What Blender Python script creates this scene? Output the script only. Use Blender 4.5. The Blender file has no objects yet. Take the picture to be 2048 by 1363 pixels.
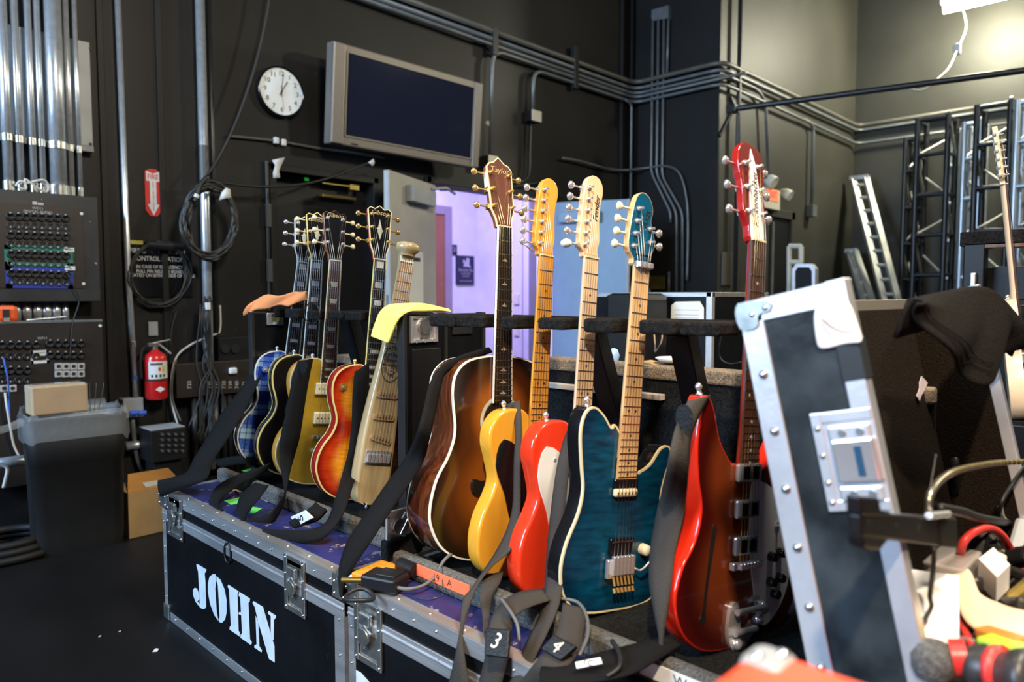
import bpy, bmesh, math, random
import numpy as np
from mathutils import Vector, Matrix
random.seed(7)
scn = bpy.context.scene
col = scn.collection
PI = math.pi

# ------------------------------------------------------------------ camera
FPX, CX, CY, HOR, EYE = 1450.0, 1024.0, 681.5, 592.0, 1.14      # focal length in pixels of the 2048x1363 frame
PITCH = math.atan2(CY - HOR, FPX)
YAW = math.atan2(1408, math.hypot(FPX, CY - HOR))
_fw = Vector((math.cos(YAW), math.sin(YAW), 0)); RT = Vector((math.sin(YAW), -math.cos(YAW), 0))
FW = _fw * math.cos(PITCH) - Vector((0, 0, 1)) * math.sin(PITCH)
UP = Vector((0, 0, 1)) * math.cos(PITCH) + _fw * math.sin(PITCH)
EYEP = Vector((0, 0, EYE))
cd = bpy.data.cameras.new('camera'); cam = bpy.data.objects.new('camera', cd); col.objects.link(cam)
cd.sensor_width = 36; cd.lens = 36 * FPX / 2048; cd.clip_start = .02; cd.clip_end = 80
cam.matrix_world = Matrix(((RT.x, UP.x, -FW.x, 0), (RT.y, UP.y, -FW.y, 0), (RT.z, UP.z, -FW.z, EYE), (0, 0, 0, 1)))
cd.dof.use_dof = True; cd.dof.focus_distance = 2.05; cd.dof.aperture_fstop = 3.0
scn.camera = cam

# ------------------------------------------------------------------ world, lamps, exposure
w = bpy.data.worlds.new('dim_backstage_air'); scn.world = w; w.use_nodes = True
w.node_tree.nodes['Background'].inputs[0].default_value = (.55, .68, 1, 1)
w.node_tree.nodes['Background'].inputs[1].default_value = .075
def lamp(name, kind, loc, power, color, target=None, size=.3, **kw):
    l = bpy.data.lights.new(name, kind); l.energy = power; l.color = color
    if kind == 'AREA': l.shape = 'RECTANGLE'; l.size = size; l.size_y = kw.get('sy', size)
    else: l.shadow_soft_size = size
    if kind == 'SPOT': l.spot_size = math.radians(kw.get('cone', 60)); l.spot_blend = kw.get('blend', .4)
    o = bpy.data.objects.new(name, l); col.objects.link(o); o.location = loc
    if target is not None:
        o.rotation_euler = (Vector(target) - Vector(loc)).to_track_quat('-Z', 'Y').to_euler()
    return o
lamp('stage_work_light', 'SPOT', (-1.3, -.9, 3.9), 1600, (1, .78, .56), (1.5, .35, .7), .09, cone=44, blend=.55)
lamp('dock_door_daylight', 'AREA', (-4.5, 3.0, 3.4), 1150, (.52, .73, 1), (1.4, 3.6, 1.2), 2.4, sy=2.8)
lamp('overhead_fill_light', 'AREA', (1.4, -.3, 3.9), 270, (1, .88, .70), (1.7, 2.4, .8), .8)  # unseen fill lamp, added to brighten the guitar faces
lamp('stage_right_work_light', 'POINT', (8.0, -1.9, 4.7), 620, (1, .93, .68), size=.25)
lamp('stair_hall_light', 'AREA', (4.7, 5.22, 2.95), 250, (.50, .42, 1), (4.8, 5.6, 0), .6)
scn.view_settings.view_transform = 'Standard'; scn.view_settings.look = 'None'
scn.view_settings.exposure = -0.55; scn.view_settings.gamma = 1.0
try: scn.view_settings.use_curve_mapping = False
except Exception: pass

# ------------------------------------------------------------------ helpers
def at(x, y, ax, v):
    """point of the photograph's pixel (x, y) where its line of sight meets the plane ax = v"""
    d = FW * FPX + RT * (x - CX) - UP * (y - CY)
    k = 'xyz'.index(ax)
    return EYEP + d * ((v - EYEP[k]) / d[k])
def atp(x, y, p0, n):
    d = FW * FPX + RT * (x - CX) - UP * (y - CY); n = Vector(n)
    return EYEP + d * ((Vector(p0) - EYEP).dot(n) / d.dot(n))

WORLD = {}
def wm(o): return WORLD.get(o.name, Matrix.Identity(4)) if o else Matrix.Identity(4)
def tag(o, label, cat, group=None, kind=None):
    if label: o['label'] = label
    if cat: o['category'] = cat
    if group: o['group'] = group
    if kind: o['kind'] = kind
    return o
def thing(name, label, cat, loc=(0, 0, 0), mtx=None, group=None):
    o = bpy.data.objects.new(name, None); col.objects.link(o); o.empty_display_size = .05
    M = mtx if mtx is not None else Matrix.Translation(Vector(loc))
    o.matrix_world = M; WORLD[o.name] = M.copy()
    return tag(o, label, cat, group)

class MB:
    """collects shapes of ONE object"""
    def __init__(s): s.v = []; s.f = []; s.m = []; s.sm = []
    def add(s, vs, fs, m=0, smooth=False):
        b = len(s.v); s.v += [Vector(p) for p in vs]
        for q in fs: s.f.append([i + b for i in q]); s.m.append(m); s.sm.append(smooth)
        return s
    def box(s, c, d, R=None, m=0):
        c = Vector(c); R = R or Matrix.Identity(3)
        vs = [c + R @ Vector((x * d[0] / 2, y * d[1] / 2, z * d[2] / 2)) for x in (-1, 1) for y in (-1, 1) for z in (-1, 1)]
        return s.add(vs, [(0, 1, 3, 2), (4, 6, 7, 5), (0, 4, 5, 1), (2, 3, 7, 6), (0, 2, 6, 4), (1, 5, 7, 3)], m)
    def bb(s, a, b, m=0):
        a, b = Vector(a), Vector(b); d = b - a
        return s.box((a + b) / 2, (abs(d.x), abs(d.y), abs(d.z)), None, m)
    def cyl(s, a, b, r, n=12, r1=None, m=0, cap=True):
        a, b = Vector(a), Vector(b); r1 = r if r1 is None else r1
        z = (b - a).normalized(); x = z.orthogonal().normalized(); y = z.cross(x)
        vs = []
        for i in range(n):
            t = 2 * PI * i / n; e = x * math.cos(t) + y * math.sin(t); vs += [a + e * r, b + e * r1]
        s.add(vs, [(2 * i, 2 * ((i + 1) % n), 2 * ((i + 1) % n) + 1, 2 * i + 1) for i in range(n)], m, True)
        if cap:
            s.add([vs[2 * i] for i in range(n)], [list(range(n))[::-1]], m); s.add([vs[2 * i + 1] for i in range(n)], [list(range(n))], m)
        return s
    def tube(s, pts, r, n=8, m=0, closed=False, cap=True):
        pts = [Vector(p) for p in pts]; N = len(pts); rs = r if isinstance(r, (list, tuple)) else [r] * N
        vs = []; prev = None
        for i, p in enumerate(pts):
            a = pts[i - 1] if (i > 0 or closed) else p; b = pts[(i + 1) % N] if (i < N - 1 or closed) else p
            t = (b - a).normalized() if (b - a).length > 1e-9 else Vector((0, 0, 1))
            if prev is None: x = t.orthogonal().normalized()
            else:
                x = prev - t * prev.dot(t); x = x.normalized() if x.length > 1e-6 else t.orthogonal().normalized()
            prev = x; y = t.cross(x)
            vs += [p + (x * math.cos(2 * PI * k / n) + y * math.sin(2 * PI * k / n)) * rs[i] for k in range(n)]
        fs = []
        for i in range(N if closed else N - 1):
            j = (i + 1) % N
            for k in range(n): fs.append((i * n + k, i * n + (k + 1) % n, j * n + (k + 1) % n, j * n + k))
        if cap and not closed: fs += [tuple(range(n))[::-1], tuple((N - 1) * n + k for k in range(n))]
        return s.add(vs, fs, m, True)
    def prism(s, poly, y0, y1, M=None, m=0, ms=None, rnd=0.0, smooth=True):
        """outline (x, z) between depths y0 (front) and y1; rnd rounds the rims"""
        M = M or Matrix.Identity(4); n = len(poly); ms = m if ms is None else ms
        area = sum(poly[i][0] * poly[(i + 1) % n][1] - poly[(i + 1) % n][0] * poly[i][1] for i in range(n))
        if area < 0: poly = poly[::-1]
        nr = []
        for i in range(n):
            a, b = Vector(poly[i - 1]), Vector(poly[(i + 1) % n]); t = (b - a)
            t = t.normalized() if t.length > 1e-9 else Vector((1, 0)); nr.append(Vector((t.y, -t.x)))
        sg = 1 if y1 > y0 else -1
        if rnd: prof = [(rnd * (1 - math.sin(a)), y0 + sg * rnd * (1 - math.cos(a))) for a in (0, PI / 6, PI / 3, PI / 2)] ; prof += [(q[0], y1 - (q[1] - y0)) for q in prof[::-1]]
        else: prof = [(0, y0), (0, y1)]
        rings = [[M @ Vector((poly[i][0] - nr[i].x * o, y, poly[i][1] - nr[i].y * o)) for i in range(n)] for o, y in prof]
        vs = [p for r in rings for p in r]; K = len(rings)
        s.add(vs, [(k * n + i, k * n + (i + 1) % n, (k + 1) * n + (i + 1) % n, (k + 1) * n + i) for k in range(K - 1) for i in range(n)], ms, smooth)
        s.add(rings[0], [list(range(n))], m); s.add(rings[-1], [list(range(n))[::-1]], ms)
        return s
    def lathe(s, prof, M=None, n=20, m=0, cap=True):
        M = M or Matrix.Identity(4); vs = []
        for r, z in prof: vs += [M @ Vector((r * math.cos(2 * PI * k / n), r * math.sin(2 * PI * k / n), z)) for k in range(n)]
        fs = [(i * n + k, i * n + (k + 1) % n, (i + 1) * n + (k + 1) % n, (i + 1) * n + k) for i in range(len(prof) - 1) for k in range(n)]
        s.add(vs, fs, m, True)
        if cap: s.add(vs[:n], [list(range(n))[::-1]], m); s.add(vs[-n:], [list(range(n))], m)
        return s
    def grid(s, rows, m=0, smooth=True):
        R, Cn = len(rows), len(rows[0])
        return s.add([p for r in rows for p in r], [(i * Cn + j, i * Cn + j + 1, (i + 1) * Cn + j + 1, (i + 1) * Cn + j) for i in range(R - 1) for j in range(Cn - 1)], m, smooth)
    def poly(s, pts, n, t, m=0):
        """flat outline of 3D points thickened along n"""
        n = Vector(n).normalized() * t; pts = [Vector(p) for p in pts]; k = len(pts)
        s.add(pts + [p + n for p in pts], [list(range(k)), list(range(2 * k - 1, k - 1, -1))] + [(i, i + k, (i + 1) % k + k, (i + 1) % k) for i in range(k)], m)
        return s
    def build(s, name, mats, parent=None, bevel=0, world=True, solid=0, sub=0, label=None, fix=False, fold=False):
        if not isinstance(mats, (list, tuple)): mats = [mats]
        me = bpy.data.meshes.new(name)
        vs = s.v; loc = Vector((0, 0, 0))
        if parent is not None:
            if world: I = wm(parent).inverted(); vs = [I @ p for p in vs]
        else:
            loc = Vector(((min(p.x for p in vs) + max(p.x for p in vs)) / 2, (min(p.y for p in vs) + max(p.y for p in vs)) / 2, min(p.z for p in vs)))
            vs = [p - loc for p in vs]
        me.from_pydata([tuple(p) for p in vs], [], s.f)
        for mt in mats: me.materials.append(mt)
        me.polygons.foreach_set('material_index', s.m); me.polygons.foreach_set('use_smooth', s.sm)
        if fix:
            bm = bmesh.new(); bm.from_mesh(me); bmesh.ops.recalc_face_normals(bm, faces=bm.faces); bm.to_mesh(me); bm.free()
        me.update()
        o = bpy.data.objects.new(name, me); col.objects.link(o)
        if parent is not None: o.parent = parent; WORLD[o.name] = wm(parent) if world else wm(parent)
        else: o.location = loc
        if parent is None: WORLD[o.name] = Matrix.Translation(loc)
        if solid: md = o.modifiers.new('thickness', 'SOLIDIFY'); md.thickness = solid; md.offset = 0
        if bevel: md = o.modifiers.new('edge', 'BEVEL'); md.width = bevel; md.segments = 2; md.limit_method = 'ANGLE'
        if sub: md = o.modifiers.new('smooth', 'SUBSURF'); md.levels = sub; md.render_levels = sub
        if label: o['label'] = label
        return o

def inst(me, name, parent, loc, rot=None, scale=(1, 1, 1)):
    """one more piece sharing mesh data; loc in the parent's own frame"""
    o = bpy.data.objects.new(name, me); col.objects.link(o); o.parent = parent
    o.location = loc; o.scale = scale
    if rot is not None: o.rotation_euler = rot
    return o
def loc_in(parent, p): return wm(parent).inverted() @ Vector(p)
def meshof(mb, name, mats):
    me = bpy.data.meshes.new(name); me.from_pydata([tuple(p) for p in mb.v], [], mb.f)
    for mt in (mats if isinstance(mats, list) else [mats]): me.materials.append(mt)
    me.polygons.foreach_set('material_index', mb.m); me.polygons.foreach_set('use_smooth', mb.sm); me.update()
    return me
def smooth_pts(P, k=6, closed=False):
    P = [Vector(p) for p in P]; n = len(P); out = []
    for i in range(n if closed else n - 1):
        g = lambda j: P[j % n] if closed else P[max(0, min(n - 1, j))]
        a, b, c, d = g(i - 1), g(i), g(i + 1), g(i + 2)
        for q in range(k):
            t = q / k
            out.append(.5 * ((2 * b) + (c - a) * t + (2 * a - 5 * b + 4 * c - d) * t * t + (3 * b - a - 3 * c + d) * t ** 3))
    if not closed: out.append(P[-1])
    return out
FACE_A = Matrix(((1, 0, 0), (0, 0, -1), (0, 1, 0)))          # writing that faces -y
FACE_X = Matrix(((0, 0, -1), (-1, 0, 0), (0, 1, 0)))         # writing that faces -x
def text(s, size, M, mt, parent=None, name='lettering', shear=0, align='CENTER', world=True, sx=1.0, ext=.0004):
    cu = bpy.data.curves.new(name, 'FONT'); cu.body = s; cu.size = size; cu.align_x = align; cu.align_y = 'CENTER'
    cu.shear = shear; cu.extrude = ext; cu.resolution_u = 3
    t = bpy.data.objects.new('tmp', cu); col.objects.link(t)
    me = bpy.data.meshes.new_from_object(t.evaluated_get(bpy.context.evaluated_depsgraph_get()))
    bpy.data.objects.remove(t); bpy.data.curves.remove(cu)
    me.name = name
    if world and parent is not None: M = wm(parent).inverted() @ M
    me.transform(M @ Matrix.Diagonal((sx, 1, 1, 1))); me.materials.clear(); me.materials.append(mt)
    o = bpy.data.objects.new(name, me); col.objects.link(o)
    if parent is not None: o.parent = parent
    return o
def frame(p, R): return Matrix.Translation(Vector(p)) @ R.to_4x4()

# ------------------------------------------------------------------ materials
def mat(name, c, rough=.5, metal=0, var=0, scale=8, bump=0, bscale=60, coat=0, wear=None, stretch=None, emit=0, spec=.5):
    m = bpy.data.materials.new(name); m.use_nodes = True; nt = m.node_tree; N, L = nt.nodes, nt.links
    b = N['Principled BSDF']; c4 = (*c, 1)
    b.inputs['Base Color'].default_value = c4; b.inputs['Roughness'].default_value = rough
    b.inputs['Metallic'].default_value = metal; b.inputs['Coat Weight'].default_value = coat
    b.inputs['Coat Roughness'].default_value = .06; b.inputs['Specular IOR Level'].default_value = spec
    if emit: b.inputs['Emission Color'].default_value = c4; b.inputs['Emission Strength'].default_value = emit
    tc = N.new('ShaderNodeTexCoord'); mp = N.new('ShaderNodeMapping'); L.new(tc.outputs['Object'], mp.inputs[0])
    if stretch: mp.inputs['Scale'].default_value = stretch
    out = None
    nz = N.new('ShaderNodeTexNoise'); nz.inputs['Scale'].default_value = scale; nz.inputs['Detail'].default_value = 5
    L.new(mp.outputs[0], nz.inputs['Vector'])
    mx = N.new('ShaderNodeMix'); mx.data_type = 'RGBA'
    v = max(var, .04)
    mx.inputs[6].default_value = (*[max(0, x * (1 - v)) for x in c], 1); mx.inputs[7].default_value = (*[min(1, x * (1 + v)) for x in c], 1)
    rp = N.new('ShaderNodeMapRange'); rp.inputs[1].default_value = .3; rp.inputs[2].default_value = .7
    L.new(nz.outputs[0], rp.inputs[0]); L.new(rp.outputs[0], mx.inputs[0]); out = mx.outputs[2]
    if wear:
        wc, th, ws = wear
        n2 = N.new('ShaderNodeTexNoise'); n2.inputs['Scale'].default_value = ws; n2.inputs['Detail'].default_value = 8; n2.inputs['Roughness'].default_value = .7
        L.new(tc.outputs['Object'], n2.inputs['Vector'])
        r2 = N.new('ShaderNodeMapRange'); r2.inputs[1].default_value = th; r2.inputs[2].default_value = th + .02; L.new(n2.outputs[0], r2.inputs[0])
        m2 = N.new('ShaderNodeMix'); m2.data_type = 'RGBA'; L.new(r2.outputs[0], m2.inputs[0]); L.new(out, m2.inputs[6]); m2.inputs[7].default_value = (*wc, 1); out = m2.outputs[2]
    L.new(out, b.inputs['Base Color'])
    if bump:
        n3 = N.new('ShaderNodeTexNoise'); n3.inputs['Scale'].default_value = bscale; n3.inputs['Detail'].default_value = 4
        L.new(mp.outputs[0], n3.inputs['Vector'])
        bp = N.new('ShaderNodeBump'); bp.inputs['Strength'].default_value = bump; bp.inputs['Distance'].default_value = .004
        L.new(n3.outputs[0], bp.inputs['Height']); L.new(bp.outputs[0], b.inputs['Normal'])
    return m
def burst(name, stops, lobes, rough=.16, coat=.6, flame=0, noise=0, nscale=30, nstretch=(1, 1, 1)):
    """lacquer that changes from the middle of the body to its rim; lobes = ((x, z, rx, rz), ...)"""
    m = bpy.data.materials.new(name); m.use_nodes = True; nt = m.node_tree; N, L = nt.nodes, nt.links; b = N['Principled BSDF']
    b.inputs['Roughness'].default_value = rough; b.inputs['Coat Weight'].default_value = coat; b.inputs['Coat Roughness'].default_value = .05
    tc = N.new('ShaderNodeTexCoord'); cur = None
    for x, z, rx, rz in lobes:
        mp = N.new('ShaderNodeMapping'); mp.inputs['Scale'].default_value = (1 / rx, 0, 1 / rz); mp.inputs['Location'].default_value = (-x / rx, 0, -z / rz)
        L.new(tc.outputs['Object'], mp.inputs[0]); ln = N.new('ShaderNodeVectorMath'); ln.operation = 'LENGTH'; L.new(mp.outputs[0], ln.inputs[0])
        if cur is None: cur = ln.outputs['Value']
        else:
            mn = N.new('ShaderNodeMath'); mn.operation = 'SMOOTH_MIN'; mn.inputs[2].default_value = .35; L.new(cur, mn.inputs[0]); L.new(ln.outputs['Value'], mn.inputs[1]); cur = mn.outputs[0]
    cr = N.new('ShaderNodeValToRGB'); cr.color_ramp.interpolation = 'EASE'; e = cr.color_ramp.elements
    e[0].position = stops[0][0]; e[0].color = (*stops[0][1], 1); e[1].position = stops[-1][0]; e[1].color = (*stops[-1][1], 1)
    for p, c in stops[1:-1]: q = e.new(p); q.color = (*c, 1)
    L.new(cur, cr.inputs[0]); out = cr.outputs[0]
    if flame or noise:
        mp = N.new('ShaderNodeMapping'); mp.inputs['Scale'].default_value = nstretch; L.new(tc.outputs['Object'], mp.inputs[0])
        nz = N.new('ShaderNodeTexNoise'); nz.inputs['Scale'].default_value = nscale; nz.inputs['Detail'].default_value = 3; L.new(mp.outputs[0], nz.inputs['Vector'])
        rp = N.new('ShaderNodeMapRange'); rp.inputs[1].default_value = .3; rp.inputs[2].default_value = .7; rp.inputs[3].default_value = 1 - (flame or noise); rp.inputs[4].default_value = 1 + (flame or noise) * .6
        L.new(nz.outputs[0], rp.inputs[0]); mu = N.new('ShaderNodeVectorMath'); mu.operation = 'SCALE'; L.new(out, mu.inputs[0]); L.new(rp.outputs[0], mu.inputs['Scale']); out = mu.outputs[0]
    L.new(out, b.inputs['Base Color'])
    return m
def plaid(name):
    m = bpy.data.materials.new(name); m.use_nodes = True; nt = m.node_tree; N, L = nt.nodes, nt.links; b = N['Principled BSDF']
    b.inputs['Roughness'].default_value = .18; b.inputs['Coat Weight'].default_value = .5
    tc = N.new('ShaderNodeTexCoord'); sp = N.new('ShaderNodeSeparateXYZ'); L.new(tc.outputs['Object'], sp.inputs[0])
    def bands(s, off):
        mu = N.new('ShaderNodeMath'); mu.operation = 'MULTIPLY_ADD'; mu.inputs[1].default_value = 11; mu.inputs[2].default_value = off; L.new(s, mu.inputs[0])
        fr = N.new('ShaderNodeMath'); fr.operation = 'FRACT'; L.new(mu.outputs[0], fr.inputs[0])
        r = N.new('ShaderNodeValToRGB'); r.color_ramp.interpolation = 'CONSTANT'; e = r.color_ramp.elements
        e[0].color = (.0, .0, .0, 1); e[1].position = .42; e[1].color = (1, 1, 1, 1)
        for p, v in ((.62, .35), (.67, 1), (.84, .25)): q = e.new(p); q.color = (v, v, v, 1)
        L.new(fr.outputs[0], r.inputs[0]); return r.outputs[0]
    a, c = bands(sp.outputs['X'], .15), bands(sp.outputs['Z'], .3)
    ad = N.new('ShaderNodeMath'); ad.operation = 'ADD'; L.new(a, ad.inputs[0]); L.new(c, ad.inputs[1])
    hf = N.new('ShaderNodeMath'); hf.operation = 'MULTIPLY'; hf.inputs[1].default_value = .5; L.new(ad.outputs[0], hf.inputs[0])
    nz = N.new('ShaderNodeTexNoise'); nz.inputs['Scale'].default_value = 120; L.new(tc.outputs['Object'], nz.inputs['Vector'])
    a2 = N.new('ShaderNodeMath'); a2.operation = 'MULTIPLY_ADD'; a2.inputs[1].default_value = .3; L.new(nz.outputs[0], a2.inputs[0]); L.new(hf.outputs[0], a2.inputs[2])
    r = N.new('ShaderNodeValToRGB'); e = r.color_ramp.elements
    e[0].position = .1; e[0].color = (.006, .012, .14, 1); e[1].position = 1.1; e[1].color = (.36, .55, .72, 1); q = e.new(.6); q.color = (.02, .07, .40, 1)
    L.new(a2.outputs[0], r.inputs[0]); L.new(r.outputs[0], b.inputs['Base Color'])
    return m

M = {}
M['wall'] = mat('black_painted_wall', (.0115, .0110, .0108), .5, spec=.25, var=.35, scale=1.3, bump=.12, bscale=9, wear=((.055, .055, .055), .69, 14))
M['wall_c'] = mat('lit_black_painted_wall', (.038, .037, .030), .55, spec=.3, var=.2, scale=1.1, bump=.12, bscale=14)  # same black wall paint, made lighter and warmer as if lamplit
M['floor'] = mat('scuffed_black_stage_floor', (.0065, .006, .006), .5, spec=.18, var=.5, scale=2.2, bump=.1, bscale=30, wear=((.03, .027, .025), .70, 11), stretch=(1, .35, 1))
M['hall'] = mat('white_hall_wall', (.62, .62, .66), .7, var=.05)
M['black'] = mat('black_plastic', (.007, .007, .008), .45, spec=.35, var=.2, scale=12)
M['gloss'] = mat('black_gloss', (.006, .006, .007), .12, coat=.5)
M['rubber'] = mat('black_rubber', (.009, .009, .009), .6, spec=.3, var=.2)
M['cable'] = mat('black_cable', (.012, .012, .0125), .5, var=.2)
M['greycable'] = mat('grey_cable', (.10, .10, .10), .5)
M['whitecable'] = mat('white_cable', (.55, .54, .5), .5)
M['galv'] = mat('galvanised_steel', (.60, .64, .68), .30, .72, var=.12, scale=30, bump=.04, bscale=120)
M['cond'] = mat('painted_conduit', (.15, .165, .175), .42, .35, var=.18, scale=9)
M['condc'] = mat('drab_painted_conduit', (.10, .095, .078), .45, .1, var=.15, scale=9)
M['blackpipe'] = mat('black_painted_pipe', (.02, .021, .023), .35, .2, var=.2)
M['alu'] = mat('scratched_aluminium', (.60, .61, .62), .40, .85, var=.22, scale=26, bump=.15, bscale=180, stretch=(1, .12, 1), wear=((.30, .30, .31), .66, 40))
M['alu2'] = mat('bright_aluminium', (.80, .82, .86), .32, .75, var=.1, scale=18, bump=.06, bscale=80, wear=((.42, .42, .44), .68, 30))
M['steel'] = mat('zinc_latch_steel', (.62, .63, .60), .28, .95, var=.2, scale=40, bump=.05)
M['chrome'] = mat('chrome', (.80, .80, .82), .16, .78)
M['goldm'] = mat('gold_plate', (.85, .56, .18), .2, .8)
M['brass'] = mat('brass', (.42, .32, .09), .32, .9, var=.2)
M['lam'] = mat('scuffed_black_laminate', (.0032, .0036, .005), .42, spec=.25, var=.5, scale=6, bump=.06, bscale=70, wear=((.012, .017, .05), .68, 13))
M['bluelam'] = mat('scuffed_blue_laminate', (.014, .018, .10), .45, var=.4, scale=12, bump=.1, wear=((.26, .21, .20), .60, 17))
M['carpet'] = mat('charcoal_carpet', (.012, .0125, .013), .95, spec=.1, var=.6, scale=160, bump=1, bscale=330)
M['carpetg'] = mat('grey_carpet', (.085, .085, .08), .95, var=.55, scale=190, bump=1, bscale=300)
M['carpetb'] = mat('brown_carpet', (.20, .155, .11), .95, var=.55, scale=190, bump=1, bscale=300)
M['liner'] = mat('dark_brown_lid_liner', (.011, .0075, .005), .92, spec=.1, var=.5, scale=220, bump=.9, bscale=320, wear=((.10, .06, .03), .72, 190))
M['foam'] = mat('fuzzy_black_foam', (.013, .012, .0115), .95, spec=.1, var=.5, scale=90, bump=1, bscale=260)
M['white'] = mat('white_paint', (.66, .68, .70), .5, var=.06)
M['paper'] = mat('paper', (.62, .64, .62), .7, var=.05)
M['ypaper'] = mat('pale_green_paper', (.52, .56, .36), .7, var=.05)
M['red'] = mat('red_enamel', (.52, .012, .012), .3, coat=.4)
M['redp'] = mat('red_print', (.56, .02, .02), .5)
M['ink'] = mat('black_ink', (.01, .01, .01), .6)
M['lineng'] = mat('grey_print', (.42, .42, .42), .6)
M['cream'] = mat('cream_plastic', (.72, .66, .46), .35)
M['ivory'] = mat('ivory_binding', (.66, .58, .36), .35)
M['wbind'] = mat('white_binding', (.72, .74, .70), .3)
M['ybind'] = mat('yellowed_binding', (.70, .60, .22), .3)
M['ebony'] = mat('ebony', (.010, .008, .008), .4, var=.3)
M['rosew'] = mat('rosewood_board', (.055, .022, .012), .45, var=.35, scale=30, stretch=(6, 1, .6))
M['maple'] = mat('maple', (.62, .40, .19), .34, var=.14, scale=14, stretch=(6, 1, .6), coat=.3)
M['mapley'] = mat('amber_maple', (.64, .30, .045), .3, var=.12, scale=14, stretch=(6, 1, .6), coat=.4)
M['maplep'] = mat('pale_maple', (.66, .47, .29), .36, var=.1, scale=14, stretch=(6, 1, .6), coat=.2)
M['mahog'] = mat('mahogany', (.20, .062, .026), .3, var=.2, scale=14, stretch=(6, 1, .6), coat=.3)
M['cherry'] = mat('cherry_lacquer', (.30, .012, .010), .2, coat=.5)
M['pearl'] = mat('pearl_inlay', (.50, .52, .54), .3, var=.2, scale=60)
M['pearld'] = mat('dim_pearl_inlay', (.42, .44, .36), .3, var=.2, scale=60)
M['fret'] = mat('fret_wire', (.75, .74, .70), .2, 1)
M['string'] = mat('steel_string', (.50, .50, .50), .35, 1)
M['bronze'] = mat('bronze_string', (.72, .50, .24), .25, 1)
M['strap'] = mat('black_nylon_webbing', (.006, .006, .0063), .85, spec=.15, var=.15, bump=.5, bscale=420)
M['strapg'] = mat('faded_grey_webbing', (.040, .036, .032), .85, spec=.25, var=.15, bump=.6, bscale=380)
M['leather'] = mat('black_leather', (.008, .008, .0085), .45, spec=.3, bump=.3, bscale=200)
M['tan'] = mat('brown_leather', (.17, .05, .022), .45, var=.2)
M['orange'] = mat('orange_cloth', (.85, .28, .09), .9, var=.08, bump=.5, bscale=250)
M['yellow'] = mat('pale_yellow_cloth', (.82, .75, .16), .95, var=.06, bump=.5, bscale=260)
M['towel'] = mat('black_terry_towel', (.012, .0105, .010), 1, spec=.1, var=.4, scale=220, bump=1, bscale=420)
M['card'] = mat('cardboard', (.42, .27, .12), .8, var=.1, scale=12)
M['cardo'] = mat('cardboard_flap', (.50, .24, .06), .8, var=.1, scale=12)
M['grey'] = mat('grey_steel', (.30, .32, .34), .5, .1, var=.1)
M['doorg'] = mat('grey_door_paint', (.34, .33, .305), .5, var=.06)
M['doorb'] = mat('blue_lit_door_paint', (.20, .33, .47), .5, var=.05)  # blue of the cool hall light put into the door's colour
M['sheet'] = mat('translucent_bag', (.55, .58, .60), .3, spec=.6)
# ------------------------------------------------------------------ the setting
YW = 4.6                       # back wall; it steps forward at XB, runs on at YC and ends at XD
XB, YC, XD = 6.62, 3.58, 10.3
ZD = 2.03
def struct(name, mb, m, parent=None, bevel=0):
    o = mb.build(name, m, parent, bevel=bevel)
    if parent is None: o['kind'] = 'structure'
    return o
struct('floor', MB().bb((-7, -6, -.1), (12, 9, 0)), M['floor'])
mb = MB()
for x0, x1, z0 in ((-4, 2.446, 0), (2.446, 3.235, 1.985), (3.235, 3.79, 0), (3.79, 5.31, ZD + .02), (5.31, XB, 0)):
    mb.bb((x0, YW, z0), (x1, YW + .18, 6.5))
struct('wall_back', mb, M['wall'])
struct('wall_step', MB().bb((XB, YC + .001, 0), (XB + .2, YW + .18, 6.5)), M['wall'])
struct('wall_right', MB().bb((XB + .02, YC, 0), (XD, YC + .18, 6.5)), M['wall_c'])
struct('wall_far', MB().bb((XD, -3, 0), (XD + .18, YC + .18, 6.5)), M['wall_c'])
# wall corner strip and low relief on the back wall
for n, px in (('trim_1', 206), ('trim_2', 322)):
    a = at(px, 300, 'y', YW)
    struct(n, MB().bb((a.x - .018, YW - .02, 0), (a.x + .018, YW, 6)), M['wall'], bevel=.004)
for k, px in enumerate((1240, 1259, 1270)):
    a = at(px, 300, 'y', YW)
    struct('trim_%d' % (k + 3), MB().bb((a.x - .02, YW - .035, 0), (a.x + .02, YW, 6)), M['wall'], bevel=.004)
# dark doorway with its black leaf
d1 = struct('door_1', MB().bb((2.446, YW + .12, 0), (3.235, YW + .165, 1.985)), M['black'])
struct('trim_6', MB().bb((2.40, YW - .02, 0), (2.446, YW + .1, 2.03)).bb((3.235, YW - .02, 0), (3.28, YW + .1, 2.03)).bb((2.40, YW - .02, 1.985), (3.28, YW + .1, 2.03)), M['wall'], bevel=.004)
a, b = at(638, 388, 'y', YW + .1), at(706, 402, 'y', YW + .1)
clo = MB().bb((a.x, YW + .05, b.z), (b.x, YW + .12, a.z)).build('door_closer', M['brass'], d1, bevel=.008)
a, b = at(643, 366, 'y', YW + .06), at(706, 362, 'y', YW + .06)
MB().bb((a.x, YW + .04, a.z - .006), (b.x, YW + .06, a.z + .006)).box((b.x, YW + .05, a.z), (.08, .03, .05)).build('closer_arm', M['brass'], d1, bevel=.003)
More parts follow.
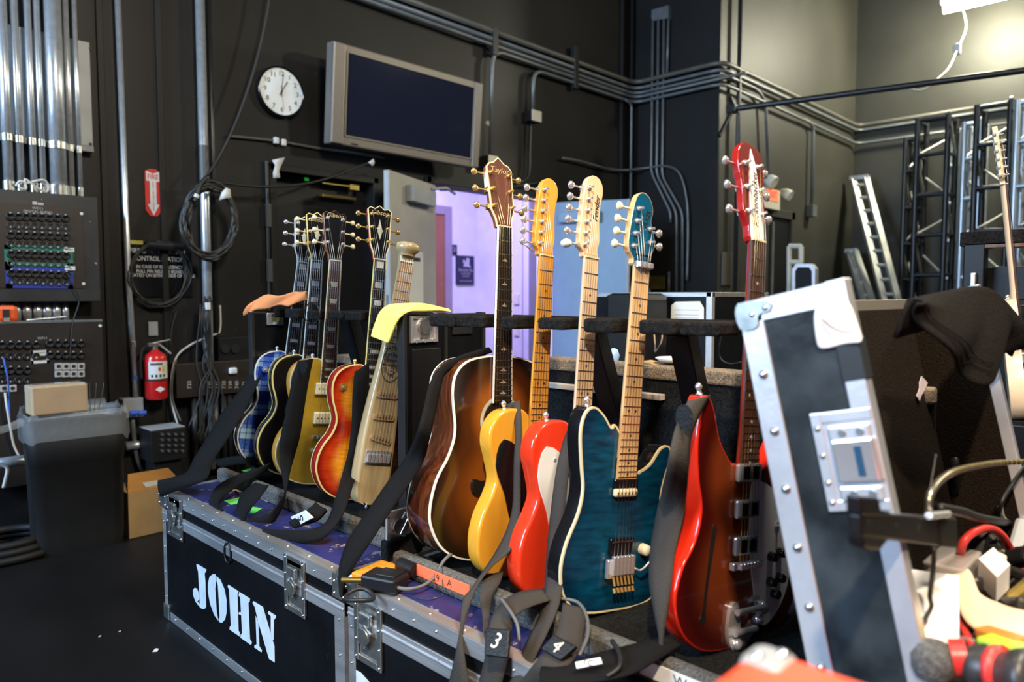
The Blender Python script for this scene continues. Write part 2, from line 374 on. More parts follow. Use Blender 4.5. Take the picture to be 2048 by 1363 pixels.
# lit hall behind the double door
hb = struct('wall_hall', MB().bb((3.2, 6.6, 0), (6.2, 6.7, 3.2)).bb((6.2, 5.83, 0), (6.3, 6.6, 3.2)).bb((6.2, 5.74, 0), (7.6, 5.84, 3.2)).bb((7.5, YW + .18, 0), (7.6, 5.84, 3.2)).bb((3.3, YW + .18, 0), (3.4, 6.7, 3.2)), M['hall'])
struct('ceiling', MB().bb((3.3, YW + .18, 3.1), (7.6, 6.7, 3.2)), M['hall'])
M['copper'] = mat('copper_lift_door', (.36, .15, .08), .35, .5, var=.1)
M['lfr'] = mat('lift_frame', (.30, .26, .30), .4, .3)
d2 = thing('door_2', None, None, at(870, 592, 'y', 6.58)); d2['kind'] = 'structure'
a, b = at(845, 425, 'y', 6.58), at(887, 425, 'y', 6.58)
MB().bb((a.x - .5, 6.57, 0), ((a.x + b.x) / 2 - .01, 6.6, a.z)).build('lift_leaf', M['copper'], d2, bevel=.003)
MB().bb(((a.x + b.x) / 2 + .01, 6.56, 0), (b.x, 6.6, a.z)).build('lift_leaf', M['copper'], d2, bevel=.003)
MB().bb((b.x, 6.54, 0), (b.x + .10, 6.6, a.z + .1)).bb((a.x - .6, 6.54, a.z), (b.x, 6.6, a.z + .1)).build('lift_frame', M['lfr'], d2, bevel=.004)
# the two leaves of the double door
def leaf(name, hinge, ang, wid, m, closer_u):
    R = Matrix.Rotation(ang, 4, 'Z'); T = Matrix.Translation(Vector(hinge)) @ R
    o = thing(name, None, None, mtx=T); o['kind'] = 'structure'
    MB().bb((0, -.0225, .01), (wid, .0225, ZD)).build('leaf', m, o, world=False, bevel=.003)
    return o
ang = math.radians(180 + 25.1)
dl = leaf('door_3', (3.80, YW - .03, 0), ang, .77, M['doorg'], 0)
# side of the leaf that the room sees is local +y
MB().bb((.12, .0225, ZD - .19), (.52, .085, ZD - .07)).build('door_closer', M['grey'], dl, world=False, bevel=.006)
MB().tube([(.14, .055, ZD - .05), (-.05, .10, ZD - .02), (-.30, .06, ZD - .03)], .012).build('closer_arm', M['grey'], dl, world=False)
pz = ZD - .55
pap = MB().bb((.24, .0225, pz - .62), (.50, .0245, pz)).build('notice_paper', M['paper'], dl, world=False, label='white paper notice')
MB().bb((.29, .0245, pz - .075), (.46, .0252, pz - .045)).build('heading', M['ink'], dl, world=False)
MB().bb((.73, -.024, .9), (.772, .024, 1.15)).bb((.768, -.012, .2), (.772, .012, 2.0)).build('edge_plate', M['grey'], dl, world=False)
dr = leaf('door_4', (5.30, YW - .03, 0), math.radians(-66.2), .72, M['doorb'], 0)
MB().bb((.06, -.085, ZD - .20), (.46, -.0225, ZD - .10)).build('door_closer', M['doorb'], dr, world=False, bevel=.006)
MB().bb((.70, -.026, .01), (.722, .026, ZD)).build('edge_plate', M['grey'], dr, world=False)
struct('trim_7', MB().bb((3.74, YW - .03, 0), (3.79, YW + .15, 2.10)).bb((5.31, YW - .03, 0), (5.36, YW + .15, 2.10)).bb((3.74, YW - .03, ZD + .02), (5.36, YW + .15, 2.10)), M['wall'], bevel=.004)
struct('trim_9', MB().bb((5.285, YW - .02, 0), (5.309, YW + .19, ZD + .018)).bb((3.791, YW + .02, 0), (3.81, YW + .19, ZD + .018)), M['hall'], bevel=.003)
# dark door in the right wall
a, b = at(1530, 432, 'y', YC), at(1572, 600, 'y', YC)
d5 = struct('door_5', MB().bb((a.x, YC - .02, 0), (b.x, YC, a.z)), M['black'])
c = at(1543, 470, 'y', YC - .02)
MB().bb((c.x - .02, YC - .04, .2), (c.x + .03, YC - .02, a.z - .05)).build('edge_strip', M['cond'], d5)
struct('trim_8', MB().bb((a.x - .09, YC - .05, 0), (a.x, YC, a.z + .09)).bb((b.x, YC - .05, 0), (b.x + .09, YC, a.z + .09)).bb((a.x - .09, YC - .05, a.z), (b.x + .09, YC, a.z + .09)), M['wall_c'], bevel=.004)

# ------------------------------------------------------------------ road cases
XF, XK, ZC = .949, 1.665, .461     # front face, back face and top of the row of cases
def rivet_mesh():
    mb = MB().lathe([(.0045, 0), (.0042, .0012), (.002, .0024), (.0003, .0027)], n=6, cap=False); return mb
def rivets(parent, pts, nrm, r=1.0):
    mb = MB(); q = Vector(nrm).to_track_quat('Z', 'Y').to_matrix().to_4x4()
    for p in pts:
        mb.lathe([(.0045 * r, 0), (.0042 * r, .0012), (.002 * r, .0024), (.0003, .0027)], Matrix.Translation(Vector(p)) @ q, n=6, cap=False)
    o = mb.build('rivets', M['steel'], parent); o['kind'] = 'stuff'; return o
def latch(parent, y0, y1, z0, z1, x):
    """recessed butterfly latch in a dish, on a face that looks to -x"""
    yc, zc = (y0 + y1) / 2, (z0 + z1) / 2; w, h = abs(y1 - y0), abs(z1 - z0)
    dish = MB(); fr = .16
    dish.bb((x - .004, yc - w / 2, zc - h / 2), (x, yc - w / 2 + w * fr, zc + h / 2)); dish.bb((x - .004, yc + w / 2 - w * fr, zc - h / 2), (x, yc + w / 2, zc + h / 2))
    dish.bb((x - .0038, yc - w / 2 + w * fr - .001, zc - h / 2 + .0003), (x - .0002, yc + w / 2 - w * fr + .001, zc - h / 2 + h * .11)); dish.bb((x - .0038, yc - w / 2 + w * fr - .001, zc + h / 2 - h * .08), (x - .0002, yc + w / 2 - w * fr + .001, zc + h / 2 - .0003))
    dish.bb((x + .001, yc - w / 2 + .004, zc - h / 2 + .004), (x + .006, yc + w / 2 - .004, zc + h / 2 - .004))
    d = dish.build('latch_dish', M['steel'], parent, bevel=.002)
    wing = MB().cyl((x - .010, yc, zc - h * .02), (x - .016, yc, zc - h * .02), w * .17, 14)
    wing.box((x - .012, yc, zc - h * .02), (.005, w * .28, h * .36), Matrix.Rotation(.55, 3, 'X')).cyl((x - .002, yc, zc - h * .02), (x - .012, yc, zc - h * .02), w * .07, 10)
    wing.build('latch_wing', M['steel'], d, bevel=.002)
    MB().bb((x - .014, yc - w * .20, zc + h * .16), (x - .003, yc + w * .20, zc + h * .34)).build('latch_keeper', M['steel'], d, bevel=.003)
    rivets(d, [(x - .004, yc + sy * w * .42, zc + t * h * .44) for sy in (-1, 1) for t in (-1, -.35, .35, 1)], (-1, 0, 0), .8)
    return d
def ball(parent, x, y, z, r=.025):
    mb = MB()
    mb.lathe([(r * math.cos(t), r * math.sin(t)) for t in [(-.5 + i / 8) * PI for i in range(9)]], Matrix.Translation((x + r * .55, y, z - r * .45)), 12, cap=False)
    mb.bb((x - .004, y - .035, z - .07), (x + .002, y + .035, z - .008))
    o = mb.build('corner_ball', M['steel'], parent, bevel=.002)
    rivets(parent, [(x - .004, y - .026, z - .03), (x - .004, y - .026, z - .06), (x - .004, y + .026, z - .03), (x - .004, y + .026, z - .06)], (-1, 0, 0))
def case(label, y0, y1, lipx, lipm):
    """low guitar trunk running along y with an aluminium-edged lid frame"""
    t = thing('road_case', label, 'road case', (XF + .3, (y0 + y1) / 2, 0), group='road cases in the row')
    MB().bb((XF + .003, y0 + .003, .012), (XK - .003, y1 - .003, ZC - .10)).build('body', M['lam'], t)
    MB().bb((XF + .004, y0 + .004, ZC - .066), (XK - .004, y1 - .004, ZC - .002)).build('lid_frame', M['lam'], t)
    MB().bb((XF + .008, y0 + .006, ZC - .105), (XK - .008, y1 - .006, ZC - .06)).build('valance', M['lam'], t)
    e = .036
    def ang(name, boxes): 
        mb = MB()
        for q in boxes: mb.bb(*q)
        return mb.build(name, M['alu'], t, bevel=.0015)
    ang('edge_angle', [((XF, y0, ZC - e), (XF + .003, y1, ZC)), ((XF, y0, ZC - .003), (XF + e, y1, ZC))])                      # upper front edge
    ang('edge_rail', [((XF - .001, y0, ZC - .108), (XF + .004, y1, ZC - .066)), ((XF - .004, y0, ZC - .084), (XF + .002, y1, ZC - .078))])
    ang('edge_angle', [((XF, y1 - .003, .02), (XF + .035, y1, ZC - .1)), ((XF, y1 - .028, .02), (XF + .003, y1, ZC - .1))])     # upright, far
    ang('edge_angle', [((XF, y0, .02), (XF + .035, y0 + .003, ZC - .1)), ((XF, y0, .02), (XF + .003, y0 + .045, ZC - .1))])     # upright, near
    ang('edge_angle', [((XF, y0, 0), (XF + .003, y1, .032)), ((XF, y0, 0), (XF + .04, y1, .003))])
    ang('edge_angle', [((XF, y1 - .036, ZC - .003), (XK, y1, ZC)), ((XF, y1 - .003, ZC - .04), (XK, y1, ZC))])
    ang('edge_angle', [((XF, y0, ZC - .003), (XK, y0 + .036, ZC)), ((XF, y0, ZC - .04), (XK, y0 + .003, ZC))])
    # top board between the front edge and the carpeted lip
    MB().bb((XF + e, y0 + .036, ZC - .004), (lipx, y1 - .036, ZC + .001)).build('top_board', M['bluelam'], t)
    rivets(t, [(XF - .0005, y0 + .06 + i * .075, ZC - .02) for i in range(int((y1 - y0 - .1) / .075) + 1)] + [(XF - .0005, y0 + .06 + i * .1, .018) for i in range(int((y1 - y0 - .1) / .1) + 1)]
           + [(XF - .0005, y1 - .014, .08 + i * .09) for i in range(4)] + [(XF - .0005, y0 + .022, .08 + i * .09) for i in range(4)], (-1, 0, 0), .8)
    rivets(t, [(XF + .018, y0 + .08 + i * .11, ZC) for i in range(int((y1 - y0 - .1) / .11) + 1)], (0, 0, 1), .8)
    # carpeted tray
    MB().bb((lipx, y0 + .03, ZC - .003), (lipx + .035, y1 - .03, ZC + .05)).build('tray_lip', lipm, t, bevel=.012)
    MB().bb((lipx + .03, y0 + .03, ZC - .003), (XK - .02, y1 - .03, ZC + .006)).build('tray_floor', M['carpet'], t)
    ball(t, XF, y1 - .012, ZC + .012); ball(t, XF, y0 + .012, ZC + .012)
    MB().bb((XF - .006, y1 - .05, .0), (XF + .02, y1 + .004, .055)).build('corner_cap', M['steel'], t, bevel=.006)
    return t
john = case('black road case with JOHN stencilled in white letters on its front', 1.487, 2.64, 1.13, M['carpetg'])
near = case('black road case in front of the acoustic guitar, orange tape on its carpet lip', .33, 1.470, 1.055, M['carpetg'])
latch(john, 2.455, 2.585, .315, .462, XF - .001); latch(john, 1.665, 1.772, .30, .452, XF - .001); latch(near, 1.330, 1.440, .28, .43, XF - .001)
# stencilled letters
Z7 = lambda q: at(300 + q[0] / 4.8154, 1080 + q[1] / 4.8154, 'x', XF + .0022)
LET = {'J': [[(448, 228), (470, 235), (545, 280), (543, 297), (528, 318), (536, 400), (543, 635), (532, 656), (505, 660), (482, 645), (472, 625), (480, 600), (465, 300), (450, 252)],
             [(432, 455), (455, 465), (472, 510), (475, 568), (458, 585), (471, 600), (468, 628), (440, 590), (418, 530), (415, 475)]],
       'O': [[(632, 325), (635, 420), (630, 470), (645, 690), (655, 740), (658, 772), (620, 720), (580, 610), (560, 500), (560, 410), (575, 350), (605, 325)],
             [(642, 343), (680, 380), (720, 470), (740, 580), (740, 690), (725, 760), (695, 792), (668, 785), (662, 760), (672, 735), (665, 600), (655, 430), (640, 390)]],
       'H': [[(755, 425), (855, 490), (845, 520), (855, 870), (868, 890), (865, 925), (768, 858), (768, 835), (780, 815), (762, 470), (748, 445)],
             [(862, 495), (965, 560), (962, 590), (950, 600), (965, 950), (983, 985), (975, 1008), (872, 935), (875, 905), (888, 895), (880, 720), (855, 710), (858, 690), (878, 690), (870, 550), (855, 530)]],
       'N': [[(1000, 585), (1090, 640), (1200, 1020), (1203, 1175), (1148, 1140), (1040, 770), (1010, 640), (988, 600)],
             [(1018, 725), (1045, 790), (1055, 1020), (1080, 1060), (1075, 1078), (1005, 1030), (1008, 1010), (1028, 1000)],
             [(1145, 680), (1215, 725), (1212, 745), (1195, 765), (1192, 960), (1182, 955), (1165, 890), (1165, 730), (1135, 700)]]}
M['stencil'] = mat('white_stencil_paint', (.56, .63, .70), .5, var=.12, scale=20, wear=((.3, .33, .38), .70, 30))
for k, polys in LET.items():
    mb = MB()
    for pl in polys: mb.poly([Z7(q) for q in pl], (-1, 0, 0), .0006)
    mb.build('stencil_letter', M['stencil'], john, fix=True, label='white stencilled letter ' + k)
mb = MB(); mb.poly([at(x, y, 'x', XF + .0022) for x, y in ((699, 1332), (722, 1344), (738, 1362), (758, 1395), (735, 1410), (712, 1380))], (-1, 0, 0), .0006)
mb.build('stencil_letter', M['stencil'], near, fix=True, label='white stencilled mark')
# chain ring on the JOHN case, tape on the lips
c = at(455, 1105, 'x', XF - .004); MB().tube([c + Vector((0, .022 * math.cos(a), .03 * math.sin(a))) for a in np.linspace(0, 2 * PI, 17)[:-1]], .003, 6, closed=True).build('pull_ring', M['blackpipe'], john)
M['otape'] = mat('fluorescent_orange_tape', (.95, .16, .06), .6, var=.06)
a, b = at(835, 1140, 'x', 1.053), at(938, 1178, 'x', 1.053)
MB().bb((1.0525, b.y, ZC + .018), (1.056, a.y + .005, ZC + .044)).build('tape_strip', M['otape'], near, label='orange tape strip')
text('19    A', .024, frame((1.0523, (a.y + b.y) / 2, ZC + .031), FACE_X), M['ink'], near, 'tape_writing', ext=.0001)
b = at(1340, 1330, 'x', 1.053)
MB().bb((1.0525, b.y - .08, ZC + .012), (1.056, b.y + .06, ZC + .040)).build('tape_strip', M['paper'], near, label='white tape strip')
text('W', .026, frame((1.0523, b.y - .02, ZC + .026), FACE_X), M['ink'], near, 'tape_writing', ext=.0001)
# coloured tape scraps on the JOHN case's top
M['pink'] = mat('pink_tape', (.9, .09, .25), .6); M['green'] = mat('green_tape', (.13, .62, .10), .6); M['purple'] = mat('purple_tape', (.14, .03, .25), .6); M['beige'] = mat('beige_tape', (.36, .31, .26), .6)
for nm, pts in (('pink', ((452, 942), (472, 946), (460, 953), (455, 951))), ('pink', ((487, 965), (512, 963), (508, 969), (498, 973))), ('green', ((484, 941), (500, 936), (512, 940), (508, 946))),
                ('green', ((448, 1001), (480, 994), (478, 1006), (462, 1009))), ('green', ((505, 1013), (524, 1016), (508, 1027), (500, 1024))), ('purple', ((455, 992), (470, 980), (478, 985), (468, 996))), ('beige', ((462, 980), (478, 976), (488, 984), (482, 990))), ('beige', ((520, 985), (545, 998), (535, 1004), (520, 996)))):
    q = [at(x, y, 'z', ZC + .002) for x, y in pts]
    MB().poly(q, (0, 0, 1), .0006).build('tape_scrap', M[nm], john, fix=True, label=nm + ' tape scrap')

# ------------------------------------------------------------------ racks that hold the necks
def rack(label, y0, y1, xb, necks, struts, group):
    t = thing('neck_rack', label, 'guitar rack', ((xb + XK) / 2, (y0 + y1) / 2, ZC), group=group)
    z = 1.075
    MB().bb((xb + .035, y0, z - .014), (xb + .085, y1, z + .006)).build('rail', M['lam'], t)
    edges = sorted([(n - .03, n + .03) for n in necks]); cuts = [y0] + [v for e in edges for v in e] + [y1]
    for i in range(0, len(cuts), 2):
        a, b = cuts[i], cuts[i + 1]
        if b - a < .012: continue
        n = max(1, int((b - a) / .085))
        for k in range(n):
            p, q = a + (b - a) * k / n + .002, a + (b - a) * (k + 1) / n - .002
            MB().bb((xb - .045 - random.random() * .012, p, z - .013 - random.random() * .007), (xb + .05, q, z + .013 + random.random() * .005)).build('foam_block', M['foam'], t, bevel=.006)
    MB().bb((xb + .03, y0, z - .01), (xb + .07, y1, z + .016)).build('foam_back', M['foam'], t, bevel=.009)
    for ya in struts:
        mb = MB(); a, b = Vector((xb + .07, ya, z - .01)), Vector((XK - .03, ya + .03, .62))
        d = (b - a); L = d.length; R = d.to_track_quat('Z', 'Y').to_matrix()
        mb.box((a + b) / 2, (.05, .05, L), R).build('strut', M['lam'], t, bevel=.003)
    return t
def back_box(t, y0, y1, zt, led):
    MB().bb((XK - .02, y0, ZC - .003), (XK + .03, y1, zt - .03)).build('back_panel', M['carpet'], t)
    MB().bb((XK - .03, y0, zt - .035), (XK + .05, y1, zt)).build('carpet_cap', M['carpetb'], t, bevel=.006)
    if led: 
        for a, b in led: MB().bb((XK - .045, a, zt - .088), (XK - .02, b, zt - .072)).build('ledge', M['beige'], t, bevel=.002)
    return t
ends = {}
# ------------------------------------------------------------------ guitars
def cr(P, k=5): return [tuple(p) for p in smooth_pts([(*p, 0) for p in P], k, True)]
def crv(P, k=5): return [(p[0], p[1]) for p in smooth_pts([(a, b, 0) for a, b in P], k, True)]
LP = [(0, 0), (.08, .006), (.135, .035), (.163, .085), (.165, .13), (.15, .18), (.124, .217), (.112, .25), (.116, .285), (.13, .32), (.139, .355), (.122, .378), (.092, .366), (.066, .338), (.04, .325), (.028, .34),
      (-.02, .432), (-.07, .438), (-.112, .415), (-.13, .375), (-.127, .325), (-.113, .28), (-.11, .25), (-.122, .215), (-.15, .175), (-.165, .13), (-.162, .085), (-.135, .035), (-.08, .006)]
TELE = [(0, 0), (.1, .006), (.146, .04), (.16, .095), (.149, .15), (.124, .2), (.115, .235), (.124, .28), (.139, .32), (.134, .355), (.108, .366), (.075, .345), (.045, .315), (.03, .315),
        (-.03, .392), (-.07, .402), (-.11, .392), (-.136, .36), (-.14, .32), (-.127, .28), (-.115, .235), (-.125, .2), (-.15, .15), (-.16, .095), (-.147, .04), (-.1, .006)]
AXIS = [(0, 0), (.09, .006), (.14, .04), (.157, .09), (.146, .15), (.123, .2), (.116, .24), (.126, .285), (.14, .325), (.132, .35), (.106, .345), (.078, .312), (.05, .296), (.032, .30),
        (-.032, .39), (-.048, .388), (-.072, .414), (-.10, .43), (-.124, .416), (-.133, .375), (-.124, .31), (-.115, .26), (-.123, .21), (-.149, .15), (-.158, .095), (-.142, .04), (-.09, .006)]
RIC = [(0, 0), (.1, .006), (.165, .045), (.19, .105), (.176, .17), (.145, .215), (.13, .25), (.133, .29), (.147, .35), (.137, .41), (.124, .425), (.108, .395), (.08, .357), (.045, .338), (.03, .342),
       (-.03, .352), (-.052, .360), (-.085, .402), (-.104, .455), (-.122, .480), (-.138, .468), (-.151, .40), (-.145, .33), (-.132, .28), (-.135, .24), (-.15, .205), (-.178, .165), (-.192, .105), (-.165, .045), (-.1, .006)]
DREAD = [(0, 0), (.1, .008), (.166, .042), (.2, .1), (.203, .15), (.187, .21), (.157, .26), (.141, .30), (.137, .335), (.142, .375), (.146, .42), (.137, .463), (.105, .494), (.05, .508)]
DREAD = DREAD + [(0, .51)] + [(-x, z) for x, z in DREAD[:0:-1]]
H_GIB = [(-.0215, 0), (-.023, .02), (-.034, .05), (-.036, .085), (-.0425, .172), (-.033, .181), (-.017, .177), (0, .189), (.017, .177), (.033, .181), (.0425, .172), (.036, .085), (.034, .05), (.023, .02), (.0215, 0)]
H_TAY = [(-.022, 0), (-.025, .02), (-.036, .045), (-.040, .16), (-.031, .172), (-.018, .176), (0, .192), (.018, .176), (.031, .172), (.040, .16), (.036, .045), (.025, .02), (.022, 0)]
H_FEN = crv([(-.0212, 0), (-.024, .012), (-.036, .032), (-.033, .09), (-.024, .165), (-.008, .193), (.014, .196), (.031, .181), (.034, .157), (.027, .127), (.025, .09), (.027, .045), (.0212, .018), (.0212, 0)], 3)
H_AX = crv([(-.022, 0), (-.025, .014), (-.041, .036), (-.036, .09), (-.022, .148), (0, .163), (.021, .153), (.031, .127), (.026, .101), (.034, .078), (.040, .052), (.031, .030), (.0225, .010), (.022, 0)], 3)
H_RIC = crv([(-.022, 0), (-.024, .03), (-.036, .06), (-.034, .11), (-.041, .15), (-.037, .185), (-.015, .207), (.015, .203), (.037, .19), (.041, .15), (.034, .11), (.036, .06), (.024, .03), (.022, 0)], 3)

fret_me = meshof(MB().box((0, 0, 0), (1, 1, 1)), 'fret', M['fret'])
def pose(foot, nut, L, yaw, lean=8.0):
    """stand a guitar so that its face's foot and its nut, L apart, show at these pixels"""
    d1 = (FW * FPX + RT * (foot[0] - CX) - UP * (foot[1] - CY)).normalized(); d2 = (FW * FPX + RT * (nut[0] - CX) - UP * (nut[1] - CY)).normalized()
    l = math.radians(lean); D = np.array([math.sin(l) * L, 0, math.cos(l) * L])
    A = np.stack([-np.array(d1), np.array(d2)], 1); s = np.linalg.lstsq(A, D, rcond=None)[0]
    P = EYEP + d1 * float(s[0]); Q = EYEP + d2 * float(s[1]); ax = (Q - P).normalized()
    y = math.radians(yaw); n = Vector((-math.sin(y), -math.cos(y), 0)); Yl = -(n - ax * n.dot(ax)).normalized(); Xl = Yl.cross(ax)
    return Matrix(((Xl.x, Yl.x, ax.x, P.x), (Xl.y, Yl.y, ax.y, P.y), (Xl.z, Yl.z, ax.z, P.z), (0, 0, 0, 1))), P, Q

def guitar(name, label, T, outline, thick, top, side, rnd, bind, nut, scale, heel, neckm, boardm, boardbind, head, headm, headside, headbind, tuners, inlay, bridge_z, frets=22, strm='string', tilt=10, logo=None, bevel_back=True, cat='guitar', nstr=6, nw=(.0215, .0275)):
    t = thing(name, label, cat, mtx=T, group='guitars standing in the rack')
    b = dict(world=False)
    OL = crv(outline)
    MB().prism(OL, 0, thick, m=0, ms=1, rnd=rnd).build('body', [top, side], t, **b)
    if bind:
        bm_, faces = bind
        for yy in faces:
            yo = -.0004 if yy == 0 else thick + .0004
            s = 1 if yy == 0 else -1
            mb = MB(); n = len(OL); A = []
            for i in range(n):
                p, q = Vector(OL[i - 1]), Vector(OL[(i + 1) % n]); tt = (q - p).normalized(); nn = Vector((tt.y, -tt.x))
                o = Vector(OL[i]); A.append((o, nn))
            ar = sum(OL[i][0] * OL[(i + 1) % n][1] - OL[(i + 1) % n][0] * OL[i][1] for i in range(n)); sg = 1 if ar > 0 else -1
            rows = []
            for off, y in ((-.0036, yo), (.0006, yo), (.0006, yo + s * .006)):
                rows.append([Vector((o.x + nn.x * sg * off, y, o.y + nn.y * sg * off)) for o, nn in A + A[:1]])
            mb.grid(rows, smooth=False); mb.build('binding', bm_, t, **b)
    fb = -.0085                                        # playing surface
    def hw(z): return nw[0] + (nw[1] - nw[0]) * (nut - z) / (nut - heel)
    # neck, round behind
    rows = []
    for z in np.linspace(heel - .01, nut + .008, 12):
        h = hw(z); dp = .016 + .006 * max(0, 1 - (z - heel) / .08)
        rows.append([Vector((h * math.cos(a), -.0045 + dp * math.sin(a), z)) for a in np.linspace(0, PI, 9)])
    mb = MB().grid(rows); mb.add([rows[-1][i] for i in range(9)], [tuple(range(9))]); mb.build('neck', neckm, t, **b)
    zend = nut - scale * (1 - 2 ** (-frets / 12)) - .006
    f = MB(); vs = []
    for z in (zend, nut): h = hw(z); vs += [(-h, fb, z), (h, fb, z), (h, -.003, z), (-h, -.003, z)]
    f.add(vs, [(0, 1, 5, 4), (1, 2, 6, 5), (3, 0, 4, 7), (0, 3, 2, 1), (4, 5, 6, 7)])
    board = f.build('fretboard', boardm, t, **b)
    if boardbind:
        g = MB()
        for sx in (-1, 1):
            g.add([(sx * (hw(zend) - .0018), fb - .0003, zend), (sx * (hw(zend) + .0006), fb - .0003, zend), (sx * (hw(nut) + .0006), fb - .0003, nut), (sx * (hw(nut) - .0018), fb - .0003, nut),
                   (sx * (hw(zend) + .0006), -.003, zend), (sx * (hw(nut) + .0006), -.003, nut)], [(0, 1, 2, 3), (1, 4, 5, 2)])
        g.build('board_binding', boardbind, board, **b)
    fz = [nut - scale * (1 - 2 ** (-k / 12)) for k in range(0, frets + 1)]
    for k in range(1, frets + 1):
        inst(fret_me, 'fret', board, (0, fb - .0003, fz[k]), None, (2 * hw(fz[k]) - .001, .0016, .0022))
    if inlay:
        kind, im = inlay
        for k in (3, 5, 7, 9, 12, 15, 17, 19, 21) if kind != 'block' else (1, 3, 5, 7, 9, 12, 15, 17, 19):
            if k > frets: continue
            zc = (fz[k] + fz[k - 1]) / 2; g = (fz[k - 1] - fz[k]); w = hw(zc)
            if kind == 'block': MB().box((0, fb - .0002, zc), (w * 1.15, .0005, g * .62)).build('inlay', im, board, **b)
            elif kind == 'trap': MB().poly([(-w * .62, fb - .0004, zc + g * .3), (w * .62, fb - .0004, zc + g * .3), (w * .42, fb - .0004, zc - g * .3), (-w * .42, fb - .0004, zc - g * .3)], (0, 1, 0), .0004).build('inlay', im, board, fix=True, **b)
            elif kind == 'vine': MB().poly([(-w * .42, fb - .0004, zc), (-w * .15, fb - .0004, zc + .002), (0, fb - .0004, zc + .008), (w * .15, fb - .0004, zc + .002), (w * .42, fb - .0004, zc), (w * .1, fb - .0004, zc - .002), (-w * .1, fb - .0004, zc - .002)], (0, 1, 0), .0004).build('inlay', im, board, fix=True, **b)
            else:
                for dx in ((-.010, .010) if k == 12 else (0,)): MB().cyl((dx, fb - .0005, zc), (dx, fb, zc), .0030, 10).build('inlay', im, board, **b)
    MB().box((0, fb + .0005, nut + .0015), (2 * nw[0] - .001, .006, .0035)).build('nut', M['ivory'], t, **b)
    # headstock in its own tilted frame
    HT = Matrix.Translation((0, -.004, nut)) @ Matrix.Rotation(math.radians(-tilt), 4, 'X')
    hs = None
    if head:
        hs = MB().prism(head, 0, .0155, HT, m=0, ms=1, rnd=.0015, smooth=False).build('headstock', [headm, headside], t, **b)
        if headbind:
            n = len(head); rows = [[], [], []]; ar = sum(head[i][0] * head[(i + 1) % n][1] - head[(i + 1) % n][0] * head[i][1] for i in range(n)); sg = 1 if ar > 0 else -1
            for i in list(range(n)) + [0]:
                p, q = Vector(head[i - 1]), Vector(head[(i + 1) % n]); tt = (q - p).normalized(); nn = Vector((tt.y, -tt.x)) * sg
                for r, (off, y) in enumerate(((-.0028, -.0004), (.0006, -.0004), (.0006, .004))): rows[r].append(HT @ Vector((head[i][0] + nn.x * off, y, head[i][1] + nn.y * off)))
            MB().grid(rows, smooth=False).build('head_binding', headbind, t, **b)
        if logo:
            s, size, lz, lm, rot, lx = logo
            text(s, size, HT @ frame((lx, -.0008, lz), FACE_A) @ Matrix.Rotation(rot, 4, 'Z'), lm, hs, 'logo', shear=.25, world=False, ext=.0003)
    # tuners: (x, z, side, button material)
    posts = []
    for i, (tx, tz, sd, hwm, bmat) in enumerate(tuners):
        p0 = HT @ Vector((tx, 0, tz)); nrm = (HT.to_3x3() @ Vector((0, -1, 0)))
        tn = MB().cyl(p0, p0 + nrm * .014, .0032, 8).cyl(p0, p0 + nrm * .003, .0062, 8).build('tuner', hwm, t, **b)
        ex = HT @ Vector((tx + sd * (.026 if abs(tx) < .022 else .024), .013, tz)); sidev = HT.to_3x3() @ Vector((sd, 0, 0)); p1 = HT @ Vector((tx, .013, tz))
        q = sidev.to_track_quat('Z', 'Y').to_matrix().to_4x4()
        btn = MB().cyl(p1 + sidev * .008, ex + sidev * .012, .0025, 6)
        MT = Matrix.Translation(ex + sidev * .012) @ q @ Matrix.Diagonal((.62, 1, 1, 1))
        btn.lathe([(.003, -.002), (.0075, .001), (.0095, .006), (.009, .011), (.005, .0145), (.0005, .0155)], MT, 10)
        btn.build('tuner_button', bmat, tn, **b)
        MB().box(p1 + sidev * .004, (.016, .012, .013), HT.to_3x3()).build('tuner_housing', hwm, tn, **b)
        posts.append(p0 + nrm * .008)
    # strings
    n = nstr
    for i in range(n):
        u = (i - (n - 1) / 2) / ((n - 1) / 2)
        pts = [Vector((u * .026, -.013, bridge_z)), Vector((u * nw[0] * .8, fb - .0035, nut + .003))]
        if posts and i < len(posts):
            pts.append(posts[i] if n == 6 else posts[i])
        MB().tube(pts, .0006 if i < 3 else .00045, 4).build('string', M[strm] if i < 4 else M['string'], t, **b)
    return t
def six_inline(x0, z0, x1, z1, hwm, bm):
    return [(x0 + (x1 - x0) * i / 5, z0 + (z1 - z0) * i / 5, -1, hwm, bm) for i in range(6)]
def three3(zs, x, hwm, bm): return [(-x, z, -1, hwm, bm) for z in zs] + [(x, z, 1, hwm, bm) for z in zs[::-1]]
def strapbutton(t, x, y, z, d, m):
    d = Vector(d).normalized(); p = Vector((x, y, z)); q = d.to_track_quat('Z', 'Y').to_matrix().to_4x4()
    MB().lathe([(.007, 0), (.0045, .003), (.0038, .008), (.0065, .012), (.0068, .016), (.003, .021), (.0005, .022)], Matrix.Translation(p) @ q, 12).build('strap_button', m, t, world=False)
def knob(t, x, z, m, r=.012, h=.016):
    MB().lathe([(r, 0), (r * .95, -h * .7), (r * .8, -h), (.0005, -h)], Matrix.Translation((x, 0, z)) @ Matrix.Rotation(-PI / 2, 4, 'X'), 14).build('knob', m, t, world=False)
def humb(t, z, m, w=.07, h=.038, poles=True, d=.012, pm='fret', bm=None):
    p = MB().box((0, -d / 2, z), (w, d, h)).build('pickup', m, t, world=False, bevel=.004)
    if poles:
        for i in range(6): MB().cyl((-w * .36 + i * w * .144, -d - .001, z), (-w * .36 + i * w * .144, -d, z), .0026, 8).build('pole_screw', M[pm], p, world=False)
    return p
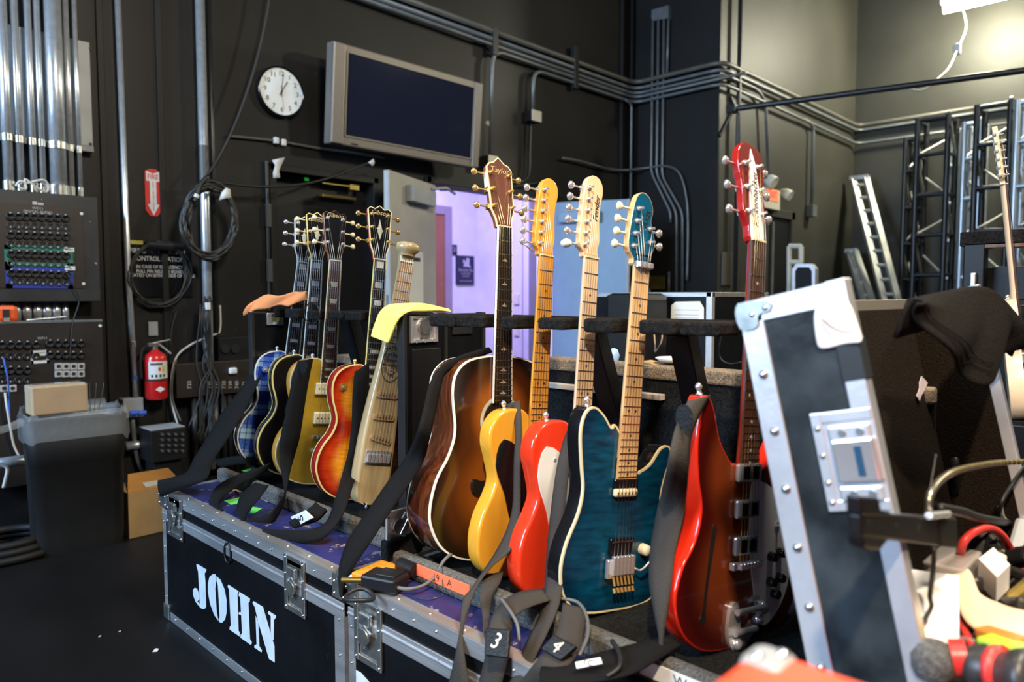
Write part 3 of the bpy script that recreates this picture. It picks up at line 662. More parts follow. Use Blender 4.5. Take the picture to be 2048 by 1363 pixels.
def tom(t, z, m, dz=-.045):
    b = MB().box((0, -.009, z), (.088, .010, .012)); 
    for i in range(6): b.box((-.026 + i * .0104, -.014, z), (.007, .005, .010))
    b.build('bridge', m, t, world=False, bevel=.0015)
    MB().box((0, -.008, z + dz), (.092, .012, .016)).build('tailpiece', m, t, world=False, bevel=.004)

G = {}
M['logo'] = mat('dull_gold_logo', (.40, .31, .13), .4)
YLP = 13
gd = M['goldm']; ch = M['chrome']
GB = (M['ivory'], (0, 1))
# plaid Les-Paul-shaped guitar
Tm, _, _ = pose((558, 932), (605, 525), .79, YLP)
g = guitar('electric_guitar', 'blue plaid single-cutaway electric guitar at the far left of the rack', Tm, LP, .055, plaid('blue_plaid_print'), M['gloss'], .0015, (M['wbind'], (0, 1)), .79, .628, .40, M['gloss'], M['ebony'], M['wbind'], H_GIB, M['gloss'], M['gloss'], M['wbind'],
           three3([.065, .11, .155], .028, ch, ch), ('block', M['pearl']), .165)
G['plaid'] = g; strapbutton(g, -.05, .027, .437, (-.1, 0, 1), ch); humb(g, .34, M['chrome']); humb(g, .22, M['chrome']); tom(g, .165, ch)
MB().cyl((-.095, -.012, .365), (-.095, .0, .365), .011, 14).cyl((-.095, -.022, .365), (-.095, -.01, .365), .004, 8).build('selector_switch', ch, g, world=False)
# black single-cut with cream binding
Tm, _, _ = pose((603, 950), (633, 522), .79, YLP)
g = guitar('electric_guitar', 'black single-cutaway electric guitar with yellow binding beside the plaid one', Tm, LP, .055, M['gloss'], M['gloss'], .0015, (M['ybind'], (0, 1)), .79, .628, .40, M['gloss'], M['ebony'], M['wbind'], H_GIB, M['gloss'], M['gloss'], M['ybind'],
           three3([.065, .11, .155], .028, gd, M['cream']), ('block', M['pearl']), .165, logo=('Gibson', .022, .158, M['logo'], 0, 0))
G['blk'] = g; strapbutton(g, -.05, .027, .437, (-.1, 0, 1), ch); humb(g, .34, M['goldm']); humb(g, .22, M['goldm']); tom(g, .165, gd)
# gold top
M['goldtop'] = mat('gold_bronze_lacquer', (.50, .31, .03), .3, .3, var=.08, scale=40, coat=.5)
M['goldside'] = mat('amber_mahogany_side', (.50, .24, .035), .3, coat=.4, var=.1)
Tm, _, _ = pose((643, 967), (669.5, 522), .79, YLP)
g = guitar('electric_guitar', 'gold-topped single-cutaway electric guitar with two cream pickups', Tm, LP, .052, M['goldtop'], M['goldside'], .0015, (M['ivory'], (0,)), .79, .628, .40, M['mahog'], M['rosew'], M['ivory'], H_GIB, M['gloss'], M['mahog'], None,
           three3([.065, .11, .155], .028, ch, M['cream']), ('trap', M['pearld']), .165, logo=('Gibson', .022, .168, M['logo'], 0, 0))
G['gold'] = g; strapbutton(g, -.05, .026, .437, (-.1, 0, 1), ch)
for z in (.335, .232): humb(g, z, M['cream'], .086, .042, True, .012, 'blackp' if False else 'fret')
tom(g, .165, ch); MB().poly([(.05, -.007, .36), (.085, -.007, .33), (.10, -.007, .25), (.085, -.007, .20), (.052, -.007, .20)], (0, 1, 0), .002).build('pickguard', M['cream'], g, world=False, fix=True)
MB().cyl((-.095, -.004, .365), (-.095, .0, .365), .013, 14).build('selector_ring', M['cream'], g, world=False)
# cherry sunburst
M['cburst'] = burst('cherry_sunburst_lacquer', [(0, (.95, .50, .04)), (.5, (.88, .36, .02)), (.80, (.50, .04, .006)), (1, (.20, .004, .004))], ((0, .12, .165, .14), (-.01, .33, .125, .125)), flame=.28, nscale=34, nstretch=(.6, 1, 5))
Tm, _, _ = pose((727, 998), (759, 520), .79, YLP)
g = guitar('electric_guitar', 'cherry sunburst single-cutaway electric guitar with cream binding', Tm, LP, .055, M['cburst'], M['cherry'], .0015, (M['ybind'], (0, 1)), .79, .628, .40, M['cherry'], M['ebony'], M['ybind'], H_GIB, M['gloss'], M['cherry'], M['ivory'],
           three3([.065, .11, .155], .028, gd, gd), ('block', M['pearl']), .165, logo=('Gibson', .022, .163, M['logo'], 0, 0))
G['burst'] = g; strapbutton(g, -.05, .027, .437, (-.1, 0, 1), gd); humb(g, .34, M['goldm']); humb(g, .22, M['goldm']); tom(g, .165, gd)
MB().cyl((-.095, -.003, .365), (-.095, .0, .365), .013, 14).cyl((-.095, -.012, .365), (-.095, -.002, .365), .005, 8).build('selector_switch', gd, g, world=False)
for k, nm in enumerate(('plaid', 'blk', 'burst')):       # split-diamond head ornament
    HT = Matrix.Translation((0, -.004, .79)) @ Matrix.Rotation(math.radians(-10), 4, 'X')
    MB().poly([HT @ Vector(p) for p in ((0, -.001, .07), (.009, -.001, .10), (0, -.001, .14), (-.009, -.001, .10))], (0, 1, 0), .0006).box(HT @ Vector((0, -.001, .104)), (.024, .001, .006), HT.to_3x3() @ Matrix.Rotation(.4, 3, 'Y')).build('head_inlay', M['pearld'], G[nm], world=False, fix=True)
    MB().poly([HT @ Vector(p) for p in ((-.009, -.0016, .012), (.009, -.0016, .012), (.011, -.0016, .035), (0, -.0016, .058), (-.011, -.0016, .035))], (0, 1, 0), .0012).build('rod_cover', M['gloss'], G[nm], world=False, fix=True)

# baseball-bat guitar
M['bat'] = mat('pale_ash_bat', (.36, .27, .135), .35, var=.22, scale=9, stretch=(8, 8, .5), coat=.3)
M['batd'] = mat('dark_ash', (.30, .20, .10), .35, var=.22, scale=9, stretch=(8, 8, .5), coat=.3)
M['brand'] = mat('burnt_brand_ink', (.035, .03, .035), .6)
Tm, _, _ = pose((741, 1009), (814, 524), .775, 16, 9)
g = thing('bat_guitar', 'guitar made from a pale wooden baseball bat, knob end up', 'guitar', mtx=Tm, group='guitars standing in the rack')
prof = [(0, .001), (.03, .0), (.052, .008), (.060, .03), (.062, .10), (.060, .20), (.055, .28), (.048, .36), (.038, .45), (.031, .53), (.026, .62), (.023, .72), (.0225, .77), (.026, .80)]
rows = []
for r, z in prof:                    # flattened on the playing side
    rows.append([Vector((r * math.cos(a), max(-.55, math.sin(a)) * r + .55 * r + .001, z)) for a in np.linspace(0, 2 * PI, 33)])
MB().grid(rows).build('body', M['bat'], g, world=False)
MB().lathe([(.026, .795), (.028, .805), (.036, .812), (.038, .822), (.036, .832), (.028, .838), (.001, .839)], Matrix.Translation((0, .013, 0)), 24).build('bat_knob', M['bat'], g, world=False)
bd = MB(); bd.add([(-.030, -.0012, .50), (.030, -.0012, .50), (.0215, -.0012, .775), (-.0215, -.0012, .775), (-.030, .004, .50), (.030, .004, .50), (.0215, .004, .775), (-.0215, .004, .775)], [(0, 1, 2, 3), (0, 3, 7, 4), (1, 5, 6, 2), (4, 5, 1, 0)])
bd = bd.build('fretboard', M['batd'], g, world=False)
for k in range(1, 18):
    z = .775 - .60 * (1 - 2 ** (-k / 12))
    if z > .44: inst(fret_me, 'fret', bd, (0, -.0016, z), None, (2 * (.0215 + (.775 - z) * .031), .0014, .0022))
MB().box((0, -.003, .776), (.043, .005, .004)).build('nut', M['ivory'], g, world=False)
for k, (z, tl) in enumerate(((.345, 0), (.275, 0), (.205, .22))):
    MB().prism(crv([(-.034, 0), (-.03, .008), (0, .0085), (.03, .008), (.034, 0), (.03, -.008), (0, -.0085), (-.03, -.008)], 3), -.006, .004, Matrix.Translation((0, 0, z)) @ Matrix.Rotation(tl, 4, 'Y')).build('pickup', M['batd'], g, world=False)
    for i in range(6): MB().cyl((-.024 + .0096 * i, -.0072, z - (-.024 + .0096 * i) * math.tan(tl)), (-.024 + .0096 * i, -.005, z - (-.024 + .0096 * i) * math.tan(tl)), .002, 8).build('pole_screw', M['fret'], g, world=False)
MB().box((0, -.004, .150), (.082, .008, .042)).build('bridge', ch, g, world=False, bevel=.001)
for i in range(6): MB().box((-.032 + i * .0128, -.011, .147), (.010, .008, .026)).build('saddle', ch, g, world=False, bevel=.001)
MB().box((.006, -.0155, .158), (.004, .002, .004)).build('red_chip', M['red'], g, world=False)
for i in range(6):
    u = -1 + i * .4
    MB().tube([(u * .026, -.012, .15), (u * .017, -.0055, .779), (u * .014, .006, .80)], .0006, 4).build('string', M['string'], g, world=False)
mb = MB(); rows = [[Vector((rx * math.cos(a) * k, -.0012, .445 + rz * math.sin(a) * k)) for a in np.linspace(0, 2 * PI, 41)] for k, rx, rz in ((1, .034, .058), (.93, .034, .058))]
mb.grid(rows, smooth=False); rows = [[Vector((rx * math.cos(a) * k, -.0012, .445 + rz * math.sin(a) * k)) for a in np.linspace(0, 2 * PI, 41)] for k, rx, rz in ((.62, .034, .058), (.56, .034, .058))]; mb.grid(rows, smooth=False)
mb.build('brand_oval', M['brand'], g, world=False)
for s, x, sz in (('SLUGGER', .004, .020), ('LOUISVILLE', -.0245, .011), ('GENUINE', .0245, .011)):
    text(s, sz, frame((x, -.0014, .445), FACE_A) @ Matrix.Rotation(PI / 2, 4, 'Z'), M['brand'], g, 'brand_lettering', world=False, ext=.0002)
strapbutton(g, 0, .03, .002, (0, 0, -1), ch); G['bat'] = g

# acoustic
M['tburst'] = burst('tobacco_sunburst_lacquer', [(0, (.40, .125, .018)), (.35, (.27, .075, .010)), (.68, (.055, .014, .004)), (.9, (.008, .004, .003))], ((.0, .17, .215, .21), (0, .36, .15, .17)))
M['rside'] = mat('glossy_rosewood', (.085, .022, .007), .14, var=.6, scale=7, stretch=(14, 14, 1.2), coat=.8)
Tm, _, _ = pose((997, 1114), (1007, 457), .84, 9)
g = guitar('acoustic_guitar', 'sunburst acoustic guitar with glossy rosewood sides and white binding', Tm, DREAD, .112, M['tburst'], M['rside'], .002, (M['wbind'], (0, 1)), .84, .648, .50, M['mahog'], M['ebony'], M['wbind'], H_TAY, mat('rosewood_head_face', (.10, .038, .025), .3, coat=.3, var=.2, scale=20, stretch=(6, 1, .6)), M['mahog'], M['ivory'],
           three3([.055, .10, .145], .029, gd, gd), ('vine', M['beige']), .19, frets=20, strm='bronze', logo=('Taylor', .023, .155, M['logo'], 0, 0))
G['ac'] = g
MB().cyl((0, -.0012, .345), (0, .0, .345), .052, 32).build('sound_hole_shade', M['ebony'], g, world=False)  # dark disc laid on the top for the shade of an open hole
mb = MB(); mb.grid([[Vector((r * math.cos(a), -.0015, .345 + r * math.sin(a))) for a in np.linspace(0, 2 * PI, 41)] for r in (.055, .064)], smooth=False); mb.build('rosette', M['pearld'], g, world=False)
MB().prism(crv([(-.085, .018), (-.055, .012), (0, .018), (.055, .012), (.085, .018), (.085, -.016), (.04, -.024), (0, -.020), (-.04, -.024), (-.085, -.016)], 3), -.009, 0, Matrix.Translation((0, 0, .185))).build('bridge', M['ebony'], g, world=False)
MB().box((0, -.0115, .193), (.075, .006, .004)).build('saddle', M['ivory'], g, world=False)
for i in range(6): MB().cyl((-.027 + .0108 * i, -.012, .177), (-.027 + .0108 * i, -.009, .177), .003, 8).build('bridge_pin', M['ivory'], g, world=False)
HT = Matrix.Translation((0, -.004, .84)) @ Matrix.Rotation(math.radians(-10), 4, 'X')
MB().box(HT @ Vector((-.0405, .008, .125)), (.0012, .0135, .04), HT.to_3x3()).build('side_label', M['paper'], g, world=False, label='white sticker on the headstock edge')

# butterscotch and red telecaster shapes
M['butter'] = mat('butterscotch_lacquer', (.64, .31, .028), .18, var=.08, scale=7, stretch=(5, 1, .6), coat=.6)
M['fiesta'] = mat('orange_red_lacquer', (.66, .038, .012), .17, coat=.6)
Tm, _, _ = pose((1058, 1148), (1090, 513), .78, 8)
g = guitar('electric_guitar', 'butterscotch yellow electric guitar with amber maple neck', Tm, TELE, .045, M['butter'], M['butter'], .006, None, .78, .648, .36, M['mapley'], M['mapley'], None, H_FEN, M['mapley'], M['mapley'], None,
           six_inline(-.022, .03, -.012, .165, ch, ch), ('dot', M['ink']), .10, frets=21, tilt=2)
G['yel'] = g; strapbutton(g, -.085, .022, .399, (-.25, 0, 1), ch)
MB().prism(crv([(-.03, .30), (-.10, .33), (-.12, .27), (-.09, .20), (-.06, .125), (.0, .12), (.05, .14), (.07, .2), (.09, .27), (.06, .30)], 3), -.0022, 0).build('pickguard', M['gloss'], g, world=False)
MB().box((0, -.005, .11), (.078, .010, .085)).build('bridge', ch, g, world=False, bevel=.002); humb(g, .30, ch, .08, .022, False)
for z in (.06, .10, .14): knob(g, .10, z, ch, .009, .02)
MB().tube([HTp for HTp in (Vector((-.034, .006, .79)), Vector((-.05, .004, .795)), Vector((-.066, .002, .80)))], .0022, 6).build('tuner_lever', ch, g, world=False)
Tm, _, _ = pose((1142, 1193), (1179, 517), .78, 8)
g = guitar('electric_guitar', 'bright orange-red electric guitar with pale maple neck and white pickguard', Tm, TELE, .045, M['fiesta'], M['fiesta'], .006, None, .78, .648, .36, M['maplep'], M['maplep'], None, H_FEN, M['maplep'], M['maplep'], None,
           six_inline(-.022, .03, -.012, .165, ch, ch), ('dot', M['ink']), .10, frets=21, tilt=2, logo=('Fender', .022, .12, M['ink'], 1.45, .014))
G['redt'] = g; strapbutton(g, -.085, .022, .399, (-.25, 0, 1), ch)
MB().prism(crv([(-.03, .315), (-.10, .345), (-.122, .28), (-.09, .20), (-.06, .125), (.0, .12), (.05, .14), (.07, .2), (.09, .27), (.06, .30)], 3), -.0024, 0).build('pickguard', M['white'], g, world=False)
MB().box((0, -.005, .11), (.078, .010, .085)).build('bridge', ch, g, world=False, bevel=.002); humb(g, .30, ch, .08, .022, False)
MB().cyl((-.075, -.004, .315), (-.075, -.002, .315), .004, 8).build('guard_screw', ch, g, world=False)
for z in (.06, .10, .14): knob(g, .10, z, ch, .009, .02)
# white plastic peg on the lowest tuner
HT = Matrix.Translation((0, -.004, .78)) @ Matrix.Rotation(math.radians(-2), 4, 'X')
MB().lathe([(.004, 0), (.009, .006), (.010, .02), (.006, .028), (.0005, .03)], Matrix.Translation(HT @ Vector((-.052, .013, .03))) @ Matrix.Rotation(-PI / 2 - .2, 4, 'Y'), 12).build('peg_winder', M['white'], g, world=False, label='white plastic peg')

# quilted blue
M['quilt'] = burst('blue_quilt_maple', [(0, (.002, .066, .13)), (.7, (.0015, .048, .105)), (1, (.001, .024, .06))], ((0, .13, .16, .15), (0, .33, .14, .14)), noise=.5, nscale=26, nstretch=(.7, 1, 3.0), rough=.2)
M['bluehd'] = mat('blue_headstock', (.004, .075, .15), .15, coat=.6)
Tm, _, _ = pose((1229, 1220), (1280, 532), .74, 11)
tun = [(-.026 + .004 * i, .040 + i * .028, -1, ch, M['cream']) for i in range(4)] + [(.022, .085, 1, ch, ch), (.024, .055, 1, ch, ch)]
g = guitar('electric_guitar', 'translucent blue quilted electric guitar with cream edge and maple neck', Tm, AXIS, .045, M['quilt'], M['gloss'], .002, (M['ivory'], (0,)), .74, .648, .335, M['maple'], M['maple'], None, H_AX, M['bluehd'], M['maple'], None,
           tun, ('dot', M['ink']), .105, tilt=3, logo=('AXIS', .02, .105, M['ink'], 1.25, .012))
G['blue'] = g; strapbutton(g, -.102, .022, .429, (-.15, 0, 1), ch)
for z, sp in ((.262, 1), (.138, 0)):
    MB().box((0, -.005, z + (.009 if sp else 0)), (.068, .010, .020 if sp else .036)).build('pickup', M['gloss'], g, world=False, bevel=.003)
    if sp: p = MB().box((0, -.006, z - .0105), (.068, .012, .019)).build('pickup', M['cream'], g, world=False, bevel=.008)
    for i in range(6): MB().cyl((-.026 + .0104 * i, -.0135, z - (.0105 if sp else -.009)), (-.026 + .0104 * i, -.010, z - (.0105 if sp else -.009)), .0022, 8).build('pole_screw', M['fret'] if not sp else M['brass'], g, world=False)
br = MB().box((0, -.008, .092), (.080, .010, .040)).build('bridge', ch, g, world=False, bevel=.002)
for i in range(6):
    x = -.0265 + i * .0106
    MB().box((x, -.016, .10), (.0085, .010, .040)).build('saddle', ch, br, world=False, bevel=.0015)
    MB().cyl((x, -.014, .083), (x, -.022, .060), .0028, 8).build('fine_tuner', gd, br, world=False)
    MB().cyl((x, -.020, .055), (x, -.024, .046), .0036, 8).build('fine_tuner', gd, br, world=False)
MB().tube(smooth_pts([(.036, -.014, .090), (.05, -.022, .087), (.075, -.028, .112), (.088, -.03, .128)], 5), .0026, 8).build('whammy_bar', ch, g, world=False)
knob(g, .07, .125, M['cream'], .013, .018)
MB().box((0, -.010, .741), (.046, .010, .014)).build('locking_nut', ch, g, world=False, bevel=.001)
for i in range(3): MB().box((-.015 + i * .015, -.018, .741), (.011, .007, .012)).build('nut_clamp', ch, g, world=False, bevel=.0015)
MB().box((0, -.0095, .762), (.046, .003, .004)).build('string_bar', M['gloss'], g, world=False)

# semi-hollow with three chrome pickups
M['fire'] = burst('red_brown_sunburst_lacquer', [(0, (.17, .040, .009)), (.45, (.13, .024, .006)), (.85, (.035, .003, .002)), (1, (.06, .003, .002))], ((0, .14, .19, .17), (-.02, .34, .135, .15)))
M['fireside'] = mat('red_lacquer_side', (.50, .018, .006), .16, coat=.7)
Tm, _, _ = pose((1478, 1292), (1511, 484), .79, 10)
g = guitar('electric_guitar', 'red sunburst semi-hollow electric guitar with three chrome pickups and vibrato tailpiece', Tm, RIC, .040, M['fire'], M['fireside'], .004, None, .79, .628, .355, M['cherry'], M['rosew'], None, H_RIC, mat('dark_cherry_face', (.12, .012, .008), .2, coat=.5), M['cherry'], None,
           three3([.06, .11, .16], .020, ch, ch), ('dot', M['pearl']), .155, frets=21, strm='bronze', tilt=8)
G['ric'] = g; strapbutton(g, -.126, .02, .482, (-.2, 0, 1), ch)
HT = Matrix.Translation((0, -.004, .79)) @ Matrix.Rotation(math.radians(-8), 4, 'X')
rc = MB().poly([HT @ Vector(p) for p in ((-.021, -.002, .004), (.021, -.002, .004), (.021, -.002, .09), (.016, -.002, .13), (.012, -.002, .165), (.002, -.002, .195), (-.006, -.002, .16), (-.012, -.002, .11), (-.018, -.002, .05))], (0, 1, 0), .0022).build('name_plate', M['white'], g, world=False, fix=True)
text('Rickenbacker', .022, HT @ frame((.003, -.0024, .088), FACE_A) @ Matrix.Rotation(1.5, 4, 'Z'), M['ink'], rc, 'logo', shear=.3, world=False, ext=.0002)
for z in (.335, .265, .195):
    p = MB().box((0, -.006, z), (.074, .012, .036)).build('pickup', ch, g, world=False, bevel=.005)
    for sx in (-.024, .024): MB().box((sx * .6, -.0125, z), (.020, .002, .026)).build('pickup_slot', M['gloss'], p, world=False, bevel=.001)
MB().box((0, -.009, .158), (.092, .012, .014)).build('bridge', ch, g, world=False, bevel=.002)
for i in range(6): MB().box((-.026 + .0104 * i, -.017, .158), (.007, .006, .012)).build('saddle', ch, g, world=False, bevel=.001)
MB().prism(crv([(.018, .31), (.05, .315), (.10, .29), (.125, .25), (.135, .21), (.155, .16), (.150, .10), (.115, .05), (.075, .03), (.05, .05), (.038, .10), (.02, .18)], 3), -.003, 0).build('pickguard', M['white'], g, world=False)
for x, z in ((.085, .165), (.115, .17), (.085, .115), (.115, .12), (.10, .09)): knob(g, x, z, M['gloss'], .010, .018)
MB().cyl((.105, -.018, .225), (.105, 0, .225), .003, 8).cyl((.105, -.006, .225), (.105, -.002, .225), .008, 10).build('selector_switch', ch, g, world=False)
MB().prism(crv([(-.098, .225), (-.092, .24), (-.083, .232), (-.086, .215), (-.100, .14), (-.106, .085), (-.105, .065), (-.115, .058), (-.123, .068), (-.116, .082), (-.108, .14)], 4), -.0008, .001).build('sound_slot_shade', M['ebony'], g, world=False)  # dark shape standing in for the shade inside an open slot
vb = MB().prism(crv([(-.040, .080), (-.02, .088), (-.012, .06), (-.006, .03), (.002, .012), (-.008, -.002), (-.03, .0), (-.045, .03)], 4), -.008, .0).build('vibrato_frame', ch, g, world=False)
MB().prism(crv([(.020, .085), (.045, .08), (.05, .055), (.03, .045), (.012, .03), (.0, .01), (.01, .0), (.03, .02), (.05, .035), (.06, .06), (.045, .095)], 4), -.008, 0).build('vibrato_arm_plate', ch, g, world=False)
MB().cyl((-.035, -.018, .074), (.05, -.018, .074), .006, 12).cyl((-.034, -.014, .034), (.03, -.014, .034), .007, 12).build('vibrato_bar', ch, g, world=False)
for x, z, r in ((.055, .070, .014), (-.022, .012, .012), (.04, .05, .009)): MB().lathe([(r, 0), (r, -.008), (r * .6, -.014), (.0005, -.016)], Matrix.Translation((x, -.006, z)) @ Matrix.Rotation(-PI / 2, 4, 'X'), 14).build('vibrato_boss', ch, g, world=False)

# racks now that the necks are known
def neck_y(nm, z=1.075):
    Mx = WORLD[G[nm].name]; P = Mx.translation; a = Mx.to_3x3() @ Vector((0, 0, 1)); k = (z - P.z) / a.z; q = P + a * k; return q
far_n = [neck_y(k) for k in ('plaid', 'blk', 'gold', 'burst', 'bat')]; near_n = [neck_y(k) for k in ('ac', 'yel', 'redt', 'blue', 'ric')]
rack('black fuzzy neck rest holding the plaid, black, gold and sunburst guitars', 1.78, 2.60, sum(p.x for p in far_n[:4]) / 4, [p.y for p in far_n], (2.27,), 'neck rests of the racks')
rack('black fuzzy neck rest holding the acoustic, yellow, red and blue guitars', .50, 1.56, sum(p.x for p in near_n) / 5, [p.y for p in near_n], (1.09, .84), 'neck rests of the racks')
back_box(near, .40, 1.47, .955, ((1.20, 1.46), (1.03, 1.15), (.42, .80)))
back_box(john, 1.80, 2.60, .90, None)
# ------------------------------------------------------------------ straps, cloths and small gear on the cases
def on(x, y, X):
    if isinstance(X, tuple):
        if X[0] == 'z': return at(x, y, 'z', X[1])
        Mx = WORLD[G[X[0]].name]; n = Mx.to_3x3() @ Vector((0, -1, 0)); return atp(x, y, Mx.translation + n * X[1], n)
    return at(x, y, 'x', X)
def ribbon_pts(st, k=6):
    L = smooth_pts([on(a, b, X) for a, b, c, d, X in st], k); R = smooth_pts([on(c, d, X) for a, b, c, d, X in st], k)
    return L, R
def strap(label, st, m, wide=3, th=.003, name='guitar_strap', cat='strap', group='guitar straps', bulge=.004):
    L, R = ribbon_pts(st)
    rows = []
    for a, b in zip(L, R):
        n = (b - a).cross(Vector((0, 0, 1))); n = n.normalized() if n.length > 1e-6 else Vector((-1, 0, 0))
        if n.x > 0: n = -n
        rows.append([a.lerp(b, t) + n * bulge * math.sin(PI * t) for t in np.linspace(0, 1, wide + 1)])
    o = MB().grid(rows).build(name, m, solid=th)
    return tag(o, label, cat, group)
def z1(zx, zy): return (300 + zx / 3.098, 680 + zy / 3.098)
def z3(zx, zy): return (660 + zx / 2.2725, 600 + zy / 2.2725)
def z4(zx, zy): return (660 + zx / 4.4975, 1060 + zy / 4.4975)
def z5(zx, zy): return (860 + zx / 3.531, 1100 + zy / 3.531)
def oval(o, x, y, X, w, h, m, name='leather_patch', label=None):
    p = at(x, y, 'x', X); d = MB()
    d.poly([p + Vector((0, -w * math.cos(a), h * math.sin(a))) for a in np.linspace(0, 2 * PI, 17)[:-1]], (-1, 0, 0), .002)
    return d.build(name, m, o, fix=True, label=label)
# plaid guitar's strap, down to the case corner
st = [(*z1(750, 68), *z1(795, 100), 1.37), (*z1(655, 118), *z1(722, 160), 1.33), (*z1(572, 290), *z1(645, 318), 1.25), (*z1(445, 450), *z1(570, 470), 1.17), (*z1(350, 610), *z1(480, 610), 1.10), (*z1(272, 735), *z1(392, 745), 1.03), (*z1(225, 820), *z1(345, 860), .98), (*z1(130, 850), *z1(190, 925), .95), (*z1(50, 868), *z1(66, 968), .942)]
o = strap('black webbing strap falling from the plaid guitar onto the case corner', st, M['strap']); oval(o, *z1(680, 135), 1.325, .020, .016, M['tan'], label='brown leather oval')
st = [(*z1(833, 92), *z1(905, 100), 1.365), (*z1(825, 200), *z1(902, 205), 1.345), (*z1(822, 330), *z1(885, 335), 1.32), (*z1(836, 455), *z1(862, 440), 1.30)]
o = strap('short black strap with brown oval on the black guitar', st, M['strap']); oval(o, *z1(865, 165), 1.345, .024, .018, M['tan'], label='brown leather oval')
st = [(*z1(915, 128), *z1(1012, 112), ('gold', .012)), (*z1(880, 240), *z1(988, 225), ('gold', .022)), (*z1(850, 410), *z1(958, 405), ('gold', .026)), (*z1(808, 600), *z1(928, 600), ('gold', .030)), (*z1(802, 740), *z1(886, 750), ('gold', .04)), (*z1(822, 860), *z1(858, 862), 1.15), (*z1(836, 935), *z1(845, 945), 1.11), (*z1(822, 970), *z1(812, 1050), 1.07), (*z1(740, 1070), *z1(745, 1150), 1.03), (*z1(640, 1098), *z1(650, 1180), 1.0), (*z1(562, 1085), *z1(590, 1150), .985), (*z1(538, 1040), *z1(600, 1075), .99), (*z1(570, 950), *z1(680, 975), 1.02), (*z1(655, 880), *z1(735, 900), 1.06)]
o = strap('long black strap hanging in front of the gold guitar and looping on the case', st, M['strap']); oval(o, *z1(950, 165), on(*z1(950, 165), ('gold', .022)).x - .012, .026, .022, M['leather'])
st = [(709, 743, 738, 724, ('burst', .012)), (705, 787, 737, 787, ('burst', .024)), (703, 845, 734, 845, ('burst', .028)), (696, 904, 728, 904, ('burst', .034)), (684, 948, 712, 950, ('burst', .05)), (672, 992, 698, 996, 1.12), (655, 1040, 680, 1038, 1.07), (630, 1056, 645, 1078, 1.03), (595, 1060, 600, 1088, 1.0), (555, 1058, 560, 1086, .985), (526, 1056, 531, 1083, .98)]
o = strap('black strap hanging in front of the cherry sunburst guitar', st, M['strap'])
st = [(*z3(720, 214), *z3(737, 236), ('ac', -.05)), (*z3(600, 248), *z3(612, 280), ('ac', -.045)), (*z3(505, 298), *z3(525, 335), ('ac', -.03)), (*z3(452, 380), *z3(502, 402), ('ac', -.012)), (*z3(428, 480), *z3(480, 500), ('ac', .002)), (*z3(395, 600), *z3(455, 620), ('ac', .015)), (*z3(340, 720), *z3(425, 730), 1.09), (*z3(260, 830), *z3(345, 855), 1.05), (*z3(170, 960), *z3(258, 985), 1.01), (*z3(88, 1080), *z3(180, 1105), .975), (*z3(48, 1185), *z3(112, 1205), .95), (*z3(40, 1270), *z3(65, 1290), .937), (*z3(48, 1340), *z3(58, 1348), .932)]
o = strap('wide black strap sweeping from the acoustic guitar down over the case edge', st, M['strap'])
st = [(1010, 809, 1040, 801, 1.265), (1030, 850, 1043, 850, 1.24), (1028, 930, 1041, 930, 1.21), (1026, 1010, 1041, 1010, 1.185), (1013, 1060, 1036, 1060, 1.16), (990, 1106, 1024, 1096, 1.12), (963, 1147, 985, 1131, 1.07), (943, 1177, 958, 1166, 1.03), (926, 1200, 941, 1206, .99), (921, 1255, 927, 1262, .955), (911, 1310, 929, 1312, .935), (897, 1370, 940, 1372, .925)]
o = strap('twisted grey strap hanging from the yellow guitar across the case edge', st, M['strapg'])
st = [(1160, 833, 1190, 824, 1.25), (1135, 862, 1168, 842, 1.235), (1121, 904, 1144, 900, 1.22), (1112, 948, 1137, 948, 1.20), (1103, 1014, 1130, 1014, 1.175), (1096, 1080, 1122, 1080, 1.15), (1091, 1146, 1125, 1146, 1.11), (1088, 1190, 1122, 1192, 1.08), (1077, 1235, 1111, 1228, 1.05), (1055, 1280, 1090, 1274, 1.0), (1038, 1318, 1070, 1314, .97), (1016, 1368, 1047, 1368, .945)]
o = strap('ribbed grey strap hanging between the red and blue guitars', st, M['strapg'])
st = [(1376, 800, 1421, 789, ('ric', .004)), (1350, 858, 1385, 862, ('ric', .02)), (1335, 930, 1377, 932, ('ric', .03)), (1316, 1015, 1370, 1015, 1.165), (1301, 1100, 1351, 1100, 1.14), (1299, 1164, 1343, 1164, 1.115), (1309, 1228, 1334, 1228, 1.095), (1318, 1270, 1328, 1270, 1.085), (1319, 1300, 1327, 1300, 1.08)]
o = strap('wide faded grey strap hanging left of the red semi-hollow guitar', st, M['strapg']); oval(o, 1369, 835, on(1369, 835, ('ric', .02)).x - .014, .017, .024, M['leather'], label='round embossed leather pad')
# straps that lie on the near case
st = [(1092, 1176, 1100, 1200, ('z', .535)), (1045, 1182, 1062, 1212, ('z', .535)), (1008, 1200, 1034, 1228, ('z', .53)), (985, 1232, 1026, 1242, ('z', .51)), (977, 1266, 1022, 1270, ('z', .495)), (971, 1312, 1015, 1318, .94), (957, 1368, 1002, 1370, .928)]
o = strap('brown-grey strap with pouch numbered 3 lying on the case lip', st, M['strapg'])
NT = Vector((-.72, -.1, .69)).normalized()
def tilt_frame(p, n, spin=0):
    x = Vector((0, -1, 0)); x = (x - n * x.dot(n)).normalized(); y = n.cross(x); return Matrix.Translation(p) @ Matrix(((x.x, y.x, n.x), (x.y, y.y, n.y), (x.z, y.z, n.z))).to_4x4() @ Matrix.Rotation(spin, 4, 'Z')
c0 = at(998, 1288, 'z', .50); q = [atp(x, y, c0, NT) for x, y in ((976, 1258), (1024, 1261), (1020, 1318), (972, 1312))]
MB().poly(q, NT, .010).build('strap_pouch', M['leather'], o, fix=True, bevel=.003)
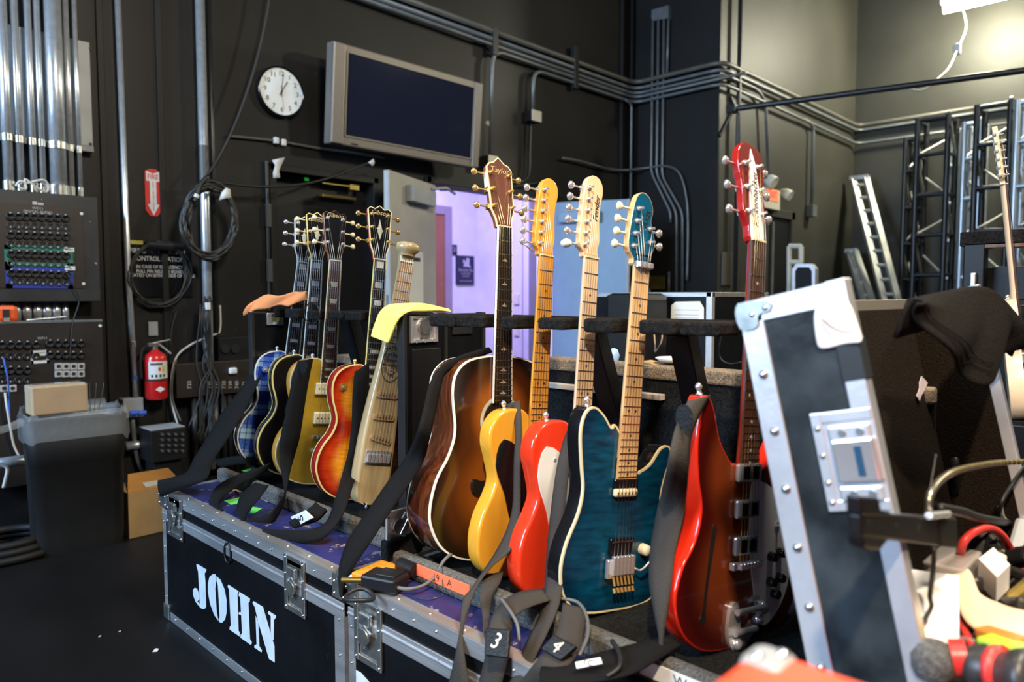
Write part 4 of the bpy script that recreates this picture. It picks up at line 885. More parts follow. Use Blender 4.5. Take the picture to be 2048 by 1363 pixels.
text('3', .040, tilt_frame(sum(q, Vector()) / 4 + NT * .0112, NT), M['white'], o, 'pouch_number', sx=.9)
st = [(1126, 1205, 1172, 1215, ('z', .53)), (1118, 1250, 1168, 1258, ('z', .525)), (1100, 1290, 1155, 1305, ('z', .51)), (1070, 1325, 1125, 1345, ('z', .49)), (1035, 1370, 1092, 1378, .935)]
o = strap('brown-grey strap with pouch numbered 4 crossing the case front', st, M['strapg'])
c0 = at(1122, 1298, 'z', .515); q = [atp(x, y, c0, NT) for x, y in ((1086, 1300), (1112, 1272), (1158, 1296), (1126, 1324))]
MB().poly(q, NT, .012).build('strap_pouch', M['leather'], o, fix=True, bevel=.003)
text('4', .034, tilt_frame(sum(q, Vector()) / 4 + NT * .0132, NT, -.4), M['cream'], o, 'pouch_number', sx=.9)
st = [(1352, 1268, 1362, 1290, ('z', .52)), (1300, 1280, 1316, 1318, ('z', .525)), (1250, 1292, 1268, 1345, ('z', .52)), (1195, 1306, 1212, 1360, ('z', .51)), (1140, 1322, 1150, 1368, ('z', .50)), (1082, 1334, 1085, 1380, ('z', .49))]
o = strap('dark strap with white tag lying at the bottom of the near case', st, M['strap'])
c0 = at(1180, 1326, 'z', .522); q = [atp(x, y, c0, NT) for x, y in ((1152, 1325), (1202, 1315), (1206, 1328), (1155, 1338))]
MB().poly(q, NT, .004).build('strap_tag', M['paper'], o, fix=True)
text('I C', .014, tilt_frame(sum(q, Vector()) / 4 + NT * .0046, NT, .2), M['ink'], o, 'tag_writing')
st = [(*z4(1400, 395), *z4(1560, 370), ('z', .53)), (*z4(1370, 470), *z4(1530, 470), ('z', .53)), (*z4(1345, 600), *z4(1480, 560), ('z', .52)), (*z4(1370, 760), *z4(1440, 740), ('z', .49)), (*z4(1390, 960), *z4(1420, 900), ('z', .475))]
strap('brown strap curled under the yellow guitar', st, M['strapg'])
st = [(*z1(400, 740), *z1(440, 790), 1.22), (*z1(560, 715), *z1(580, 765), 1.24), (*z1(660, 740), *z1(665, 790), 1.22)]
strap('flat black strap lying behind the tape scraps', st, M['strap'])
st = [(*z1(745, 760), *z1(735, 800), 1.19), (*z1(640, 800), *z1(650, 860), 1.14), (*z1(530, 840), *z1(560, 895), 1.09), (*z1(420, 900), *z1(480, 950), 1.04), (*z1(370, 985), *z1(430, 1000), 1.0), (*z1(385, 1020), *z1(440, 1050), .985), (*z1(450, 1045), *z1(460, 1050), .985)]
strap('black strap curving over pink and green tape on the JOHN case', st, M['strap'])
st = [(*z1(870, 1130), *z1(900, 1165), 1.02), (*z1(985, 1050), *z1(1030, 1120), 1.05), (*z1(1030, 1010), *z1(1095, 1050), 1.08)]
o = strap('black strap pouch with white tag marked 5', st, M['strap'], th=.012)
q = [at(*z1(*p), 'x', 1.03) for p in ((880, 1092), (968, 1052), (1018, 1098), (925, 1148))]
MB().poly(q, (-1, 0, 0), .006).build('strap_tag', M['paper'], o, fix=True, bevel=.001)
text('5', .04, frame(sum(q, Vector()) / 4 + Vector((-.0066, 0, 0)), FACE_X) @ Matrix.Rotation(1.9, 4, 'Z'), M['ink'], o, 'tag_writing')
# cloths
def cloth(name, label, st, m, th=.012, cat='cloth', wide=6, amp=.006, sub=1, fr=5):
    L, R = ribbon_pts(st, 6); rows = []
    for i, (a, b) in enumerate(zip(L, R)):
        rows.append([a.lerp(b, t) + Vector((-amp * math.sin(fr * t + i * .35), amp * .6 * math.cos(i * .6 + t * 3), amp * .7 * math.sin(i * .5 + t * 4))) for t in np.linspace(0, 1, wide + 1)])
    return tag(MB().grid(rows).build(name, m, solid=th, sub=sub), label, cat)
cloth('polishing_cloth', 'orange cloth draped over the far end of the neck rest', [(489, 632, 491, 627, 1.36), (499, 608, 507, 624, 1.36), (520, 593, 530, 617, 1.37), (545, 590, 550, 612, 1.38), (570, 588, 576, 612, 1.39), (592, 584, 594, 606, 1.41), (614, 580, 616, 601, 1.43)], M['orange'])
cloth('polishing_cloth', 'pale yellow cloth folded over the top of the black end panel', [(743, 673, 775, 686, 1.30), (750, 647, 790, 657, 1.31), (760, 622, 803, 632, 1.32), (782, 609, 816, 624, 1.34), (822, 606, 836, 622, 1.37), (862, 610, 868, 622, 1.42), (899, 619, 902, 625, 1.47)], M['yellow'], th=.010, amp=.002)
# black end panel between the two racks
ep = thing('rack_end_panel', 'tall black case end panel with butterfly latch, left of the acoustic guitar', 'case panel', (1.5, 1.75, ZC))
MB().bb((1.327, 1.742, ZC), (XK, 1.765, 1.085)).build('panel', M['lam'], ep, bevel=.003)
for x in (1.327, 1.488, XK - .012): MB().bb((x, 1.735, ZC), (x + .012, 1.77, 1.088)).build('edge_post', M['blackpipe'], ep, bevel=.002)
MB().bb((1.36, 1.738, .60), (1.475, 1.745, .98)).build('inset_panel', M['black'], ep, bevel=.003)
a, b = at(820, 632, 'y', 1.738), at(875, 683, 'y', 1.738); cxx, czz = (a.x + b.x) / 2, (a.z + b.z) / 2; w, h = b.x - a.x, a.z - b.z
d = MB().bb((a.x + w * .1 - .001, 1.7342, b.z + .0003), (b.x - w * .1 + .001, 1.7418, b.z + h * .14)).bb((a.x + w * .1 - .001, 1.7342, a.z - h * .1), (b.x - w * .1 + .001, 1.7418, a.z - .0003)).bb((a.x, 1.734, b.z), (a.x + w * .1, 1.742, a.z)).bb((b.x - w * .1, 1.734, b.z), (b.x, 1.742, a.z)).bb((a.x + .001, 1.739, b.z + .001), (b.x - .001, 1.7415, a.z - .001)).build('latch_dish', ch, ep, bevel=.003)
MB().cyl((cxx, 1.729, czz + h * .1), (cxx, 1.7385, czz + h * .1), w * .22, 16).box((cxx, 1.736, czz - h * .05), (w * .35, .008, h * .6)).build('latch_wing', M['steel'], d, bevel=.002)
for k in range(3): MB().cyl((a.x + w * (.18 + .32 * k), 1.731, b.z + h * .07), (a.x + w * (.18 + .32 * k), 1.735, b.z + h * .07), .006, 10).build('latch_rivet', ch, d)
a, b = at(905, 640, 'y', 1.738), at(945, 668, 'y', 1.738)
MB().bb((a.x, 1.736, b.z), (b.x, 1.744, a.z)).build('handle_dish', M['blackpipe'], ep, bevel=.004)
# far end panel
ep = thing('rack_end_panel', 'tall black case end panel at the far end under the orange cloth', 'case panel', (1.48, 2.64, ZC))
MB().bb((1.29, 2.625, ZC), (XK, 2.645, 1.078)).build('panel', M['lam'], ep, bevel=.003)
MB().bb((1.285, 2.62, ZC), (1.297, 2.65, 1.08)).build('edge_post', M['blackpipe'], ep, bevel=.002)
a, b = at(533, 626, 'y', 2.62), at(566, 649, 'y', 2.62)
MB().bb((a.x, 2.614, b.z), (b.x, 2.625, a.z)).build('latch_dish', ch, ep, bevel=.003); MB().cyl(((a.x + b.x) / 2, 2.606, (a.z + b.z) / 2), ((a.x + b.x) / 2, 2.616, (a.z + b.z) / 2), .012, 12).build('latch_wing', M['brass'], ep)
for x in (540, 590): 
    q = at(x, 690, 'y', 2.62); MB().bb((q.x, 2.615, .78), (q.x + .03, 2.626, .93)).build('inset_panel', M['black'], ep, bevel=.003)
# little sticker on the far case back
st_p = at(708, 700, 'x', XK - .022); 
sk = MB().box(st_p, (.002, .062, .05)).build('sticker', mat('blue_sticker', (.02, .12, .55), .5)); tag(sk, 'small blue and white sticker behind the gold guitar neck', 'sticker')
MB().box(st_p + Vector((-.0016, .008, 0)), (.001, .03, .022)).build('sticker_mark', M['white'], sk); MB().box(st_p + Vector((-.0018, .020, 0)), (.001, .005, .030)).build('sticker_mark', M['redp'], sk)
# gear lying on the near case
ob = thing('orange_box', 'small orange ribbed plastic box lying on the road case', 'box', at(765, 1160, 'z', ZC))
p = at(752, 1146, 'z', ZC + .014); R = Matrix.Rotation(.15, 3, 'Z')
M['opl'] = mat('orange_plastic', (.85, .27, .02), .4)
MB().box(p, (.10, .062, .024), R).build('box_body', M['opl'], ob, bevel=.003)
for k in range(5): MB().box(p + R @ Vector((-.02 + k * .016, 0, .0125)), (.003, .05, .0015), R).build('rib', M['opl'], ob)
MB().box(p + R @ Vector((-.0505, .012, 0)), (.001, .010, .008), R).build('white_mark', M['paper'], ob)
q = at(820, 1145, 'z', ZC + .01); MB().box(q, (.05, .02, .016), R).build('lid_flap', M['opl'], ob, bevel=.002)
tp = thing('wireless_pack', 'black wireless pack with red light lying on the road case edge', 'electronics', at(772, 1178, 'z', ZC))
p = at(770, 1160, 'z', ZC + .022); R = Matrix.Rotation(.35, 3, 'Z')
MB().box(p, (.062, .095, .034), R).build('pack_body', M['black'], tp, bevel=.006); MB().box(p + R @ Vector((.005, -.01, .018)), (.045, .055, .006), R).build('pack_cover', M['leather'], tp, bevel=.004)
MB().cyl(p + R @ Vector((-.02, .046, .012)), p + R @ Vector((-.02, .050, .012)), .004, 8).build('indicator', mat('red_led', (1, .02, .02), .3, emit=3), tp)
MB().cyl(p + R @ Vector((-.01, .05, -.004)), p + R @ Vector((-.03, .10, -.004)), .007, 8).build('plug', M['brass'], tp)
def cord(label, pts, r, m, name='cable', cat='cable', k=6, group=None, n=6):
    o = MB().tube(smooth_pts(pts, k), r, n).build(name, m); return tag(o, label, cat, group)
zc = lambda q, z: at(*q, 'z', z)
cord('grey cable running from the acoustic guitar to the wireless pack', [zc(z4(1090, 215), ZC + .07), zc(z4(1020, 280), ZC + .062), zc(z4(940, 420), ZC + .03), zc(z4(830, 500), ZC + .02), zc(z4(700, 525), ZC + .02), zc(z4(560, 505), ZC + .02)], .0042, M['greycable'])
c = zc(z4(265, 590), ZC + .005)
cord('black coiled lead ring at the case edge', [c + Vector((.030 * math.cos(a), .034 * math.sin(a), .004 * math.sin(2 * a))) for a in np.linspace(0, 6.4, 14)], .005, M['cable'])
cord('thin black wire looping under the orange tape', [zc(z4(1010, 340), ZC + .055), at(*z4(1012, 480), 'x', 1.05), zc(z4(1010, 585), ZC + .003), zc(z4(900, 620), ZC + .003), zc(z4(790, 610), ZC + .003), zc(z4(700, 580), ZC + .003)], .0012, M['cable'])
cord('grey cable bending down past the upright numbered pouch', [on(*z5(500, 340), ('z', .54)), on(*z5(560, 420), ('z', .535)), on(*z5(615, 520), ('z', .52)), on(*z5(630, 640), ('z', .50))], .0035, M['greycable'])
cord('longest grey cable loop, below the blue guitar', [on(*z5(920, 340), ('z', .535)), on(*z5(1040, 365), ('z', .535)), on(*z5(1105, 460), ('z', .53)), on(*z5(1115, 600), ('z', .52)), on(*z5(1055, 740), ('z', .51))], .0035, M['greycable'])
cord('dark cable loop over the white tagged strap', [on(*z5(1285, 640), ('z', .525)), on(*z5(1335, 720), ('z', .53)), on(*z5(1340, 820), ('z', .525)), on(*z5(1250, 890), ('z', .515))], .0045, M['cable'])
cord('black cable ring hanging on the black guitar neck', [at(*q, 'x', 1.36) for q in ((612, 640), (609, 622), (618, 606), (632, 607), (640, 625), (634, 642), (622, 646), (612, 640))], .002, M['cable'])
bk = thing('strap_buckle', 'rolled black strap with buckle on the tray lip left of the orange tape', 'strap', at(*z4(720, 340), 'z', ZC + .05))
p = at(*z4(730, 320), 'x', 1.06); MB().cyl(p + Vector((-.01, .03, .0)), p + Vector((-.01, -.03, .0)), .016, 14).build('strap_roll', M['leather'], bk)
MB().bb(p + Vector((0, -.03, -.03)), p + Vector((.05, .03, .012))).build('strap_fold', M['strap'], bk, bevel=.006)
lk = thing('butterfly_latch', 'open chrome butterfly latch beside the foot of the acoustic guitar', 'latch', at(795, 1060, 'y', 1.50))
p = at(795, 1050, 'y', 1.50)
MB().box(p, (.075, .008, .085)).build('latch_plate', ch, lk, bevel=.003); MB().cyl(p + Vector((0, -.012, 0)), p + Vector((0, -.004, 0)), .02, 14).box(p + Vector((.02, -.014, .0)), (.018, .006, .06), Matrix.Rotation(.6, 3, 'Y')).build('latch_wing', M['steel'], lk, bevel=.002)
for dx, dz in ((-.03, -.035), (.03, -.035), (-.03, .035)): MB().cyl(p + Vector((dx, -.007, dz)), p + Vector((dx, -.003, dz)), .005, 8).build('latch_rivet', ch, lk)
MB().bb((p.x - .045, 1.488, ZC), (p.x + .075, 1.515, p.z - .03)).build('latch_block', M['carpet'], lk, bevel=.006)
# ------------------------------------------------------------------ things on the back wall
def W(x, y, off=0.0): return at(x, y, 'y', YW - off)
def pipe(label, pts, r, m, name='conduit', cat='conduit', group=None, k=0, n=12, closed=False):
    o = MB().tube(smooth_pts(pts, k) if k else pts, r, n).build(name, m); return tag(o, label, cat, group)
def rpath(pts, rad=.08, k=5):
    """polyline with rounded bends"""
    pts = [Vector(p) for p in pts]; out = [pts[0]]
    for a, b, c in zip(pts, pts[1:], pts[2:]):
        u, v = (a - b), (c - b); r = min(rad, u.length * .45, v.length * .45); p, q = b + u.normalized() * r, b + v.normalized() * r
        out += [p.lerp(b, t).lerp(b.lerp(q, t), t) for t in np.linspace(0, 1, k + 1)]
    return out + [pts[-1]]
def strapclamp(o, p, r, m, axis='z'):
    a = Vector((0, 0, .018)) if axis == 'z' else (Vector((.018, 0, 0)) if axis == 'x' else Vector((0, .018, 0)))
    return MB().cyl(p - a, p + a, r * 1.18, 12).build('pipe_clamp', m, o)
PW = 'galvanised conduits above the audio panel'
desc = ['thin', 'second thin', 'third thin', 'fourth thin', 'thick', 'narrow', 'rightmost narrow']
for (px, wd), d in zip(((17, 16), (40.5, 13), (67, 12), (85, 11.5), (116.5, 28.7), (142.5, 10), (159.7, 8.8)), desc):
    top, bot = W(px - 3, -60, .08), W(px + 2, 384 + px * .08, .08)
    r = wd * top.y / 1450 * .47 * 1.0
    lab = 'thick galvanised conduit rising from the audio panel' if d == 'thick' else 'galvanised conduit above the audio panel, ' + {'thin': 'leftmost', 'second thin': 'second from the left', 'third thin': 'third from the left', 'fourth thin': 'just left of the thick one', 'narrow': 'just right of the thick one', 'rightmost narrow': 'rightmost and narrowest'}[d]
    o = pipe(lab, [(bot.x, bot.y, top.z), bot], r, M['galv'], group=PW)
    c = W(px, 272 + px * .17, .08); strapclamp(o, Vector((bot.x, bot.y, c.z)), r, M['steel'])
    MB().cyl(Vector(bot), Vector(bot) + Vector((0, 0, .06)), r * 1.22, 12).build('coupling', M['steel'], o)
a, b = W(0, 52, .01), W(185, 290, .01)
gp = MB().bb((a.x - .2, YW - .02, W(185, 293, .01).z), (b.x, YW, W(90, 66, .01).z)).build('backing_plate', M['grey'], bevel=.002); tag(gp, 'plain grey steel plate on the wall behind the conduits', 'plate')
for y in (97, 288): 
    c = W(181, y, .02); MB().cyl((c.x, YW - .024, c.z), (c.x, YW - .02, c.z), .008, 8).build('plate_bolt', M['ink'], gp)
a, b = W(-20, 272, .05), W(187, 300, .05)
tag(MB().bb((a.x, YW - .06, b.z - .015), (b.x, YW - .02, b.z + .02)).build('strut_channel', M['cond'], bevel=.003), 'horizontal steel strut channel clamping the conduits', 'channel')
pipe('knotted pale cord tied around the conduits', [W(32, 372, .13), W(40, 362, .14), W(55, 366, .14), W(70, 362, .14), W(88, 360, .14), W(97, 372, .13), W(92, 384, .13), W(70, 372, .14), W(50, 358, .14), W(52, 378, .14), W(36, 374, .14)], .006, M['whitecable'], name='cord', cat='cord', k=4, n=6)

# audio panel box
YP = YW - .16
bx = thing('audio_panel', 'scratched black digital audio panel with green and blue framed jacks', 'panel', (1.1, YW - .08, W(100, 603, .16).z))
def P(x, y, off=.16): return at(x, y, 'y', YW - off)
x0, x1 = P(-30, 500).x, P(198, 500).x; zt, zb = P(100, 386).z, P(100, 603).z
M['chip'] = mat('chipped_black_enamel', (.02, .021, .023), .4, var=.3, scale=8, wear=((.45, .46, .47), .665, 18))
MB().bb((x0, YP, zb), (x1, YW, zt)).build('panel_box', M['chip'], bx, bevel=.004)
M['pbrown'] = mat('dark_brown_panel', (.022, .016, .013), .4, var=.1)
MB().bb((x0, YP - .004, P(80, 576).z), (P(166, 500).x, YP, P(80, 410).z)).build('face_plate', M['pbrown'], bx, bevel=.001)
for nm, y0, y1, c in (('green', 492, 533, (.01, .17, .12)), ('blue', 533, 576, (.008, .03, .30))):
    m_ = mat(nm + '_frame_tape', c, .5); X0, X1, Z0, Z1 = P(8, 500).x, P(145, 500).x, P(75, y1).z, P(75, y0).z; t_ = .03
    MB().bb((X0, YP - .0055, Z0), (X1, YP - .004, Z0 + .022)).bb((X0, YP - .0055, Z1 - .022), (X1, YP - .004, Z1)).bb((X0, YP - .0055, Z0), (X0 + t_, YP - .004, Z1)).bb((X1 - t_, YP - .0055, Z0), (X1, YP - .004, Z1)).build('frame_tape', m_, bx, label=nm + ' tape frame')
jk = meshof(MB().lathe([(.021, 0), (.021, .006), (.015, .010), (.013, .004), (.001, .004)], Matrix.Rotation(PI / 2, 4, 'X'), 14).box((0, -.006, .020), (.008, .004, .006), None, 1), 'audio_jack', [M['black'], M['lineng']])
jk2 = meshof(MB().lathe([(.018, 0), (.019, .004), (.015, .004), (.013, -.002), (.001, -.002)], Matrix.Rotation(PI / 2, 4, 'X'), 14).cyl((0, -.005, -.006), (0, -.002, -.006), .0035, 8, m=1), 'audio_jack', [M['blackpipe'], M['lineng']])
for r, y in enumerate((433, 451, 470, 488, 508, 525, 546, 562)):
    for k in range(8):
        p = P(20.6 + k * 15.7 + (r * .4), y + k * .55, .165); inst(jk if r % 2 == 0 else jk2, 'audio_jack', bx, loc_in(bx, p))
for s, x, y in (('FOH', 138, 499), ('SL', 140, 536)):
    p = P(x, y, .168); MB().box(p, (.05, .001, .022)).build('name_label', M['paper'], bx); text(s, .018, frame(p + Vector((0, -.001, 0)), FACE_A), M['ink'], bx, 'label_writing')
text('WD11\nDIGITAL AUDIO', .018, frame(P(76, 420, .166), FACE_A), M['lineng'], bx, 'panel_title')
p = P(75, 407, .162); MB().box(p + Vector((-.012, 0, 0)), (.02, .001, .02)).box(p + Vector((.014, 0, 0)), (.026, .001, .012)).build('worn_label', M['lineng'], bx)
for x, y in ((163, 427), (167, 567)):
    p = P(x, y, .166); MB().cyl(p, p + Vector((0, -.004, 0)), .008, 10).build('panel_screw', M['white'], bx)
# short conduits between the two panels
for k, px in enumerate((12, 32, 53, 74, 93, 112, 130)):
    a, b = P(px, 604, .08), P(px, 642, .08)
    pipe('short galvanised conduit stub between the two panels, number %s from the left' % ('one', 'two', 'three', 'four', 'five', 'six', 'seven')[k], [(a.x, YW - .08, a.z), (a.x, YW - .08, b.z)], .022 if k < 6 else .017, M['galv'], group='conduit stubs between the panels')
a, b = P(53, 640, .15), P(132, 633, .15); tag(MB().cyl(a, b, .006, 8).build('metal_bar', M['galv']), 'thin bright metal bar lying on the lower panel', 'bar')
tm = thing('tape_measure', 'orange tape measure standing on the lower panel box', 'tape measure', P(12, 642, .14))
p = P(12, 627, .14); MB().box(p, (.10, .06, .085)).build('case', mat('orange_red_plastic', (.75, .10, .02), .4), tm, bevel=.02); MB().box(p + Vector((-.005, -.031, 0)), (.03, .003, .045)).build('belt_clip', M['ink'], tm); MB().box(p + Vector((-.005, -.033, -.03)), (.026, .002, .02)).build('clip_shine', M['chrome'], tm)
# lower patch panel
lp = thing('patch_panel', 'wide black patch panel with rows of jacks behind the trash can', 'panel', (1.0, YW - .08, .2))
x1 = P(207, 700).x; zt = P(100, 641).z
MB().bb((x0, YP, .15), (x1, YW, zt)).build('panel_box', M['chip'] if False else mat('brown_black_enamel', (.018, .014, .013), .42, var=.2), lp, bevel=.004)
MB().bb((x0, YP - .003, zt - .012), (x1, YP + .01, zt + .002)).build('worn_edge', M['cond'], lp, bevel=.002)
for y in (690, 712, 740, 760): 
    for k in range(5 if y < 730 else 4):
        p = P(4 + k * 17, y, .165); inst(jk if y in (690, 740) else jk2, 'patch_jack', lp, loc_in(lp, p))
for r, y in enumerate((687, 710)):
    for k in range(5): p = P(100 + k * 15.5, y, .165); inst(jk, 'patch_jack', lp, loc_in(lp, p))
sqj = meshof(MB().box((0, 0, 0), (.034, .008, .034)).cyl((0, -.006, 0), (0, -.003, 0), .010, 10, m=1), 'square_jack', [M['lineng'], M['ink']])
for r, y in enumerate((732, 747, 770)):
    for k in range(4): p = P(117 + k * 15, y, .166); inst(sqj, 'square_jack', lp, loc_in(lp, p))
for px in (8, 25, 57, 73): p = P(px, 776, .166); inst(sqj, 'square_jack', lp, loc_in(lp, p))
X0, X1, Z0, Z1 = P(61, 713).x, P(98, 713).x, P(80, 726).z, P(80, 700).z
MB().bb((X0, YP - .003, Z0), (X1, YP, Z0 + .015)).bb((X0, YP - .003, Z1 - .03), (X1, YP, Z1)).bb((X0, YP - .003, Z0), (X0 + .012, YP, Z1)).bb((X1 - .012, YP - .003, Z0), (X1, YP, Z1)).build('label_frame', M['paper'], lp, label='white paper label frame')
text('Monitor Control Zone', .011, frame(((X0 + X1) / 2, YP - .0035, Z1 - .012), FACE_A), M['ink'], lp, 'label_writing')
text('WP11', .018, frame(P(85, 676, .164), FACE_A), M['lineng'], lp, 'panel_title')
p = P(200, 651, .164); MB().cyl(p, p + Vector((0, -.004, 0)), .008, 10).build('panel_screw', M['white'], lp)
cord('blue plugged lead on the patch panel', [P(7, 716, .19), P(10, 730, .2), P(16, 760, .21), P(18, 800, .2), P(20, 860, .2)], .004, mat('blue_lead', (.03, .10, .5), .5))
cord('white lead hanging from the patch panel', [P(10, 785, .2), P(13, 810, .22), P(20, 850, .22), P(28, 890, .2), P(40, 915, .2)], .005, M['whitecable'])
cord('short white cable end above the cardboard carton', [P(60, 782, .2), P(66, 790, .22), P(74, 798, .22)], .006, M['whitecable'])
cord('thin black wire hanging from the blue framed jacks', [P(133, 546, .18), P(142, 556, .19), P(150, 580, .19), P(158, 604, .18), P(145, 650, .19), P(140, 720, .19)], .003, M['cable'])
# conduit right of the panels with tape and junction box
a, b = W(233, -60, .05), W(238, 560, .05); c = W(250, 800, .05)
o = pipe('tall galvanised conduit right of the audio panel with blue tape', [(a.x, a.y, a.z), (a.x + .01, b.y, b.z), (a.x + .03, c.y, c.z)], .0165, M['galv'])
p = W(248, 757, .05); MB().cyl((a.x + .027, p.y, p.z - .012), (a.x + .028, p.y, p.z + .012), .0175, 12).build('blue_tape', mat('blue_tape', (.04, .12, .42), .5), o)
strapclamp(o, Vector((a.x + .022, c.y, W(0, 700, .05).z)), .0165, M['steel'])
jb = thing('junction_box', 'grey steel junction box with blue connectors beside the trash can', 'box', W(268, 835, .06))
a, b = W(246, 798, .09), W(288, 832, .09); MB().bb((a.x, YW - .09, b.z), (b.x, YW - .01, a.z)).build('box_body', M['grey'], jb, bevel=.004)
for k, x in enumerate((268, 284)):
    p = W(x, 825, .11); MB().cyl(p + Vector((-.02, 0, 0)), p + Vector((.02, 0, 0)), .014, 10).build('connector', mat('blue_connector', (.03, .10, .50), .5) if k == 0 else bpy.data.materials['blue_connector'], jb)
pipe('galvanised conduit running down from the junction box', [W(264, 835, .05), W(268, 870, .05), W(274, 915, .05), W(292, 955, .05)], .013, M['cond'], k=3)
pipe('short horizontal pipe beside the knob box', [W(252, 892, .06), W(302, 886, .06)], .026, M['galv'])
pipe('horizontal grey pipe behind the trash can at the left edge', [at(-30, 930, 'y', 4.2), at(80, 915, 'y', 4.2)], .026, M['galv'])
pipe('white knotted string hanging at the left edge', [at(-5, 925, 'y', 4.1), at(14, 935, 'y', 4.1), at(12, 955, 'y', 4.1), at(7, 975, 'y', 4.1)], .008, M['whitecable'], name='string', cat='string', k=4, n=6)
# fire extinguisher arrow sign
FS = lambda x, y: W(x, y, .006)
sg = thing('fire_extinguisher_sign', 'red and white arrow-shaped fire extinguisher sign on black wall', 'sign', FS(306, 432))
xa, xb, z0, z1_ = FS(290, 380).x, FS(322, 380).x, FS(306, 432).z, FS(306, 338).z; w_, h_ = xb - xa, z1_ - z0; xm = (xa + xb) / 2
MB().poly([(xm + w_ * u, YW - .004, z0 + h_ * v) for u, v in ((-.5, .12), (-.22, 0), (.22, 0), (.5, .12), (.5, .94), (.2, 1), (-.2, 1), (-.5, .94))], (0, -1, 0), .003).build('sign_plate', M['redp'], sg, fix=True)
MB().poly([(xm + w_ * u, YW - .0072, z0 + h_ * v) for u, v in ((0, .015), (.36, .25), (.2, .25), (.2, .74), (.42, .74), (.42, .955), (0, .90), (-.42, .955), (-.42, .74), (-.2, .74), (-.2, .25), (-.36, .25))], (0, -1, 0), .0008).build('arrow', M['white'], sg, fix=True)
text('FIRE', h_ * .155, frame((xm, YW - .009, z0 + h_ * .83), FACE_A), M['redp'], sg, 'sign_writing', sx=.78)
for i, cc in enumerate('EXTINGUISHER'): text(cc, h_ * .055, frame((xm, YW - .009, z0 + h_ * (.705 - i * .0515)), FACE_A), M['redp'], sg, 'sign_letter')
# safety-curtain control sign
cs = thing('control_sign', 'black control station sign with white capital lettering behind a cable coil', 'sign', W(316, 600))
a, b = W(246, 482, .012), W(386, 600, .012)
MB().bb((a.x, YW - .012, b.z + .02), (b.x, YW, a.z)).build('sign_plate', M['gloss'], cs, bevel=.002)
M['sgw'] = mat('engraved_white', (.62, .64, .66), .6)
for s, y, sz in (('FIRE SAFETY CURTAIN', 503, .040), ('CONTROL STATION', 518, .040), ('IN CASE OF EMERGENCY', 534, .028), ('PULL PIN RELEASE BOXES', 543, .028), ('LOCATED ON EITHER SIDE OF STAGE', 551, .028)):
    p = W(318 + (y - 518) * .12, y, .0135); text(s, sz, frame(p, FACE_A), M['sgw'], cs, 'sign_writing', sx=.86 if y > 530 else .8)
for x, y in ((251, 491), (252, 561)): p = W(x, y, .014); MB().cyl(p, p + Vector((0, -.004, 0)), .007, 8).build('sign_screw', M['steel'], cs)
p = W(268, 484, .016); tag(MB().box(p, (.10, .002, .022)).build('tape_strip', mat('yellow_tape', (.42, .38, .05), .6)), 'yellow tape strip above the control sign', 'tape')
p = W(330, 491, .05); tag(MB().cyl(p + Vector((-.10, 0, 0)), p + Vector((.10, 0, 0)), .03, 14).build('cable_hook', M['blackpipe']), 'black tube hook holding the cable coil over the sign', 'hook')
def coil(label, cx, cy, rx, ry, off, n, r, m, sp=.02, rough=.05, seed=1):
    rnd = random.Random(seed); t = thing('cable_coil', label, 'cable coil', W(cx, cy + ry, off))
    for k in range(n):
        ax, ay = rx * (1 - rough * rnd.random() * 2), ry * (1 - rough * rnd.random() * 2); ox, oy = (rnd.random() - .5) * rx * .12, rnd.random() * ry * rough
        pts = [W(cx + ox + ax * math.cos(a) * (1 + .05 * math.sin(3 * a + k)), cy + oy + ay * math.sin(a), off + sp * rnd.random()) for a in np.linspace(0, 2 * PI, 29)[:-1]]
        MB().tube(pts, r, 6, closed=True).build('cable_turn', m, t)
    return t
coil('thin black cable coil hanging over the control sign', 318, 545, 62, 66, .05, 7, .005, M['cable'], seed=3)
cord('thin black cable hanging from the coil to the extinguisher', [W(330, 606, .05), W(352, 620, .05), W(345, 650, .05), W(341, 690, .05), W(341, 730, .05)], .003, M['cable'])
p = W(306, 657, .008); tag(MB().box(p, (.055, .012, .085)).build('wall_plate', M['grey'], bevel=.003), 'small grey wall plate above the fire extinguisher', 'wall plate')
# extinguisher
fe = thing('fire_extinguisher', 'red fire extinguisher hanging on the black wall', 'fire extinguisher', W(314, 797, .1))
p0, p1 = W(313, 797, .09), W(313, 702, .09); X = p0.x; r = .062; H_ = p1.z - p0.z
MB().lathe([(r * .85, 0), (r, .012), (r, H_ * .86), (r * .85, H_ * .94), (r * .45, H_), (r * .3, H_ + .012)], Matrix.Translation((X, p0.y, p0.z)), 24).build('cylinder', M['red'], fe)
def band(z0, z1, a0, a1, m, nm): 
    MB().grid([[Vector((X + (r + .0008) * math.sin(a), p0.y - (r + .0008) * math.cos(a), z)) for a in np.linspace(a0, a1, 14)] for z in (z0, z1)]).build(nm, m, fe)
band(p0.z + H_ * .44, p0.z + H_ * .80, -1.0, 1.2, M['paper'], 'instruction_label'); band(p0.z + H_ * .72, p0.z + H_ * .77, -.8, .3, M['ink'], 'label_heading')
for i in range(4): band(p0.z + H_ * .47, p0.z + H_ * .53, -.75 + i * .36, -.55 + i * .36, M['ink'], 'label_icon')
band(p0.z + H_ * .60, p0.z + H_ * .68, -.1, .12, M['redp'], 'label_figure'); band(p0.z + H_ * .58, p0.z + H_ * .70, .25, .55, mat('label_yellow', (.6, .5, .05), .5), 'label_patch')
band(p0.z + H_ * .385, p0.z + H_ * .43, -1.4, 1.4, M['ink'], 'retaining_strap')
